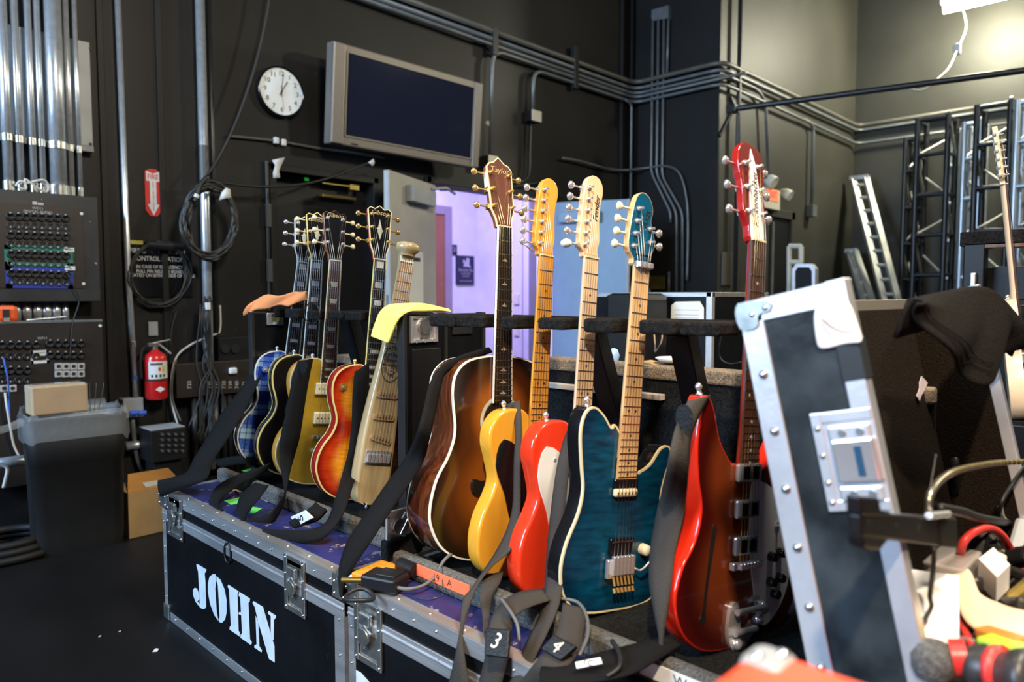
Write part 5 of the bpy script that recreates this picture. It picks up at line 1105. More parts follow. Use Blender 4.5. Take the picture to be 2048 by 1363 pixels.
MB().poly([(X - .028, p0.y - r - .0016, p0.z + H_ * .22), (X, p0.y - r - .0016, p0.z + H_ * .16), (X + .028, p0.y - r - .0016, p0.z + H_ * .22), (X, p0.y - r - .0016, p0.z + H_ * .28)], (0, 1, 0), .0008).build('white_diamond', M['white'], fe, fix=True)
zt = p1.z
MB().cyl((X, p0.y, zt), (X, p0.y, zt + .035), .016, 12).box((X - .01, p0.y, zt + .04), (.06, .028, .02)).build('valve', M['steel'], fe, bevel=.002)
MB().box((X + .03, p0.y, zt + .055), (.115, .022, .010), Matrix.Rotation(-.18, 3, 'Y')).build('lever', M['steel'], fe, bevel=.003)
MB().box((X + .055, p0.y, zt + .012), (.095, .020, .010), Matrix.Rotation(.72, 3, 'Y')).build('carry_handle', M['grey'], fe, bevel=.003)
MB().tube(smooth_pts([(X - .03, p0.y, zt + .035), (X - .07, p0.y - .01, zt + .02), (X - .085, p0.y - .01, zt - .06), (X - .082, p0.y - .01, zt - .16)], 5), .008, 8).build('hose', M['rubber'], fe)
# thick conduit with red tape and dark pipe
a = W(398, -60, .07); b = W(398, 770, .07)
o = pipe('thick galvanised pipe left of the clock with red tape near its foot', [(a.x, a.y, a.z), (a.x, a.y, .05)], .028, M['galv'])
p = W(394, 757, .07); MB().cyl((a.x, a.y, p.z - .085), (a.x, a.y, p.z + .085), .0292, 14).build('red_tape', mat('red_tape', (.35, .015, .01), .5), o)
p = W(392, 325, .07); MB().cyl((a.x, a.y, p.z - .11), (a.x, a.y, p.z + .11), .0295, 14).build('grey_tape', mat('grey_tape', (.06, .065, .07), .5), o)
a = W(417, 0, .05); pipe('dark painted pipe beside the thick galvanised pipe', [(a.x, a.y, 4.0), (a.x, a.y, .05)], .016, M['blackpipe'])
coil('thick black cable coil hung on the pipe below the clock', 420, 440, 55, 80, .16, 9, .011, M['cable'], sp=.05, rough=.09, seed=5)
o = cord('cable connector with white tape hanging inside the coil', [W(412, 355, .2), W(400, 370, .21), W(393, 392, .22), W(390, 402, .22)], .013, M['cable']); p = W(393, 393, .22); MB().cyl(p + Vector((-.004, 0, -.006)), p + Vector((.004, 0, .012)), .0145, 12).build('white_tape', M['paper'], o)
tag(MB().grid([[W(443, 385, .215), W(452, 375, .22), W(460, 378, .215)], [W(438, 400, .215), W(452, 396, .23), W(462, 395, .215)]]).build('tape_flag', M['paper'], solid=.002), 'white tape flag on the thick cable coil', 'tape')
cord('black cable running from the ceiling down to the coil', [W(545, -60, .12), W(533, 30, .12), W(510, 130, .12), W(475, 235, .13), (W(440, 310, .14)), W(414, 350, .16)], .009, M['cable'])
cord('black cable sagging from the coil to the television', [W(412, 358, .16), W(450, 366, .16), W(520, 373, .16), W(600, 369, .16), W(660, 355, .16), W(720, 332, .16), W(742, 325, .16)], .009, M['cable'])
tag(MB().grid([[W(736, 325, .18), W(747, 317, .18)], [W(740, 327, .18), W(749, 325, .18)], [W(744, 332, .18), W(747, 330, .18)]]).build('tape_flag', M['paper'], solid=.002), 'white tape flag on the cable under the television', 'tape')
cord('brown cable run along the wall under the clock', [W(455, 272, .02), W(500, 276, .02), W(560, 283, .02), W(640, 297, .02), W(700, 305, .02), W(770, 316, .02)], .010, M['condc'])
for x, y in ((552, 281), (567, 285)): 
    p = W(x, y, .03); tag(MB().box(p, (.035, .03, .045)).build('cable_clip', M['white'], bevel=.008), 'white cable clip under the clock, ' + ('left one' if x < 560 else 'right one'), 'clip', group='cable clips')
p0, p1 = W(533, 322, .02), W(533, 620, .02)
o = thing('wire_cover', 'narrow dark strip running down beside the black doorway', 'trim', (p0.x, YW, .9)); MB().cyl((p0.x, YW - .02, p0.z), (p0.x, YW - .02, p1.z), .013, 10).build('strip', M['blackpipe'], o)
for y in (430, 540): q = W(533, y, .03); MB().box((p0.x, YW - .03, q.z), (.035, .02, .15)).build('tape_band', mat('dark_grey_tape', (.05, .055, .06), .5) if y == 430 else bpy.data.materials['dark_grey_tape'], o)
tag(MB().grid([[W(544, 320, .03), W(570, 314, .03)], [W(550, 330, .03), W(562, 331, .03)], [W(546, 345, .03), W(558, 340, .03)], [W(546, 356, .03), W(560, 355, .03)]]).build('tape_flag', M['white'], solid=.002), 'bent white tape flag at the corner of the black doorway', 'tape')
p = at(613, 358, 'y', YW + .05); tag(MB().box(p, (.03, .01, .02)).build('indicator_lamp', mat('green_lamp', (.01, .35, .03), .4, emit=.6)), 'tiny green indicator lamp inside the black doorway', 'lamp')

# clock
c = W(563.5, 183, .045); r = .168
ck = thing('wall_clock', 'round white wall clock with black rim reading one o\'clock', 'clock', (c.x, YW, c.z - r))
MT = Matrix.Translation((c.x, YW, c.z)) @ Matrix.Rotation(PI / 2, 4, 'X')
MB().lathe([(r * .99, 0), (r, .035), (r * .985, .048), (r * .94, .052), (r * .91, .044)], MT, 48, cap=False).build('rim', M['gloss'], ck)
MB().cyl((c.x, YW - .005, c.z), (c.x, YW - .042, c.z), r * .92, 48).build('dial', mat('white_dial', (.80, .88, .92), .5), ck)
for i in range(1, 13):
    a = PI / 2 - i * PI / 6; text(str(i), .044, frame((c.x + r * .70 * math.cos(a), YW - .0432, c.z + r * .70 * math.sin(a)), FACE_A), M['ink'], ck, 'numeral')
    MB().box((c.x + r * .86 * math.cos(a), YW - .0425, c.z + r * .86 * math.sin(a)), (.003, .001, .008), Matrix.Rotation(PI / 2 - a, 3, 'Y')).build('minute_tick', M['ink'], ck)
def hand(ang, L, back, w_, m, y): 
    a = PI / 2 - ang; MB().box((c.x + (L - back) / 2 * math.cos(a), YW - y, c.z + (L - back) / 2 * math.sin(a)), (w_, .0015, L + back), Matrix.Rotation(PI / 2 - a, 3, 'Y')).build('hand', m, ck)
hand(.55, .085, .03, .006, M['ink'], .045); hand(.12, .125, .035, .004, M['ink'], .047); hand(3.03, .12, .04, .0018, M['redp'], .049)
MB().cyl((c.x, YW - .052, c.z), (c.x, YW - .042, c.z), .006, 10).build('hub', M['ink'], ck)
# television
x0, x1 = W(664, 190, .24).x, W(960, 250, .24).x; zt, zb = (W(665, 88, .26).z + W(963, 160, .26).z) / 2, (W(663, 291, .2).z + W(958, 335, .2).z) / 2
TM = Matrix.Translation(((x0 + x1) / 2, YW - .24, (zt + zb) / 2)) @ Matrix.Rotation(math.radians(5), 4, 'X')
tv = thing('television', 'wide grey flat television mounted on the black wall, screen off', 'television', mtx=TM); w_, h_ = x1 - x0, zt - zb
M['tvs'] = mat('silver_grey_tv_plastic', (.19, .17, .15), .42, .3, var=.06, scale=60); M['scr'] = mat('dark_navy_screen', (.012, .015, .034), .10, spec=.12)
MB().bb((-w_ / 2, 0, -h_ / 2), (w_ / 2, .09, h_ / 2)).build('housing', M['tvs'], tv, world=False, bevel=.01)
bl, br, bt = w_ * .085, w_ * .065, h_ * .085
MB().bb((-w_ / 2 + bl, -.002, -h_ / 2 + bt * 1.25), (w_ / 2 - br, .01, h_ / 2 - bt * .95)).build('screen', M['scr'], tv, world=False)
MB().bb((-w_ / 2 + bl - .012, -.006, -h_ / 2 + bt * 1.25 - .012), (w_ / 2 - br + .012, 0, -h_ / 2 + bt * 1.25)).bb((-w_ / 2 + bl - .012, -.006, h_ / 2 - bt * .95), (w_ / 2 - br + .012, 0, h_ / 2 - bt * .95 + .012)).bb((-w_ / 2 + bl - .012, -.006, -h_ / 2 + bt * 1.25 - .012), (-w_ / 2 + bl, 0, h_ / 2 - bt * .9)).bb((w_ / 2 - br, -.006, -h_ / 2 + bt * 1.25 - .012), (w_ / 2 - br + .012, 0, h_ / 2 - bt * .9)).build('bezel_lip', M['tvs'], tv, world=False)
for s_, bw in ((-1, bl * .8), (1, br * .8)):
    xx = s_ * (w_ / 2 - bw / 2); MB().bb((xx - bw / 2, -.012, -h_ / 2 + .004), (xx + bw / 2, .02, h_ / 2 - .004)).build('speaker', M['tvs'], tv, world=False, bevel=.008)
MB().box((-w_ * .36, -.003, -h_ / 2 + .02), (.05, .002, .010)).build('maker_badge', M['ink'], tv, world=False)
MB().bb((-.3, .09, -.15), (.3, .22, .15)).build('wall_mount', M['black'], tv, world=False)

# conduits along the walls
o_ = .06
def run(zlist, rad, label, m, x0=1.9, end=1.4, off=.06):
    z = zlist
    pts = [(x0, YW - off, z), (XB - off, YW - off, z), (XB - off, YC - off, z), (XD - off, YC - off, z), (XD - off, end, z)]
    return pipe(label, rpath(pts, .14), rad, m, group='conduits running around the walls')
run(3.40, .024, 'topmost long conduit running around the walls', M['condc'])
run(3.335, .018, 'second long conduit from the top running around the walls', M['cond'])
pipe('long conduit under the top pair turning along the step wall', rpath([(1.9, YW - .06, 3.30), (4.6, YW - .06, 3.285), (XB - .06, YW - .06, 3.285), (XB - .06, YC - .06, 3.285), (7.3, YC - .06, 3.285), (7.5, YC - .06, 3.20), (7.6, YC - .06, 2.45)], .14), .016, M['cond'])
pipe('conduit bending down to the switch box beside the television', rpath([(XB - .06, YC - .3, 3.245), (XB - .06, YW - .06, 3.245), (W(985, 90, .06).x, YW - .06, 3.245), (W(981, 300, .06).x, YW - .06, W(981, 312, .06).z)], .14), .016, M['cond'])
z_ = 3.195
pipe('lowest conduit bending down to the bright switch box', rpath([(XD - .06, 1.4, z_ - .03), (XD - .06, YC - .06, z_ - .03), (XB - .06, YC - .06, z_), (XB - .06, YW - .06, z_), (W(1066, 150, .06).x, YW - .06, z_), (W(1066, 220, .06).x, YW - .06, W(1066, 222, .06).z)], .14), .017, M['cond'])
for k, (px, z, oo) in enumerate(((1155, 3.3, .09), (993, 3.36, .09))):
    p = W(px, 100, oo); tag(MB().bb((p.x - .03, YW - .085, z - .16), (p.x + .03, YW - .03, z + .24 if k == 0 else z + .07)).build('conduit_bracket', M['blackpipe'], bevel=.003), ('black bracket holding the conduits near the corner', 'black bracket holding the upper conduits above the television')[k], 'bracket')
def swbox(label, x0, y0, x1, y1, m):
    t = thing('switch_box', label, 'electrical box', W((x0 + x1) / 2, y1, .05)); a, b = W(x0, y0, .09), W(x1, y1, .09)
    MB().bb((a.x, YW - .085, b.z), (b.x, YW - .0, a.z)).build('box_body', M['blackpipe'], t, bevel=.004); MB().bb((a.x + .0, YW - .092, b.z), (b.x, YW - .085, a.z)).build('cover', m, t, bevel=.003)
    return t
M['cover'] = mat('ivory_cover', (.62, .60, .50), .5)
swbox('cream switch box at the upper right corner of the television', 977, 309, 996, 334, M['cover'])
swbox('bright cream switch box on the wall above the hall doorway', 1064, 218, 1083, 245, M['cover'])
p = W(974, 247, .03); tag(MB().cyl(p, p + Vector((0, -.02, 0)), .02, 12).build('wall_button', M['cover']), 'tiny cream button on the conduit right of the television', 'button')
cord('black conduit curving down from the bright switch box', [W(1062, 247, .05), W(1060, 300, .05), W(1058, 345, .05), W(1045, 362, .05), W(1015, 366, .05)], .013, M['blackpipe'])
cord('cable sagging from a hook across the wall corner', [W(1125, 316, .05), W(1160, 322, .06), W(1215, 337, .06), W(1250, 340, .08), at(1290, 336, 'x', XB - .06), at(1330, 332, 'x', XB - .06), at(1358, 345, 'x', XB - .06), at(1372, 390, 'x', XB - .06), at(1376, 450, 'x', XB - .06), at(1374, 560, 'x', XB - .06)], .012, M['cond'])
cord('cable draped over the hall doorway head', [W(880, 380, .06), W(960, 378, .06), W(1030, 372, .06), W(1105, 364, .06), W(1122, 395, .06)], .008, M['cable'])
# conduits on the step wall
B = lambda x, y: at(x, y, 'x', XB - .04)
tag(MB().poly([at(x, y, 'x', XB - .05) for x, y in ((1303, 20), (1337, 10), (1337, 36), (1303, 42))], (1, 0, 0), .05).build('pull_box', M['cond'], fix=True), 'small grey pull box at the top of the four thin conduits', 'electrical box')
TH = 'thin conduits on the step wall'
for k, (xt, xb_) in enumerate(((1306, 1303), (1317, 1314), (1328, 1325))):
    lab = 'thin conduit dropping from the pull box on the step wall, ' + ('leftmost', 'middle', 'rightmost')[k]
    pipe(lab, rpath([B(xt, 38), B(xb_, 300), B(xb_ - 1, 344 + k * 4), B(1341 + k * 12, 424), B(1341 + k * 12, (446, 585, 585)[k])], .08), .014, M['cond'], group=TH)
pipe('short thin conduit ending at the bundle on the step wall', [B(1337, 38), B(1334, 155)], .014, M['cond'], group=TH)
pipe('short lower conduit stub on the step wall', [B(1338, 543), B(1338, 586)], .014, M['cond'], group=TH)
pipe('conduit dropping beside the blue-lit door', rpath([(XB - .25, YW - .07, 3.195), (W(1263, 230, .07).x, YW - .07, 3.17), W(1263, 230, .07), W(1259, 600, .07)], .1), .014, M['cond'])
for nm, x, y, sz, m_, lab, cat in (('brass_plate', 1300, 565, (.01, .36, .14), 'brass', 'yellow brass plate low on the step wall', 'plate'),):
    p = B(x, y); tag(MB().box(p, sz).build(nm, M[m_], bevel=.003), lab, cat)
p = B(1300, 580); tag(MB().lathe([(.07, -p.z + .0), (.07, -.1), (.06, 0), (.03, .03), (.001, .035)], Matrix.Translation(p + Vector((-.1, 0, 0))), 18).build('gas_cylinder', M['grey']), 'grey domed cylinder standing below the brass plate', 'cylinder')
# black numbered outlet box and cable mess at the foot of the wall
ob = thing('outlet_box', 'long black outlet box numbered 733 to 741 low on the wall', 'electrical box', W(430, 800, .1))
a, b = W(352, 728, .12), W(505, 782, .12); MB().bb((a.x, YW - .12, b.z), (b.x, YW, a.z)).build('box_body', M['pbrown'], ob, bevel=.004)
for k, s in enumerate(('733', '735', '737', '738', '739', '740', '741')):
    p = W((379, 420, 434, 448, 461, 474, 488)[k], 769, .1215); text(s, .034, frame(p, FACE_A) @ Matrix.Rotation(PI / 2, 4, 'Z'), M['lineng'], ob, 'outlet_number')
p = W(466, 741, .135); MB().box(p, (.05, .03, .04)).build('white_plug', M['white'], ob, bevel=.01)
a, b = W(437, 675, .1), W(505, 718, .1); o = thing('receptacle_box', 'dark receptacle box above the numbered outlets', 'electrical box', W(470, 718, .1)); MB().bb((a.x, YW - .1, b.z), (b.x, YW, a.z)).build('box_body', M['black'], o, bevel=.004)
for x in (450, 470): p = W(x, 697, .105); MB().cyl(p, p + Vector((0, -.01, 0)), .028, 14).build('socket', M['blackpipe'], o)
p = W(507, 690, .1); MB().box(p, (.025, .03, .12)).build('white_switch', M['white'], o, bevel=.004)
rnd = random.Random(9)
for k in range(9):
    x = 398 + rnd.random() * 30
    pts = [W(x - 4 + rnd.random() * 6, 590 + rnd.random() * 20, .1), W(x - 10 * rnd.random(), 640, .13), W(x + 14 * (rnd.random() - .5), 680, .12), W(x + 24 * (rnd.random() - .4), 730, .13), W(x + 34 * (rnd.random() - .5), 780, .15), W(x + 50 * (rnd.random() - .5), 850 + 60 * rnd.random(), .16)]
    cord('thin black wire tangled below the pipe, one of the bundle', pts, .005, M['cable'], name='wire', group='tangled wires below the pipe')
cord('white cable crossing the foot of the pipe', [W(440, 610, .06), W(440, 660, .06), W(425, 670, .06), W(380, 690, .06), W(350, 720, .08), W(342, 790, .08), W(356, 850, .1)], .006, M['whitecable'])
cord('grey wire hanging left of the knob box', [W(352, 720, .1), W(345, 760, .1), W(346, 800, .1), W(362, 842, .12)], .005, M['greycable'])
p = W(415, 612, .12); tag(MB().box(p, (.028, .03, .045)).build('cable_tag', M['white'], bevel=.004), 'white tag tied to the tangled wires', 'tag')
for k, x in enumerate((388, 402, 430, 446, 458, 470, 484)):
    a, b = W(x, 785, .08), W(x, 930, .08); pipe('black conduit below the numbered outlet box, %s from the left' % ('first', 'second', 'third', 'fourth', 'fifth', 'sixth', 'seventh')[k], [a, (a.x, a.y, .02)], .018, M['blackpipe'], group='black conduits below the outlet box')
# knob box standing on the floor
kb = thing('stage_box', 'black steel stage box with four rows of silver connectors', 'electronics', at(340, 915, 'y', 4.35))
a, b = at(302, 862, 'y', 4.33), at(374, 915, 'y', 4.33)
MB().bb((a.x, 4.33, b.z), (b.x, 4.52, a.z)).build('box_body', M['black'], kb, bevel=.004); MB().bb((a.x, 4.34, a.z), (b.x, 4.52, a.z + .004)).build('lid', M['grey'], kb, bevel=.002)
for r_ in range(4):
    for k in range(4): p = at(324 + k * 13.5, 868 + r_ * 11, 'y', 4.33); MB().cyl(p, p + Vector((0, -.012, 0)), .008, 10).build('connector', M['steel'], kb)
kb2 = tag(MB().bb((a.x + .02, 4.36, 0), (b.x - .02, 4.5, b.z)).build('box_stand', M['black'], bevel=.004), 'black block under the stage box', 'stand')

# trash can
TC = Matrix.Translation((.968, 3.74, 0)) @ Matrix.Rotation(math.radians(-8), 4, 'Z')
cn = thing('trash_can', 'tall black rectangular trash can with clear bag over its rim', 'trash can', mtx=TC)
def rr(w_, d_, r_, n=5):
    out = []
    for cx_, cy_, a0 in ((w_ / 2 - r_, d_ / 2 - r_, 0), (-w_ / 2 + r_, d_ / 2 - r_, PI / 2), (-w_ / 2 + r_, -d_ / 2 + r_, PI), (w_ / 2 - r_, -d_ / 2 + r_, 1.5 * PI)): out += [(cx_ + r_ * math.cos(a0 + PI / 2 * i / n), cy_ + r_ * math.sin(a0 + PI / 2 * i / n)) for i in range(n + 1)]
    return out
def shell(levels, n=5):
    return [[Vector((x, y, z)) for x, y in rr(w_, d_, r_) + rr(w_, d_, r_)[:1]] for w_, d_, r_, z in levels]
MB().grid(shell([(.34, .26, .05, 0), (.355, .27, .05, .05), (.37, .285, .05, .40), (.375, .288, .05, .402), (.40, .31, .05, .60), (.39, .30, .045, .60), (.36, .27, .045, .42)])).add([Vector((x, y, .001)) for x, y in rr(.34, .26, .05)], [list(range(24))]).build('bin_body', M['rubber'], cn, world=False)
rows = shell([(.415, .325, .05, .50), (.414, .322, .05, .55), (.410, .318, .05, .605), (.40, .31, .05, .63), (.37, .28, .05, .615), (.35, .26, .05, .57)])
rb = random.Random(2); rows = [[p + Vector((rb.uniform(-.004, .004), rb.uniform(-.004, .004), rb.uniform(-.018, .018) if i in (0, 3) else rb.uniform(-.006, .006))) for p in r_[:-1]] for i, r_ in enumerate(rows)]; rows = [r_ + r_[:1] for r_ in rows]
M['bag'] = mat('clear_bag_film', (.62, .66, .68), .25, bump=.5, bscale=40, spec=.6)
nt = M['bag'].node_tree; nt.nodes['Principled BSDF'].inputs['Alpha'].default_value = .15
MB().grid(rows).build('bag_liner', M['bag'], cn, world=False, label='clear plastic bag')
MB().tube(smooth_pts([(-.20, -.10, .60), (-.27, -.13, .58), (-.33, -.15, .585), (-.40, -.15, .58)], 5), [.02, .019, .018, .017, .016, .016, .017, .018, .019, .02, .022, .024, .026, .026, .024, .02], 8).build('bag_tail', M['bag'], cn, world=False)
# carton on the bin and box behind it
ct = thing('carton', 'brown carton wrapped in clear film lying on the trash can', 'box', at(120, 842, 'y', 3.66))
a, b = at(64, 797, 'y', 3.64), at(177, 842, 'y', 3.64); 
MB().bb((a.x, 3.64, .622), (b.x, 3.76, .622 + (a.z - b.z))).build('carton_body', M['card'], ct, bevel=.006); MB().bb((a.x - .003, 3.637, .624), (b.x + .003, 3.763, .628 + (a.z - b.z))).build('film_wrap', M['bag'], ct, bevel=.008)
for k, (x, t_) in enumerate(((181, 0.0), (188, .1), (195, .22))):
    q = at(x, 830, 'y', 3.7); tag(MB().cyl(q, q + Vector((t_ * .15, 0, .15)), .0015, 5).build('loose_wire', M['greycable']), 'thin wire sticking up from the bin, ' + ('left', 'middle', 'right')[k], 'wire', group='wires sticking out of the bin')
cb = thing('cardboard_box', 'small tan cardboard box on the floor behind the JOHN case', 'box', (1.24, 3.66, 0))
cb_x0, cb_z = 1.15, at(262, 985, 'y', 3.62).z
MB().bb((1.15, 3.62, 0), (1.40, 3.84, cb_z)).build('box_body', M['card'], cb, bevel=.003); MB().poly([(1.15, 3.62, cb_z), (1.40, 3.62, cb_z), (1.40, 3.80, cb_z + .045), (1.21, 3.80, cb_z + .045)], (0, 0, 1), .004).build('top_flap', M['cardo'], cb, fix=True)
p = at(308, 980, 'y', 3.60); MB().box((1.27, 3.66, cb_z + .016), (.07, .05, .002), Matrix.Rotation(.24, 3, 'X')).build('box_label', M['paper'], cb)
t = thing('floor_cable_coil', 'thick black cable coil on the floor left of the trash can', 'cable coil', at(15, 1105, 'z', 0))
c = at(12, 1100, 'z', .02)
for k in range(3): MB().tube([c + Vector(((.20 - k * .02) * math.cos(a), (.17 - k * .015) * math.sin(a), k * .028)) for a in np.linspace(0, 2 * PI, 25)[:-1]], .018, 8, closed=True).build('cable_turn', M['rubber'], t)
for k, (x, y, s) in enumerate(((312, 1300, .012), (200, 1272, .006), (240, 1262, .006))):
    p = at(x, y, 'z', .002); tag(MB().poly([p + Vector((s * dx, s * dy, 0)) for dx, dy in ((-1, -.3), (0, -1), (.8, .2), (.2, 1))], (0, 0, 1), .002).build('paper_scrap', M['paper'] if k == 0 else M['beige'], fix=True), ('white paper scrap on the floor left of the JOHN case', 'tiny scrap on the open floor, left one', 'tiny scrap on the open floor, right one')[k], 'scrap')
# hall signs
p = at(908, 499, 'y', 6.59); s3 = MB().box(p, (.09, .012, .12)).build('floor_number_sign', M['ink']); tag(s3, 'small dark floor sign reading 3 in the hall', 'sign'); text('3', .08, frame(p + Vector((0, -.007, 0)), FACE_A), M['lineng'], s3, 'sign_writing')
a, b = at(912, 510, 'y', 6.59), at(947, 569, 'y', 6.59); hp = thing('hall_plaque', 'dark blue framed plaque with pale drawing on the hall wall', 'plaque', ((a.x + b.x) / 2, 6.59, b.z))
MB().bb((a.x, 6.575, b.z), (b.x, 6.6, a.z)).build('plaque_board', mat('navy_board', (.012, .014, .04), .5), hp, bevel=.002)
MB().poly([(a.x + (b.x - a.x) * u, 6.574, b.z + (a.z - b.z) * v) for u, v in ((.35, .62), (.55, .62), (.80, .60), (.70, .70), (.72, .90), (.55, .93), (.50, .75), (.40, .88), (.33, .80), (.42, .70))], (0, -1, 0), .001).build('drawing', M['lineng'], hp, fix=True)
for s_, v, sz in (('Evacuation Map', .50, .045), ('IN CASE OF FIRE', .38, .026), ('USE STAIRS', .29, .026), ('DO NOT USE ELEVATOR', .12, .022)): text(s_, sz, frame(((a.x + b.x) / 2, 6.573, b.z + (a.z - b.z) * v), FACE_A), M['lineng'], hp, 'plaque_writing', sx=.8)
for k, (x, y) in enumerate(((1033, 598), (1033, 661))): p = at(x, y, 'x', 6.19); tag(MB().box(p, (.02, .08, .12)).build('hall_outlet', M['cover'], bevel=.003), ('upper', 'lower')[k] + ' cream outlet plate on the violet hall wall', 'outlet')
# ------------------------------------------------------------------ right-hand side of the room
Cw = lambda x, y, off=.05: at(x, y, 'y', YC - off)
ex = thing('exit_sign', 'grey exit sign with orange face and two emergency lamps', 'exit sign', Cw(1541, 422, .1))
a, b = Cw(1522, 372, .12), Cw(1560, 421, .12)
MB().bb((a.x, YC - .12, b.z), (b.x, YC, a.z)).build('housing', M['cover'], ex, bevel=.006)
fa, fb_ = Cw(1534, 375, .125), Cw(1557, 404, .125)
MB().bb((fa.x, YC - .125, fb_.z), (fb_.x, YC - .118, fa.z)).build('sign_face', mat('lit_orange_face', (.95, .30, .16), .5, emit=.35), ex)
text('EXIT', .10, frame(((fa.x + fb_.x) / 2, YC - .127, (fa.z + fb_.z) / 2), FACE_A), mat('exit_red', (.85, .08, .05), .5, emit=.3), ex, 'sign_writing')
for x, y, r_ in ((1537, 356, .07), (1569, 382, .06)):
    p = Cw(x, y, .1); hd = MB().lathe([(r_ * .5, 0), (r_, .06), (r_, .12), (r_ * .9, .125)], Matrix.Translation(p + Vector((0, .04, 0))) @ Matrix.Rotation(PI / 2 + .5, 4, 'X'), 14).build('lamp_head', M['cover'], ex)
    MB().cyl(p + Vector((0, -.07, -.045)), p + Vector((0, -.074, -.048)), r_ * .8, 14).build('lamp_lens', M['white'], ex)
a = Cw(1627, 250, .06); b = Cw(1623, 415, .06)
pipe('conduit dropping on the right wall to a small box', rpath([(a.x - .3, YC - .06, 3.19), (a.x, YC - .06, 3.17), (a.x, YC - .06, b.z)], .1), .018, M['cond'])
p = Cw(1623, 422, .05); tag(MB().box(p, (.12, .09, .14)).build('junction_box', M['cond'], bevel=.006), 'small grey box at the foot of the right wall conduit', 'electrical box')
p = Cw(1454, 538, .01); tag(MB().box(p, (.20, .02, .33)).build('wall_plate', mat('drab_plate', (.075, .068, .052), .5), bevel=.004), 'drab metal plate on the wall near the step corner', 'wall plate')
a = Cw(1479, 100, .06); pipe('thin black vertical pipe near the step corner', [(a.x, YC - .06, 6), (a.x, YC - .06, 0)], .022, M['blackpipe'])
# pipe batten
a = at(1466, 218, 'y', YC - .25); b = at(2075, 137, 'z', a.z)
bt = thing('pipe_batten', 'black pipe batten crossing in front of the far wall', 'pipe', a); d = (b - a)
MB().cyl(a, b + d * .3, .026, 12).build('batten_pipe', M['blackpipe'], bt)
c = at(1438, 272, 'y', YC - .2); MB().cyl(a, c, .02, 10).build('brace', M['blackpipe'], bt); MB().box(a, (.10, .09, .07)).cyl(a + Vector((0, 0, .02)), a + Vector((-.06, 0, .10)), .02, 8).build('clamp', M['blackpipe'], bt, bevel=.006)
# hanging work light near the far wall
lp_ = at(2012, -12, 'x', 9.6)
wl = thing('work_light', 'glaring white work light hanging near the far wall', 'lamp', lp_)
MB().bb(lp_ + Vector((-.10, -.62, .03)), lp_ + Vector((.10, .62, .10))).build('reflector', M['white'], wl, bevel=.01)
MB().cyl(lp_ + Vector((0, -.60, 0)), lp_ + Vector((0, .60, 0)), .055, 14).build('tube', mat('glowing_tube', (1, .97, .80), .4, emit=14), wl)
MB().cyl(lp_ + Vector((0, 0, .1)), lp_ + Vector((0, 0, 2)), .008, 6).build('hanger', M['blackpipe'], wl)
l_ = lamp('work_light_glow', 'POINT', at(1965, 12, 'x', 9.5), 760, (1, .96, .74), size=.2)
cord('pale extension cord hanging from the work light onto the batten', [lp_ + Vector((0, .42, -.02)), at(1932, 55, 'x', 9.4), at(1914, 100, 'x', 9.1), at(1898, 135, 'x', 8.3), at(1876, 157, 'x', 7.8), at(1862, 170, 'x', 7.6), at(1842, 180, 'x', 7.5), at(1816, 177, 'x', 7.4)], .009, M['whitecable'])
p = at(1914, 99, 'x', 9.1); tag(MB().box(p, (.06, .07, .12)).build('cord_connector', M['white'], bevel=.015), 'white connector on the hanging cord', 'connector')
# ladders
def ladder(label, tl, tr, bl, br, X0, X1, n, m):
    t = thing('ladder', label, 'ladder', ((X0 + X1) / 2, 3, 0))
    A, B_, C_, D_ = at(*tl, 'x', X0), at(*tr, 'x', X0), at(*bl, 'x', X1), at(*br, 'x', X1)
    for p, q in ((A, C_), (B_, D_)):
        d = (q - p); q2 = p + d * (p.z / (p.z - q.z)); L = (q2 - p).length
        MB().box((p + q2) / 2, (.07, .05, L), (q2 - p).to_track_quat('Z', 'Y').to_matrix()).build('side_rail', m, t, bevel=.004)
    for k in range(n):
        u = (k + .6) / n; p, q = A.lerp(C_, u), B_.lerp(D_, u); MB().cyl(p, q, .022, 8).build('rung', m, t)
    MB().box((A + B_) / 2, (.08, (B_ - A).length + .08, .06)).build('top_cap', M['steel'], t, bevel=.006)
    return t
M['ladd'] = mat('ladder_aluminium', (.40, .40, .36), .45, .4, var=.1)
ladder('tall aluminium ladder leaning against the far wall', (1706, 356), (1732, 354), (1768, 600), (1796, 600), 9.95, 9.2, 9, M['ladd'])
ladder('short aluminium ladder leaning beside the tall one', (1697, 502), (1710, 500), (1727, 600), (1744, 600), 9.9, 9.4, 4, M['ladd'])
# trusses
def truss(label, x0, x1, yt, X, dep, m, md, bays=7):
    t = thing('truss', label, 'truss', at((x0 + x1) / 2, 592, 'x', X)); a, b = at(x0, yt, 'x', X), at(x1, yt, 'x', X); zt = a.z; ys = (a.y, b.y)
    for y_ in ys:
        for dx in (0, dep): MB().cyl((X + dx, y_, 0), (X + dx, y_, zt), .032, 8).build('chord', m, t)
    hb = zt / bays
    for k in range(bays + 1):
        z = min(zt - .03, k * hb + .03)
        MB().cyl((X, ys[0], z), (X, ys[1], z), .026, 8).build('cross_bar', m, t)
        for y_ in ys: MB().cyl((X, y_, z), (X + dep, y_, z), .02, 6).build('side_bar', m, t)
        if k < bays:
            MB().cyl((X, ys[k % 2], z), (X + dep, ys[1 - k % 2], z + hb * .55), .014, 6).build('diagonal', md, t); MB().cyl((X + dep, ys[1 - k % 2], z), (X, ys[1 - k % 2], z + hb), .014, 6).build('diagonal', md, t)
    return t
TG = 'trusses standing against the far wall'
M['trk'] = mat('black_truss', (.018, .02, .023), .35, .3, var=.2); M['tra'] = mat('silver_truss', (.46, .53, .60), .35, .6, var=.1)
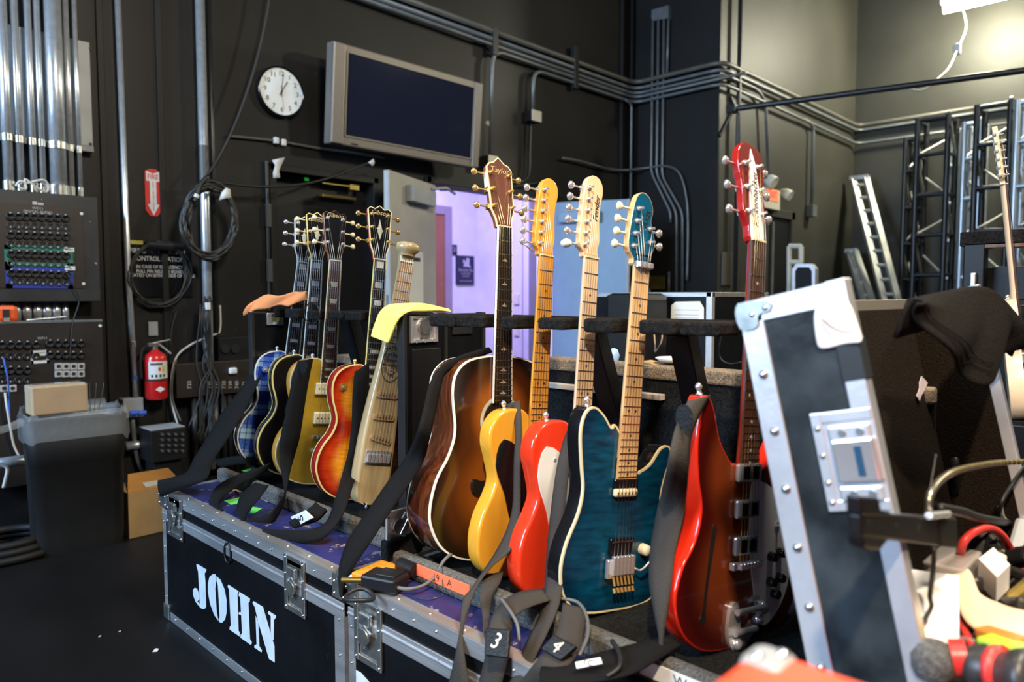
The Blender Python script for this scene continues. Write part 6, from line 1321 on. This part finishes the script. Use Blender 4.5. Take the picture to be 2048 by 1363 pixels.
truss('narrow black truss at the left of the standing trusses', 1812, 1834, 276, 9.75, .25, M['trk'], M['ladd'])['group'] = TG
truss('broad black truss beside the ladder', 1836, 1897, 236, 9.2, .35, M['trk'], M['ladd'])['group'] = TG
truss('silver truss behind the two black trusses', 1930, 1962, 244, 9.45, .3, M['tra'], M['tra'])['group'] = TG
truss('broad black truss behind the far guitar', 1955, 2022, 210, 9.0, .35, M['trk'], M['ladd'])['group'] = TG
truss('silver truss at the right edge of the picture', 2036, 2090, 200, 8.8, .35, M['tra'], M['tra'])['group'] = TG
truss('dim silver truss between the broad black trusses', 1898, 1925, 262, 9.8, .2, M['tra'], M['trk'])['group'] = TG
# little frames near the dark door
fr = thing('open_frame', 'small cream frame standing beside the dark door', 'frame', at(1590, 590, 'x', 7.2)); q = lambda x, y, X=7.2: at(x, y, 'x', X)
for k, (p0, p1) in enumerate((((1578, 492), (1603, 492)), ((1578, 524), (1603, 524)), ((1578, 492), (1578, 592)), ((1602, 492), (1602, 524)))): MB().cyl(q(*p0), q(*p1), .025, 6).build('frame_bar', M['cover'], fr)
for xx in (1578, 1602): MB().cyl(q(xx, 524), (7.2, q(xx, 524).y, 0), .02, 6).build('frame_leg', M['cover'], fr)
cs_ = thing('chamfered_road_case', 'black case lid with chamfered silver edge standing near the dark door', 'road case', at(1608, 600, 'x', 6.9))
o1 = [(1584, 600), (1584, 538), (1592, 527), (1622, 527), (1630, 537), (1630, 600)]; o2 = [(1590, 600), (1590, 542), (1596, 534), (1618, 534), (1624, 542), (1624, 600)]
MB().poly([at(x, y, 'x', 6.9) for x, y in o2], (1, 0, 0), .05).build('panel', M['lam'], cs_, fix=True)
for i in range(5): MB().poly([at(*o1[i], 'x', 6.88), at(*o1[i + 1], 'x', 6.88), at(*o2[i + 1], 'x', 6.88), at(*o2[i], 'x', 6.88)], (1, 0, 0), .08).build('edge', M['alu2'], cs_, fix=True)
MB().bb((6.9, at(1584, 600, 'x', 6.9).y, 0), (7.2, at(1630, 600, 'x', 6.9).y, at(1584, 600, 'x', 6.9).z)).build('lower_body', M['lam'], cs_)
# silver-edged rack case with papers
X5 = 2.95; r5 = lambda x, y, X=X5: at(x, y, 'x', X)
rk = thing('equipment_case', 'black equipment case with silver edges and papers stuck on it', 'road case', (X5, r5(1310, 600).y, 0))
ya, yb, zt = r5(1192, 600).y, r5(1424, 600).y, r5(1400, 584).z
MB().bb((X5, yb, .05), (X5 + .55, ya, zt - .01)).build('body', M['lam'], rk)
MB().bb((X5 - .006, yb, zt - .022), (X5 + .02, ya, zt)).build('edge', M['alu'], rk, bevel=.002); MB().bb((X5 - .006, yb - .004, .05), (X5 + .02, yb + .026, zt)).build('edge', M['alu2'], rk, bevel=.002); MB().bb((X5, yb - .004, zt - .022), (X5 + .55, yb + .02, zt)).build('edge', M['alu'], rk, bevel=.002); MB().bb((X5 + .53, yb - .006, .05), (X5 + .56, yb + .02, zt)).build('edge', M['alu'], rk, bevel=.002)
def sheet(name, label, pts, X, m, cat='paper'):
    return tag(MB().poly([at(x, y, 'x', X) for x, y in pts], (-1, 0, 0), .002).build(name, m, fix=True), label, cat)
pa = sheet('paper_sheet', 'white paper sheet with printed lines on the equipment case', ((1343, 610), (1352, 603), (1400, 602), (1408, 615), (1408, 645), (1342, 645)), X5 - .009, M['paper'])
for k, y in enumerate((618, 628, 634, 640)): MB().poly([at(x, yy, 'x', X5 - .0115) for x, yy in ((1350, y), (1398, y + 1), (1398, y + 2.2), (1350, y + 1.2))], (-1, 0, 0), .0006).build('print_line', M['lineng'], pa, fix=True)
sheet('paper_sheet', 'pale green crumpled paper on the equipment case', ((1296, 610), (1307, 608), (1313, 611), (1329, 609), (1331, 625), (1331, 645), (1293, 645)), X5 - .012, M['ypaper']); sheet('paper_sheet', 'white card behind the pale green paper', ((1291, 616), (1297, 615), (1331, 617), (1334, 645), (1291, 645)), X5 - .009, M['paper'])
sheet('paper_sheet', 'small white paper hanging below the neck rest', ((1340, 674), (1352, 674), (1360, 694), (1350, 692)), X5 - .009, M['paper'])
bb_ = thing('black_bag', 'soft black bag standing left of the papers', 'bag', (2.7, r5(1248, 600, 2.7).y, 0)); a, b = r5(1206, 586, 2.7), r5(1286, 586, 2.7)
MB().bb((2.7, b.y, .05), (2.92, a.y, a.z)).build('bag_body', M['leather'], bb_, bevel=.03); MB().bb((2.69, b.y + .02, a.z - .16), (2.705, a.y - .02, a.z - .14)).build('bag_seam', M['black'], bb_)
pl = at(1347, 726, 'x', 1.72); tag(MB().lathe([(.001, 0), (.035, .003), (.05, .014), (.048, .016), (.03, .006), (.001, .004)], Matrix.Translation(pl), 18).build('white_dish', M['white']), 'small white dish on the brown carpet cap', 'dish')
pc = at(1318, 730, 'x', 1.70); tag(MB().box(pc + Vector((0, 0, .003)), (.06, .09, .004), Matrix.Rotation(.12, 3, 'X')).build('card_piece', M['card']), 'tan card lying on the brown carpet cap', 'card')
pb = at(1227, 714, 'x', 1.70); tag(MB().lathe([(.014, -.012), (.018, .006), (.012, .022), (.004, .026)], Matrix.Translation(pb), 12).build('blue_cap', mat('pale_blue_plastic', (.25, .40, .62), .4)), 'small pale blue plastic cap on the case back', 'cap')
cord('thin tan wire loop hanging below the neck rest', [at(x, y, 'x', 1.47) for x, y in ((1318, 662), (1324, 668), (1322, 685), (1311, 703), (1310, 690), (1308, 664))], .0022, M['beige'])
cord('thin black wire loop below the neck rest near the red guitar', [at(x, y, 'x', 1.47) for x, y in ((1445, 665), (1438, 695), (1442, 718), (1460, 727), (1482, 724))], .002, M['cable'])
# rack with a spare guitar far right
X8 = 3.02
r8 = lambda x, y, X=X8: at(x, y, 'x', X)
rr_ = thing('instrument_rack', 'black instrument rack at the right edge holding a spare guitar', 'guitar rack', (X8, .5, 0))
def bar8(n, x0, y0, x1, y1, m, dx=.06, X=X8): 
    a, b = r8(x0, y0, X), r8(x1, y1, X); MB().bb((X, b.y, b.z), (X + dx, a.y, a.z)).build(n, m, rr_, bevel=.004)
bar8('top_rail', 1920, 464, 2090, 486, M['foam'], .10); bar8('post', 1928, 486, 1965, 620, M['lam']); bar8('shelf', 1968, 484, 2090, 492, mat('brown_shelf', (.10, .045, .025), .5)); bar8('lower_rail', 1965, 534, 2090, 600, M['lam'], .3, 3.1); bar8('left_edge', 1940, 545, 1949, 600, M['alu'], .02, 3.0)
a = r8(1925, 620); MB().bb((X8, r8(2090, 600).y, 0), (X8 + .5, a.y, r8(1925, 612).z)).build('base', M['lam'], rr_)
Tm, P8, Q8 = pose((2035, 745), (2006, 378), .60, -20, -3)
Tm, P8, Q8 = pose((2052, 830), (2008, 372), .78, -12, -4)
g = guitar('electric_guitar', 'spare guitar with pale maple neck in the rack at the right edge', Tm, TELE, .045, M['gloss'], M['maplep'], .004, (M['ivory'], (0,)), .78, .648, .36, M['maplep'], M['rosew'], None, H_FEN, M['maplep'], M['maplep'], None, six_inline(-.022, .03, -.012, .165, M['chrome'], M['pearld']), ('dot', M['pearl']), .10, frets=21, tilt=2)
strapbutton(g, -.085, .022, .399, (-.25, 0, 1), ch); humb(g, .29, ch); humb(g, .20, ch); tom(g, .11, ch)
MB().bb((P8.x - .16, P8.y - .25, 0), (P8.x + .50, P8.y + .24, P8.z - .012)).build('foot_box', M['lam'], rr_, bevel=.006)
MB().bb((P8.x - .15, P8.y - .24, P8.z - .014), (P8.x + .05, P8.y + .23, P8.z - .003)).build('foot_carpet', M['carpet'], rr_)

# ------------------------------------------------------------------ work box with its open lid
LM = Matrix(((1, 0, 0, XF), (0, .974, .225, .477), (0, -.225, .974, 1.127), (0, 0, 0, 1)))
wbx = thing('work_case', 'black work case with open lid, bright aluminium edges and brown lining', 'road case', (XF + .36, -.2, 0))
WORLD['__lid'] = LM
class LB(MB):
    def build(s, *a, **k): s.v = [LM @ p for p in s.v]; return MB.build(s, *a, **k)
DW, LH, LW = .142, .60, .725
M['lidlam'] = mat('glossy_black_laminate', (.020, .026, .030), .25, var=.85, scale=11, bump=.2, bscale=26, coat=.3)  # mottled tone put in for a cloudy reflection on the gloss
LB().bb((0, -DW, -LH), (.010, 0, 0)).build('lid_side', M['lidlam'], wbx)
LB().bb((0, -.012, -LH), (LW, 0, -.004)).build('lid_back', M['lam'], wbx)
LB().bb((.012, -.0165, -LH), (LW - .012, -.012, -.016)).build('lid_lining', M['liner'], wbx)
LB().bb((.012, -DW, -.505), (LW - .012, -.012, -.488)).build('lid_shelf', M['liner'], wbx)
LB().bb((LW - .010, -DW, -LH), (LW, 0, 0)).build('lid_side', M['lam'], wbx); LB().bb((LW - .0145, -DW, -LH), (LW - .010, -.012, -.004)).build('lid_lining', M['liner'], wbx); LB().bb((.010, -DW + .01, -LH), (.0145, -.012, -.004)).build('lid_lining', M['liner'], wbx)
LB().bb((-.003, -.031, -LH), (.003, .003, 0)).bb((-.003, -.0, -LH), (.03, .003, 0)).build('lid_edge', M['alu2'], wbx, bevel=.0015)
LB().bb((-.003, -DW, -.028), (.003, 0, .003)).bb((-.003, -DW - .002, 0), (.026, .003, .003)).build('lid_edge', M['alu2'], wbx, bevel=.0015)
LB().bb((-.004, -DW - .003, -LH), (.002, -DW + .022, .004)).bb((-.004, -DW - .004, -LH), (.018, -DW, .004)).build('lid_edge', M['alu2'], wbx, bevel=.0015)
LB().bb((LW - .016, -DW - .004, -LH), (LW + .004, -DW + .016, .004)).build('lid_edge', M['alu2'], wbx, bevel=.0015); LB().bb((LW - .017, -DW - .006, -.16), (LW + .005, -DW + .016, -.085)).build('edge_splice', M['steel'], wbx, bevel=.001)
LB().bb((.02, -.017, -.018), (LW - .01, .003, .003)).build('lid_edge', mat('brown_grey_edge', (.17, .155, .13), .45, .4), wbx, bevel=.0015)
LB().prism(crv([(0, -.004), (0, -.036), (.024, -.038), (.030, -.022), (.046, -.020), (.049, -.008), (.028, -.002)], 3), -.002, .002, Matrix.Translation((-.0045, .003, .003)) @ Matrix.Rotation(-PI / 2, 4, 'Z')).build('corner_bracket', M['steel'], wbx)
mb = LB()
for y_, z_ in [(-.016, -.10 - .078 * k) for k in range(7)] + [(-.018, -.017), (-.038, -.012)]: mb.lathe([(.0065, 0), (.006, .002), (.003, .004), (.0004, .0044)], Matrix.Translation((-.0032, y_, z_)) @ Matrix.Rotation(-PI / 2, 4, 'Y'), 10, cap=False)
o = mb.build('rivets', M['steel'], wbx); o['kind'] = 'stuff'
# recessed latch on the lid side
ly0, ly1, lz0, lz1 = -DW - .002, -.068, -.287, -.160
d = LB().prism([(ly0, lz0), (ly0, lz1), (ly1 + -.012, lz1), (ly1, lz1 - .012), (ly1, lz0 + .016), (ly1 - .016, lz0)], -.006, 0, Matrix.Rotation(PI / 2, 4, 'Z') @ Matrix.Identity(4)) if False else LB()
fr_ = .014
d.bb((-.0058, ly0, lz0 + .0003), (-.0002, ly1 - fr_ + .001, lz0 + fr_)).bb((-.0058, ly0, lz1 - fr_), (-.0002, ly1 - fr_ + .001, lz1 - .0003)).bb((-.006, ly1 - fr_, lz0), (0, ly1, lz1)).bb((-.0036, ly0 + .001, lz0 + .002), (-.001, ly1 - .002, lz1 - .002))
d = d.build('latch_dish', M['alu2'], wbx, bevel=.004)
LB().bb((-.012, ly0 + .002, lz0 + .036), (-.002, ly1 - .022, lz1 - .036)).build('latch_wing', M['chrome'], d, bevel=.003); LB().bb((-.0135, ly0 + .018, lz0 + .045), (-.012, ly0 + .026, lz1 - .045)).build('latch_slot', mat('blue_reflective_slot', (.05, .16, .30), .2, .6), d)
for z_ in (lz0 + .022, lz1 - .028):
    LB().bb((-.009, ly0 + .004, z_ - .010), (-.002, ly1 - .020, z_ + .010)).build('latch_bar', M['alu2'], d, bevel=.003)
    for k in range(2): LB().cyl((-.011, ly0 + .016 + k * .022, z_), (-.009, ly0 + .016 + k * .022, z_), .005, 10).build('latch_rivet', M['steel'], d)
mb = LB()
for z_ in (-.18, -.215, -.25, -.275): mb.lathe([(.004, 0), (.0035, .002), (.0004, .003)], Matrix.Translation((-.006, ly1 - .007, z_)) @ Matrix.Rotation(-PI / 2, 4, 'Y'), 8, cap=False)
o = mb.build('rivets', M['steel'], d); o['kind'] = 'stuff'
LB().bb((-.0055, -DW - .0055, -.125), (.020, -DW + .023, -.072)).build('black_tape', mat('dark_glossy_tape', (.025, .03, .033), .3), wbx, bevel=.001)
# white tape flag over the lid corner
tg = LB(); rows = []
for k, (z_, w0, w1) in enumerate(((-.024, -.104, -.147), (-.038, -.101, -.149), (-.052, -.099, -.151), (-.066, -.097, -.154), (-.080, -.095, -.157))): rows.append([Vector((-.008 - .004 * math.sin(k + j), w0 + (w1 - w0) * j / 4, z_ - .002 * math.sin(j * 2))) for j in range(5)])
tg = tg.grid(rows).build('tape_flag', mat('white_cloth_tape', (.80, .77, .74), .7, var=.05), solid=.0015, sub=1); tag(tg, 'white cloth tape folded over the top corner of the open lid', 'tape')
LBm = LB().tube(smooth_pts([(-.014, -.112, -.042), (-.015, -.122, -.055), (-.015, -.138, -.064), (-.014, -.148, -.062)], 4), .0008, 5); LBm.v = [LM @ p for p in LBm.v]; MB.build(LBm, 'pen_line', M['ink'], tg)
# paper scrap stuck on the lining
pL, nL = LM @ Vector((0, -.020, 0)), LM.to_3x3() @ Vector((0, -1, 0))
p = [atp(x, y, pL, nL) for x, y in ((1842, 752), (1854, 765), (1848, 780), (1842, 790), (1838, 802), (1832, 792), (1838, 776), (1838, 764))]
tag(MB().poly(p, nL, .0015).build('paper_scrap', mat('mauve_paper', (.46, .40, .42), .6), fix=True), 'curled paper scrap stuck to the brown lid lining', 'paper')
# case body below
BX0, BX1, BY0, BY1, BZ = XF, XF + LW, -.62, .245, .655
for nm, q0, q1 in (('wall_panel', (BX0, BY0, .03), (BX0 + .012, BY1, BZ)), ('wall_panel', (BX1 - .012, BY0, .03), (BX1, BY1, BZ)), ('wall_panel', (BX0, BY1 - .012, .03), (BX1, BY1, BZ)), ('wall_panel', (BX0, BY0, .03), (BX1, BY0 + .012, BZ)), ('case_floor', (BX0, BY0, .03), (BX1, BY1, .05)), ('tray', (BX0 + .012, BY0 + .012, .62), (BX1 - .012, BY1 - .012, .652))):
    MB().bb(q0, q1).build(nm, M['lam'] if nm != 'tray' else M['liner'], wbx)
for q0, q1 in (((BX0 - .002, BY0, BZ - .03), (BX0 + .016, BY1, BZ + .003)), ((BX0, BY1 - .016, BZ - .03), (BX1, BY1 + .002, BZ + .003)), ((BX1 - .016, BY0, BZ - .03), (BX1 + .002, BY1, BZ + .003))): MB().bb(q0, q1).build('rim_edge', M['alu'], wbx, bevel=.0015)
for x_ in (BX0 + .06, BX1 - .06):
    for y_ in (BY0 + .06, BY1 - .06): MB().cyl((x_, y_ - .012, .016), (x_, y_ + .012, .016), .016, 12).build('caster', M['rubber'], wbx)

# black terry towel over the lid's right corner
TF = .318
rows = []
edgeL = [(1820, 600), (1838, 628), (1862, 672), (1890, 706), (1922, 738), (1962, 772)]; edgeR = [(1852, 592), (1885, 610), (1912, 650), (1938, 690), (1960, 725), (1978, 752)]
top = [(1822, 599), (1860, 590), (1900, 582), (1945, 573), (1975, 574), (2000, 592), (2026, 620), (2052, 650)]
bot = [(1824, 606), (1850, 648), (1888, 704), (1930, 748), (1963, 772), (1990, 728), (2010, 705), (2055, 690)]
T_ = smooth_pts([at(x, y, 'y', TF + .02 - .012 * i) for i, (x, y) in enumerate(top)], 5); B_ = smooth_pts([at(x, y, 'y', TF - .012 - .010 * i + (.03 if i > 4 else 0)) for i, (x, y) in enumerate(bot)], 5)
for i, (a, b) in enumerate(zip(T_, B_)):
    rows.append([a.lerp(b, t) + Vector((.004 * math.sin(9 * t + i * .3), -.012 * math.sin(PI * t) - .010 * math.sin(i * .55 + t * 2.5) * t, 0)) for t in np.linspace(0, 1, 14)])
tw = MB().grid(rows).build('towel', M['towel'], solid=.006, sub=1); tag(tw, 'black terry towel draped over the corner of the open lid', 'towel')
hem = []
for t0 in (.80, .90):
    pts = [r[int(t0 * 13)] + Vector((0, -.006, 0)) for r in rows[2:21]]; MB().tube(pts, .0009, 5).build('woven_band', M['towel'], tw)
bk_ = [[p + Vector((.002, .004 + .006 * k, -.02 * k)) for k in range(4)] for i, p in enumerate(T_)]
MB().grid(bk_).build('back_fold', M['towel'], tw, solid=.006)

# tools and oddments in the work case
ZJ = .68
def J(x, y, z=ZJ): return at(x, y, 'z', z)
def J2(x, y, Y=.25): return at(x, y, 'y', Y)
def JZ(x, y, Y=.16): return at(x, y, 'z', .672 + (.25 - Y) * .3)
M['wcard'] = mat('white_card', (.82, .80, .80), .6, var=.03)
nC = Vector((0, -.22, .975)); c0 = at(1862, 1300, 'z', .71); q4 = [atp(x, y, c0, nC) for x, y in ((1806, 1136), (1918, 1150), (1918, 1302), (1826, 1292))]
wb_ = MB().poly(q4, -nC, .008).build('white_carton', M['wcard'], fix=True); tag(wb_, 'white card carton standing in the work case', 'carton')
tag(MB().poly([JZ(1955, 1165, .21), JZ(1985, 1140, .21), JZ(2018, 1178, .21), JZ(1992, 1205, .21)], (0, 0, 1), .04).build('small_box', M['wcard'], fix=True, bevel=.001), 'small white box lying among the tools', 'box')
M['cleather'] = mat('cream_leather', (.80, .60, .42), .6, var=.06)
def rib_y(label, st, m, name, cat, th=.006, wide=5, arch=.01):
    L = smooth_pts([JZ(a, b, Y) for a, b, c_, d_, Y in st], 6); R = smooth_pts([JZ(c_, d_, Y - .02) for a, b, c_, d_, Y in st], 6)
    rows = [[a.lerp(b, t) + Vector((0, -arch * math.sin(PI * t), arch * math.sin(PI * t))) for t in np.linspace(0, 1, wide + 1)] for a, b in zip(L, R)]
    return tag(MB().grid(rows).build(name, m, solid=th, sub=1), label, cat)
rib_y('cream leather strap curving over the tools', [(1880, 1146, 1906, 1124, .17), (1902, 1165, 1936, 1144, .165), (1922, 1232, 1955, 1186, .16), (1962, 1268, 2000, 1208, .15), (2010, 1282, 2030, 1218, .14), (2070, 1304, 2070, 1226, .13)], M['cleather'], 'leather_strap', 'strap')
M['redw'] = mat('red_wire', (.62, .04, .035), .4)
cord('thick red wire arching above the tools', [J2(1921, 1122, .29), J2(1924, 1090, .28), J2(1945, 1065, .27), J2(1980, 1056, .26), J2(2008, 1075, .25), J2(2030, 1115, .24), J2(2056, 1165, .22)], .0068, M['redw'], name='red_wire', cat='wire')
cord('red wire hanging behind the cream strap', [JZ(1921, 1232, .2), JZ(1930, 1262, .2), JZ(1944, 1292, .2), JZ(1952, 1305, .19)], .006, M['redw'], name='red_wire', cat='wire')
cord('black wire hanging from the clamp past the white carton', [J2(1868, 1095, .25), J2(1866, 1140, .25), J2(1860, 1190, .25), J2(1862, 1215, .25), J2(1840, 1256, .25), J2(1846, 1290, .25)], .003, M['cable'])
p = JZ(1908, 1324, .16); q = JZ(1932, 1334, .15)
tag(MB().cyl(p + Vector((-.016, .0, .012)), q + Vector((0, 0, .012)), .021, 14).build('red_stopper', mat('red_plastic', (.62, .03, .025), .35)), 'red plastic cap lying in front of the white carton', 'cap')
sd = thing('screwdriver', 'black handled screwdriver with red band at the lower right', 'screwdriver', JZ(1990, 1340, .13))
p, q = JZ(1935, 1328, .14), JZ(2075, 1362, .09); M['bgrip'] = mat('black_grip', (.03, .028, .028), .4)
pts = [p.lerp(q, t) for t in np.linspace(0, 1, 9)]; MB().tube(pts, [.018, .025, .028, .024, .023, .026, .031, .034, .032], 16).build('handle', M['bgrip'], sd); MB().tube([p.lerp(q, t) + Vector((-.004, 0, .004)) for t in (.40, .46, .52)], [.0265, .028, .029], 16).build('red_band', M['redw'], sd); MB().cyl(p, p + (p - q).normalized() * .05, .004, 8).build('shank', ch, sd)
M['lime'] = mat('lime_green_plastic', (.36, .62, .04), .4); M['obr'] = mat('orange_brown_plastic', (.55, .20, .03), .45)
p, q = JZ(1968, 1290, .15), JZ(2075, 1322, .12); R_ = (q - p).to_track_quat('X', 'Z').to_matrix(); tag(MB().box((p + q) / 2, ((q - p).length, .030, .028), R_).build('green_tool', M['lime'], bevel=.004), 'lime green plastic tool at the lower right', 'tool')
p, q = JZ(1985, 1278, .155), JZ(2075, 1306, .125); R_ = (q - p).to_track_quat('X', 'Z').to_matrix(); tag(MB().box((p + q) / 2 + Vector((0, .012, .004)), ((q - p).length, .026, .02), R_).build('orange_tool', M['obr'], bevel=.003), 'orange brown bar beside the lime green tool', 'tool')
p = JZ(1865, 1335, .17); tag(MB().lathe([(.018, -.012), (.024, .0), (.025, .015), (.017, .03), (.004, .034)], Matrix.Translation(p), 14).build('grey_brush', M['carpetg']), 'fuzzy grey brush at the foot of the open lid', 'brush')
p = JZ(1870, 1305, .18); tag(MB().poly([JZ(1862, 1290, .18), JZ(1880, 1290, .18), JZ(1881, 1320, .18), JZ(1870, 1326, .18), JZ(1861, 1312, .18)], (0, 0, 1), .002).build('white_tag', M['wcard'], fix=True), 'torn white tag below the white carton', 'tag')
M['clearp'] = mat('smoky_clear_plastic', (.35, .32, .30), .15, coat=.5); M['dkgear'] = mat('dark_tool_metal', (.06, .055, .05), .35, .6, var=.3)
tag(MB().bb((1.28, .262, .655), (1.40, .322, .715)).build('parts_box', M['clearp'], bevel=.004), 'smoky clear parts box behind the white carton', 'box')
rj = random.Random(12)
names = ('pliers', 'wrench', 'socket', 'file', 'string_winder', 'wire_cutter', 'socket_key', 'bit_holder', 'cable_plug', 'jack_plug', 'capo', 'tuner_box')
for k, (x, y, s, m_) in enumerate(((1885, 1120, .04, 'dkgear'), (1945, 1125, .05, 'black'), (1985, 1100, .05, 'dkgear'), (2020, 1120, .05, 'black'), (2040, 1185, .04, 'brass'), (1960, 1095, .04, 'black'), (2030, 1215, .05, 'dkgear'), (1945, 1290, .03, 'chrome'), (2045, 1150, .03, 'dkgear'), (1935, 1160, .04, 'dkgear'), (1992, 1130, .03, 'cover'), (2038, 1080, .05, 'grey'))):
    s *= 1.3; p = JZ(x, y, .21); R_ = Matrix.Rotation(rj.random() * 3, 3, 'Y') @ Matrix.Rotation(rj.random(), 3, 'Z')
    t = thing(names[k], '%s %s among the oddments in the work case' % (('small dark', 'black', 'dull steel', 'long black', 'yellow brass', 'short black', 'dull metal', 'shiny chrome', 'thin dark', 'stubby dark', 'cream', 'grey')[k], names[k].replace('_', ' ')), 'tool', p, group='oddments in the work case')
    MB().box(p, (s * 1.4, s * .4, s * .45), R_).build('body', M[m_], t, bevel=s * .12); MB().cyl(p + R_ @ Vector((s * .6, 0, 0)), p + R_ @ Vector((s * 1.2, 0, .01)), s * .14, 8).build('shaft', M['steel'], t)
cord('black cable crossing the lid lining at the right edge', [J2(1880, 1016, .27), J2(1925, 1024, .27), J2(1960, 1036, .27), J2(2010, 1044, .27), J2(2060, 1056, .27)], .008, M['cable'])
cord('white hooked wire beside the red wire', [J2(1998, 1030, .27), J2(2001, 1012, .27), J2(2005, 1032, .27), J2(2016, 1045, .27)], .004, M['whitecable'])
# clamp on the lid edge with gooseneck lamp
cl = thing('spring_clamp', 'black plastic clamp gripping the edge of the open lid', 'clamp', J2(1800, 1090, .23)); Yc = .252
def quad(name, pts, m, th=.014, Y=Yc): return MB().poly([J2(x, y, Y) for x, y in pts], (0, 1, 0), th).build(name, m, cl, fix=True, bevel=.003)
quad('clamp_arm', ((1724, 1030), (1730, 1026), (1914, 1034), (1914, 1095), (1900, 1094), (1724, 1074)), M['black']); quad('clamp_jaw', ((1723, 993), (1760, 996), (1764, 1020), (1784, 1024), (1784, 1034), (1724, 1032)), M['black'], .016, Yc - .001); quad('clamp_jaw', ((1726, 1070), (1780, 1078), (1768, 1092), (1762, 1101), (1740, 1100), (1728, 1094)), M['black'], .016, Yc - .001)
quad('grip_pad', ((1880, 1034), (1915, 1036), (1916, 1096), (1882, 1094)), M['rubber'], .016, Yc - .002)
for x, y, r_ in ((1739, 1045, .004), (1794, 1052, .004), (1839, 1058, .008)): p = J2(x, y, Yc - .0003); MB().cyl(p, p + Vector((0, .004, 0)), r_, 12).build('clamp_hole', M['ink'], cl)
p, q = J2(1857, 1031, Yc - .004), J2(1896, 1027, Yc - .004); MB().cyl(p, q, .0048, 10).build('spring_pin', M['alu2'], cl)
gn = thing('gooseneck_lamp', 'thin flexible brass-coloured gooseneck rising from the clamp', 'lamp', J2(1857, 1020, .23))
pts = smooth_pts([J2(1856, 1022, .26), J2(1860, 990, .26), J2(1878, 962, .26), J2(1910, 942, .255), J2(1960, 930, .25), J2(2010, 924, .245), J2(2075, 922, .24)], 8)
MB().tube(pts, .0045, 10).build('flex_tube', M['brass'], gn)
for k in range(2, len(pts) - 1, 1): 
    d = (pts[k + 1] - pts[k - 1]).normalized(); MB().cyl(pts[k] - d * .0014, pts[k] + d * .0014, .0054, 8).build('flex_ring', M['steel'], gn)
cord('black antenna rod standing beside the clamp', [J2(1850, 1028, .262), J2(1862, 965, .262), J2(1872, 908, .262)], .0016, M['blackpipe'], name='antenna', cat='antenna')
cord('black cable hanging beside the gooseneck', [J2(2052, 930, .25), J2(2030, 960, .255), J2(2005, 1000, .262), J2(1998, 1032, .27)], .004, M['cable'])
# gloves lying in the lid
for k, (x, y) in enumerate(((1910, 940), (1928, 950))):
    p = atp(x, y, pL + nL * .014, nL); tag(MB().tube([p + Vector((0, 0, -.05)), p + Vector((.004, 0, -.02)), p, p + Vector((.002, 0, .025)), p + Vector((.002, 0, .03))], [.010, .013, .012, .009, .002], 10).build('glove_finger', M['leather']), ('left', 'right')[k] + ' dark leather glove finger leaning in the lid', 'glove')

# red case corner close to the lens
p = at(1520, 1288, 'z', .88)
rc_ = thing('red_case', 'red case corner with metal cap close to the camera', 'case', (p.x - .2, p.y - .3, 0))
M['redc'] = mat('orange_red_vinyl', (.80, .085, .03), .45, var=.05)
MB().bb((p.x - .42, p.y - .62, .0), (p.x, p.y, .88)).build('case_body', M['redc'], rc_, bevel=.006)
MB().bb((p.x - .034, p.y - .030, .85), (p.x + .003, p.y + .003, .883)).build('corner_cap', M['grey'], rc_, bevel=.008)
for dx, dy in ((-.035, -.014), (-.012, -.030)): MB().lathe([(.0045, 0), (.004, .002), (.001, .003)], Matrix.Translation((p.x + dx * .7, p.y + dy * .7, .883)), 12).build('cap_rivet', M['chrome'], rc_)
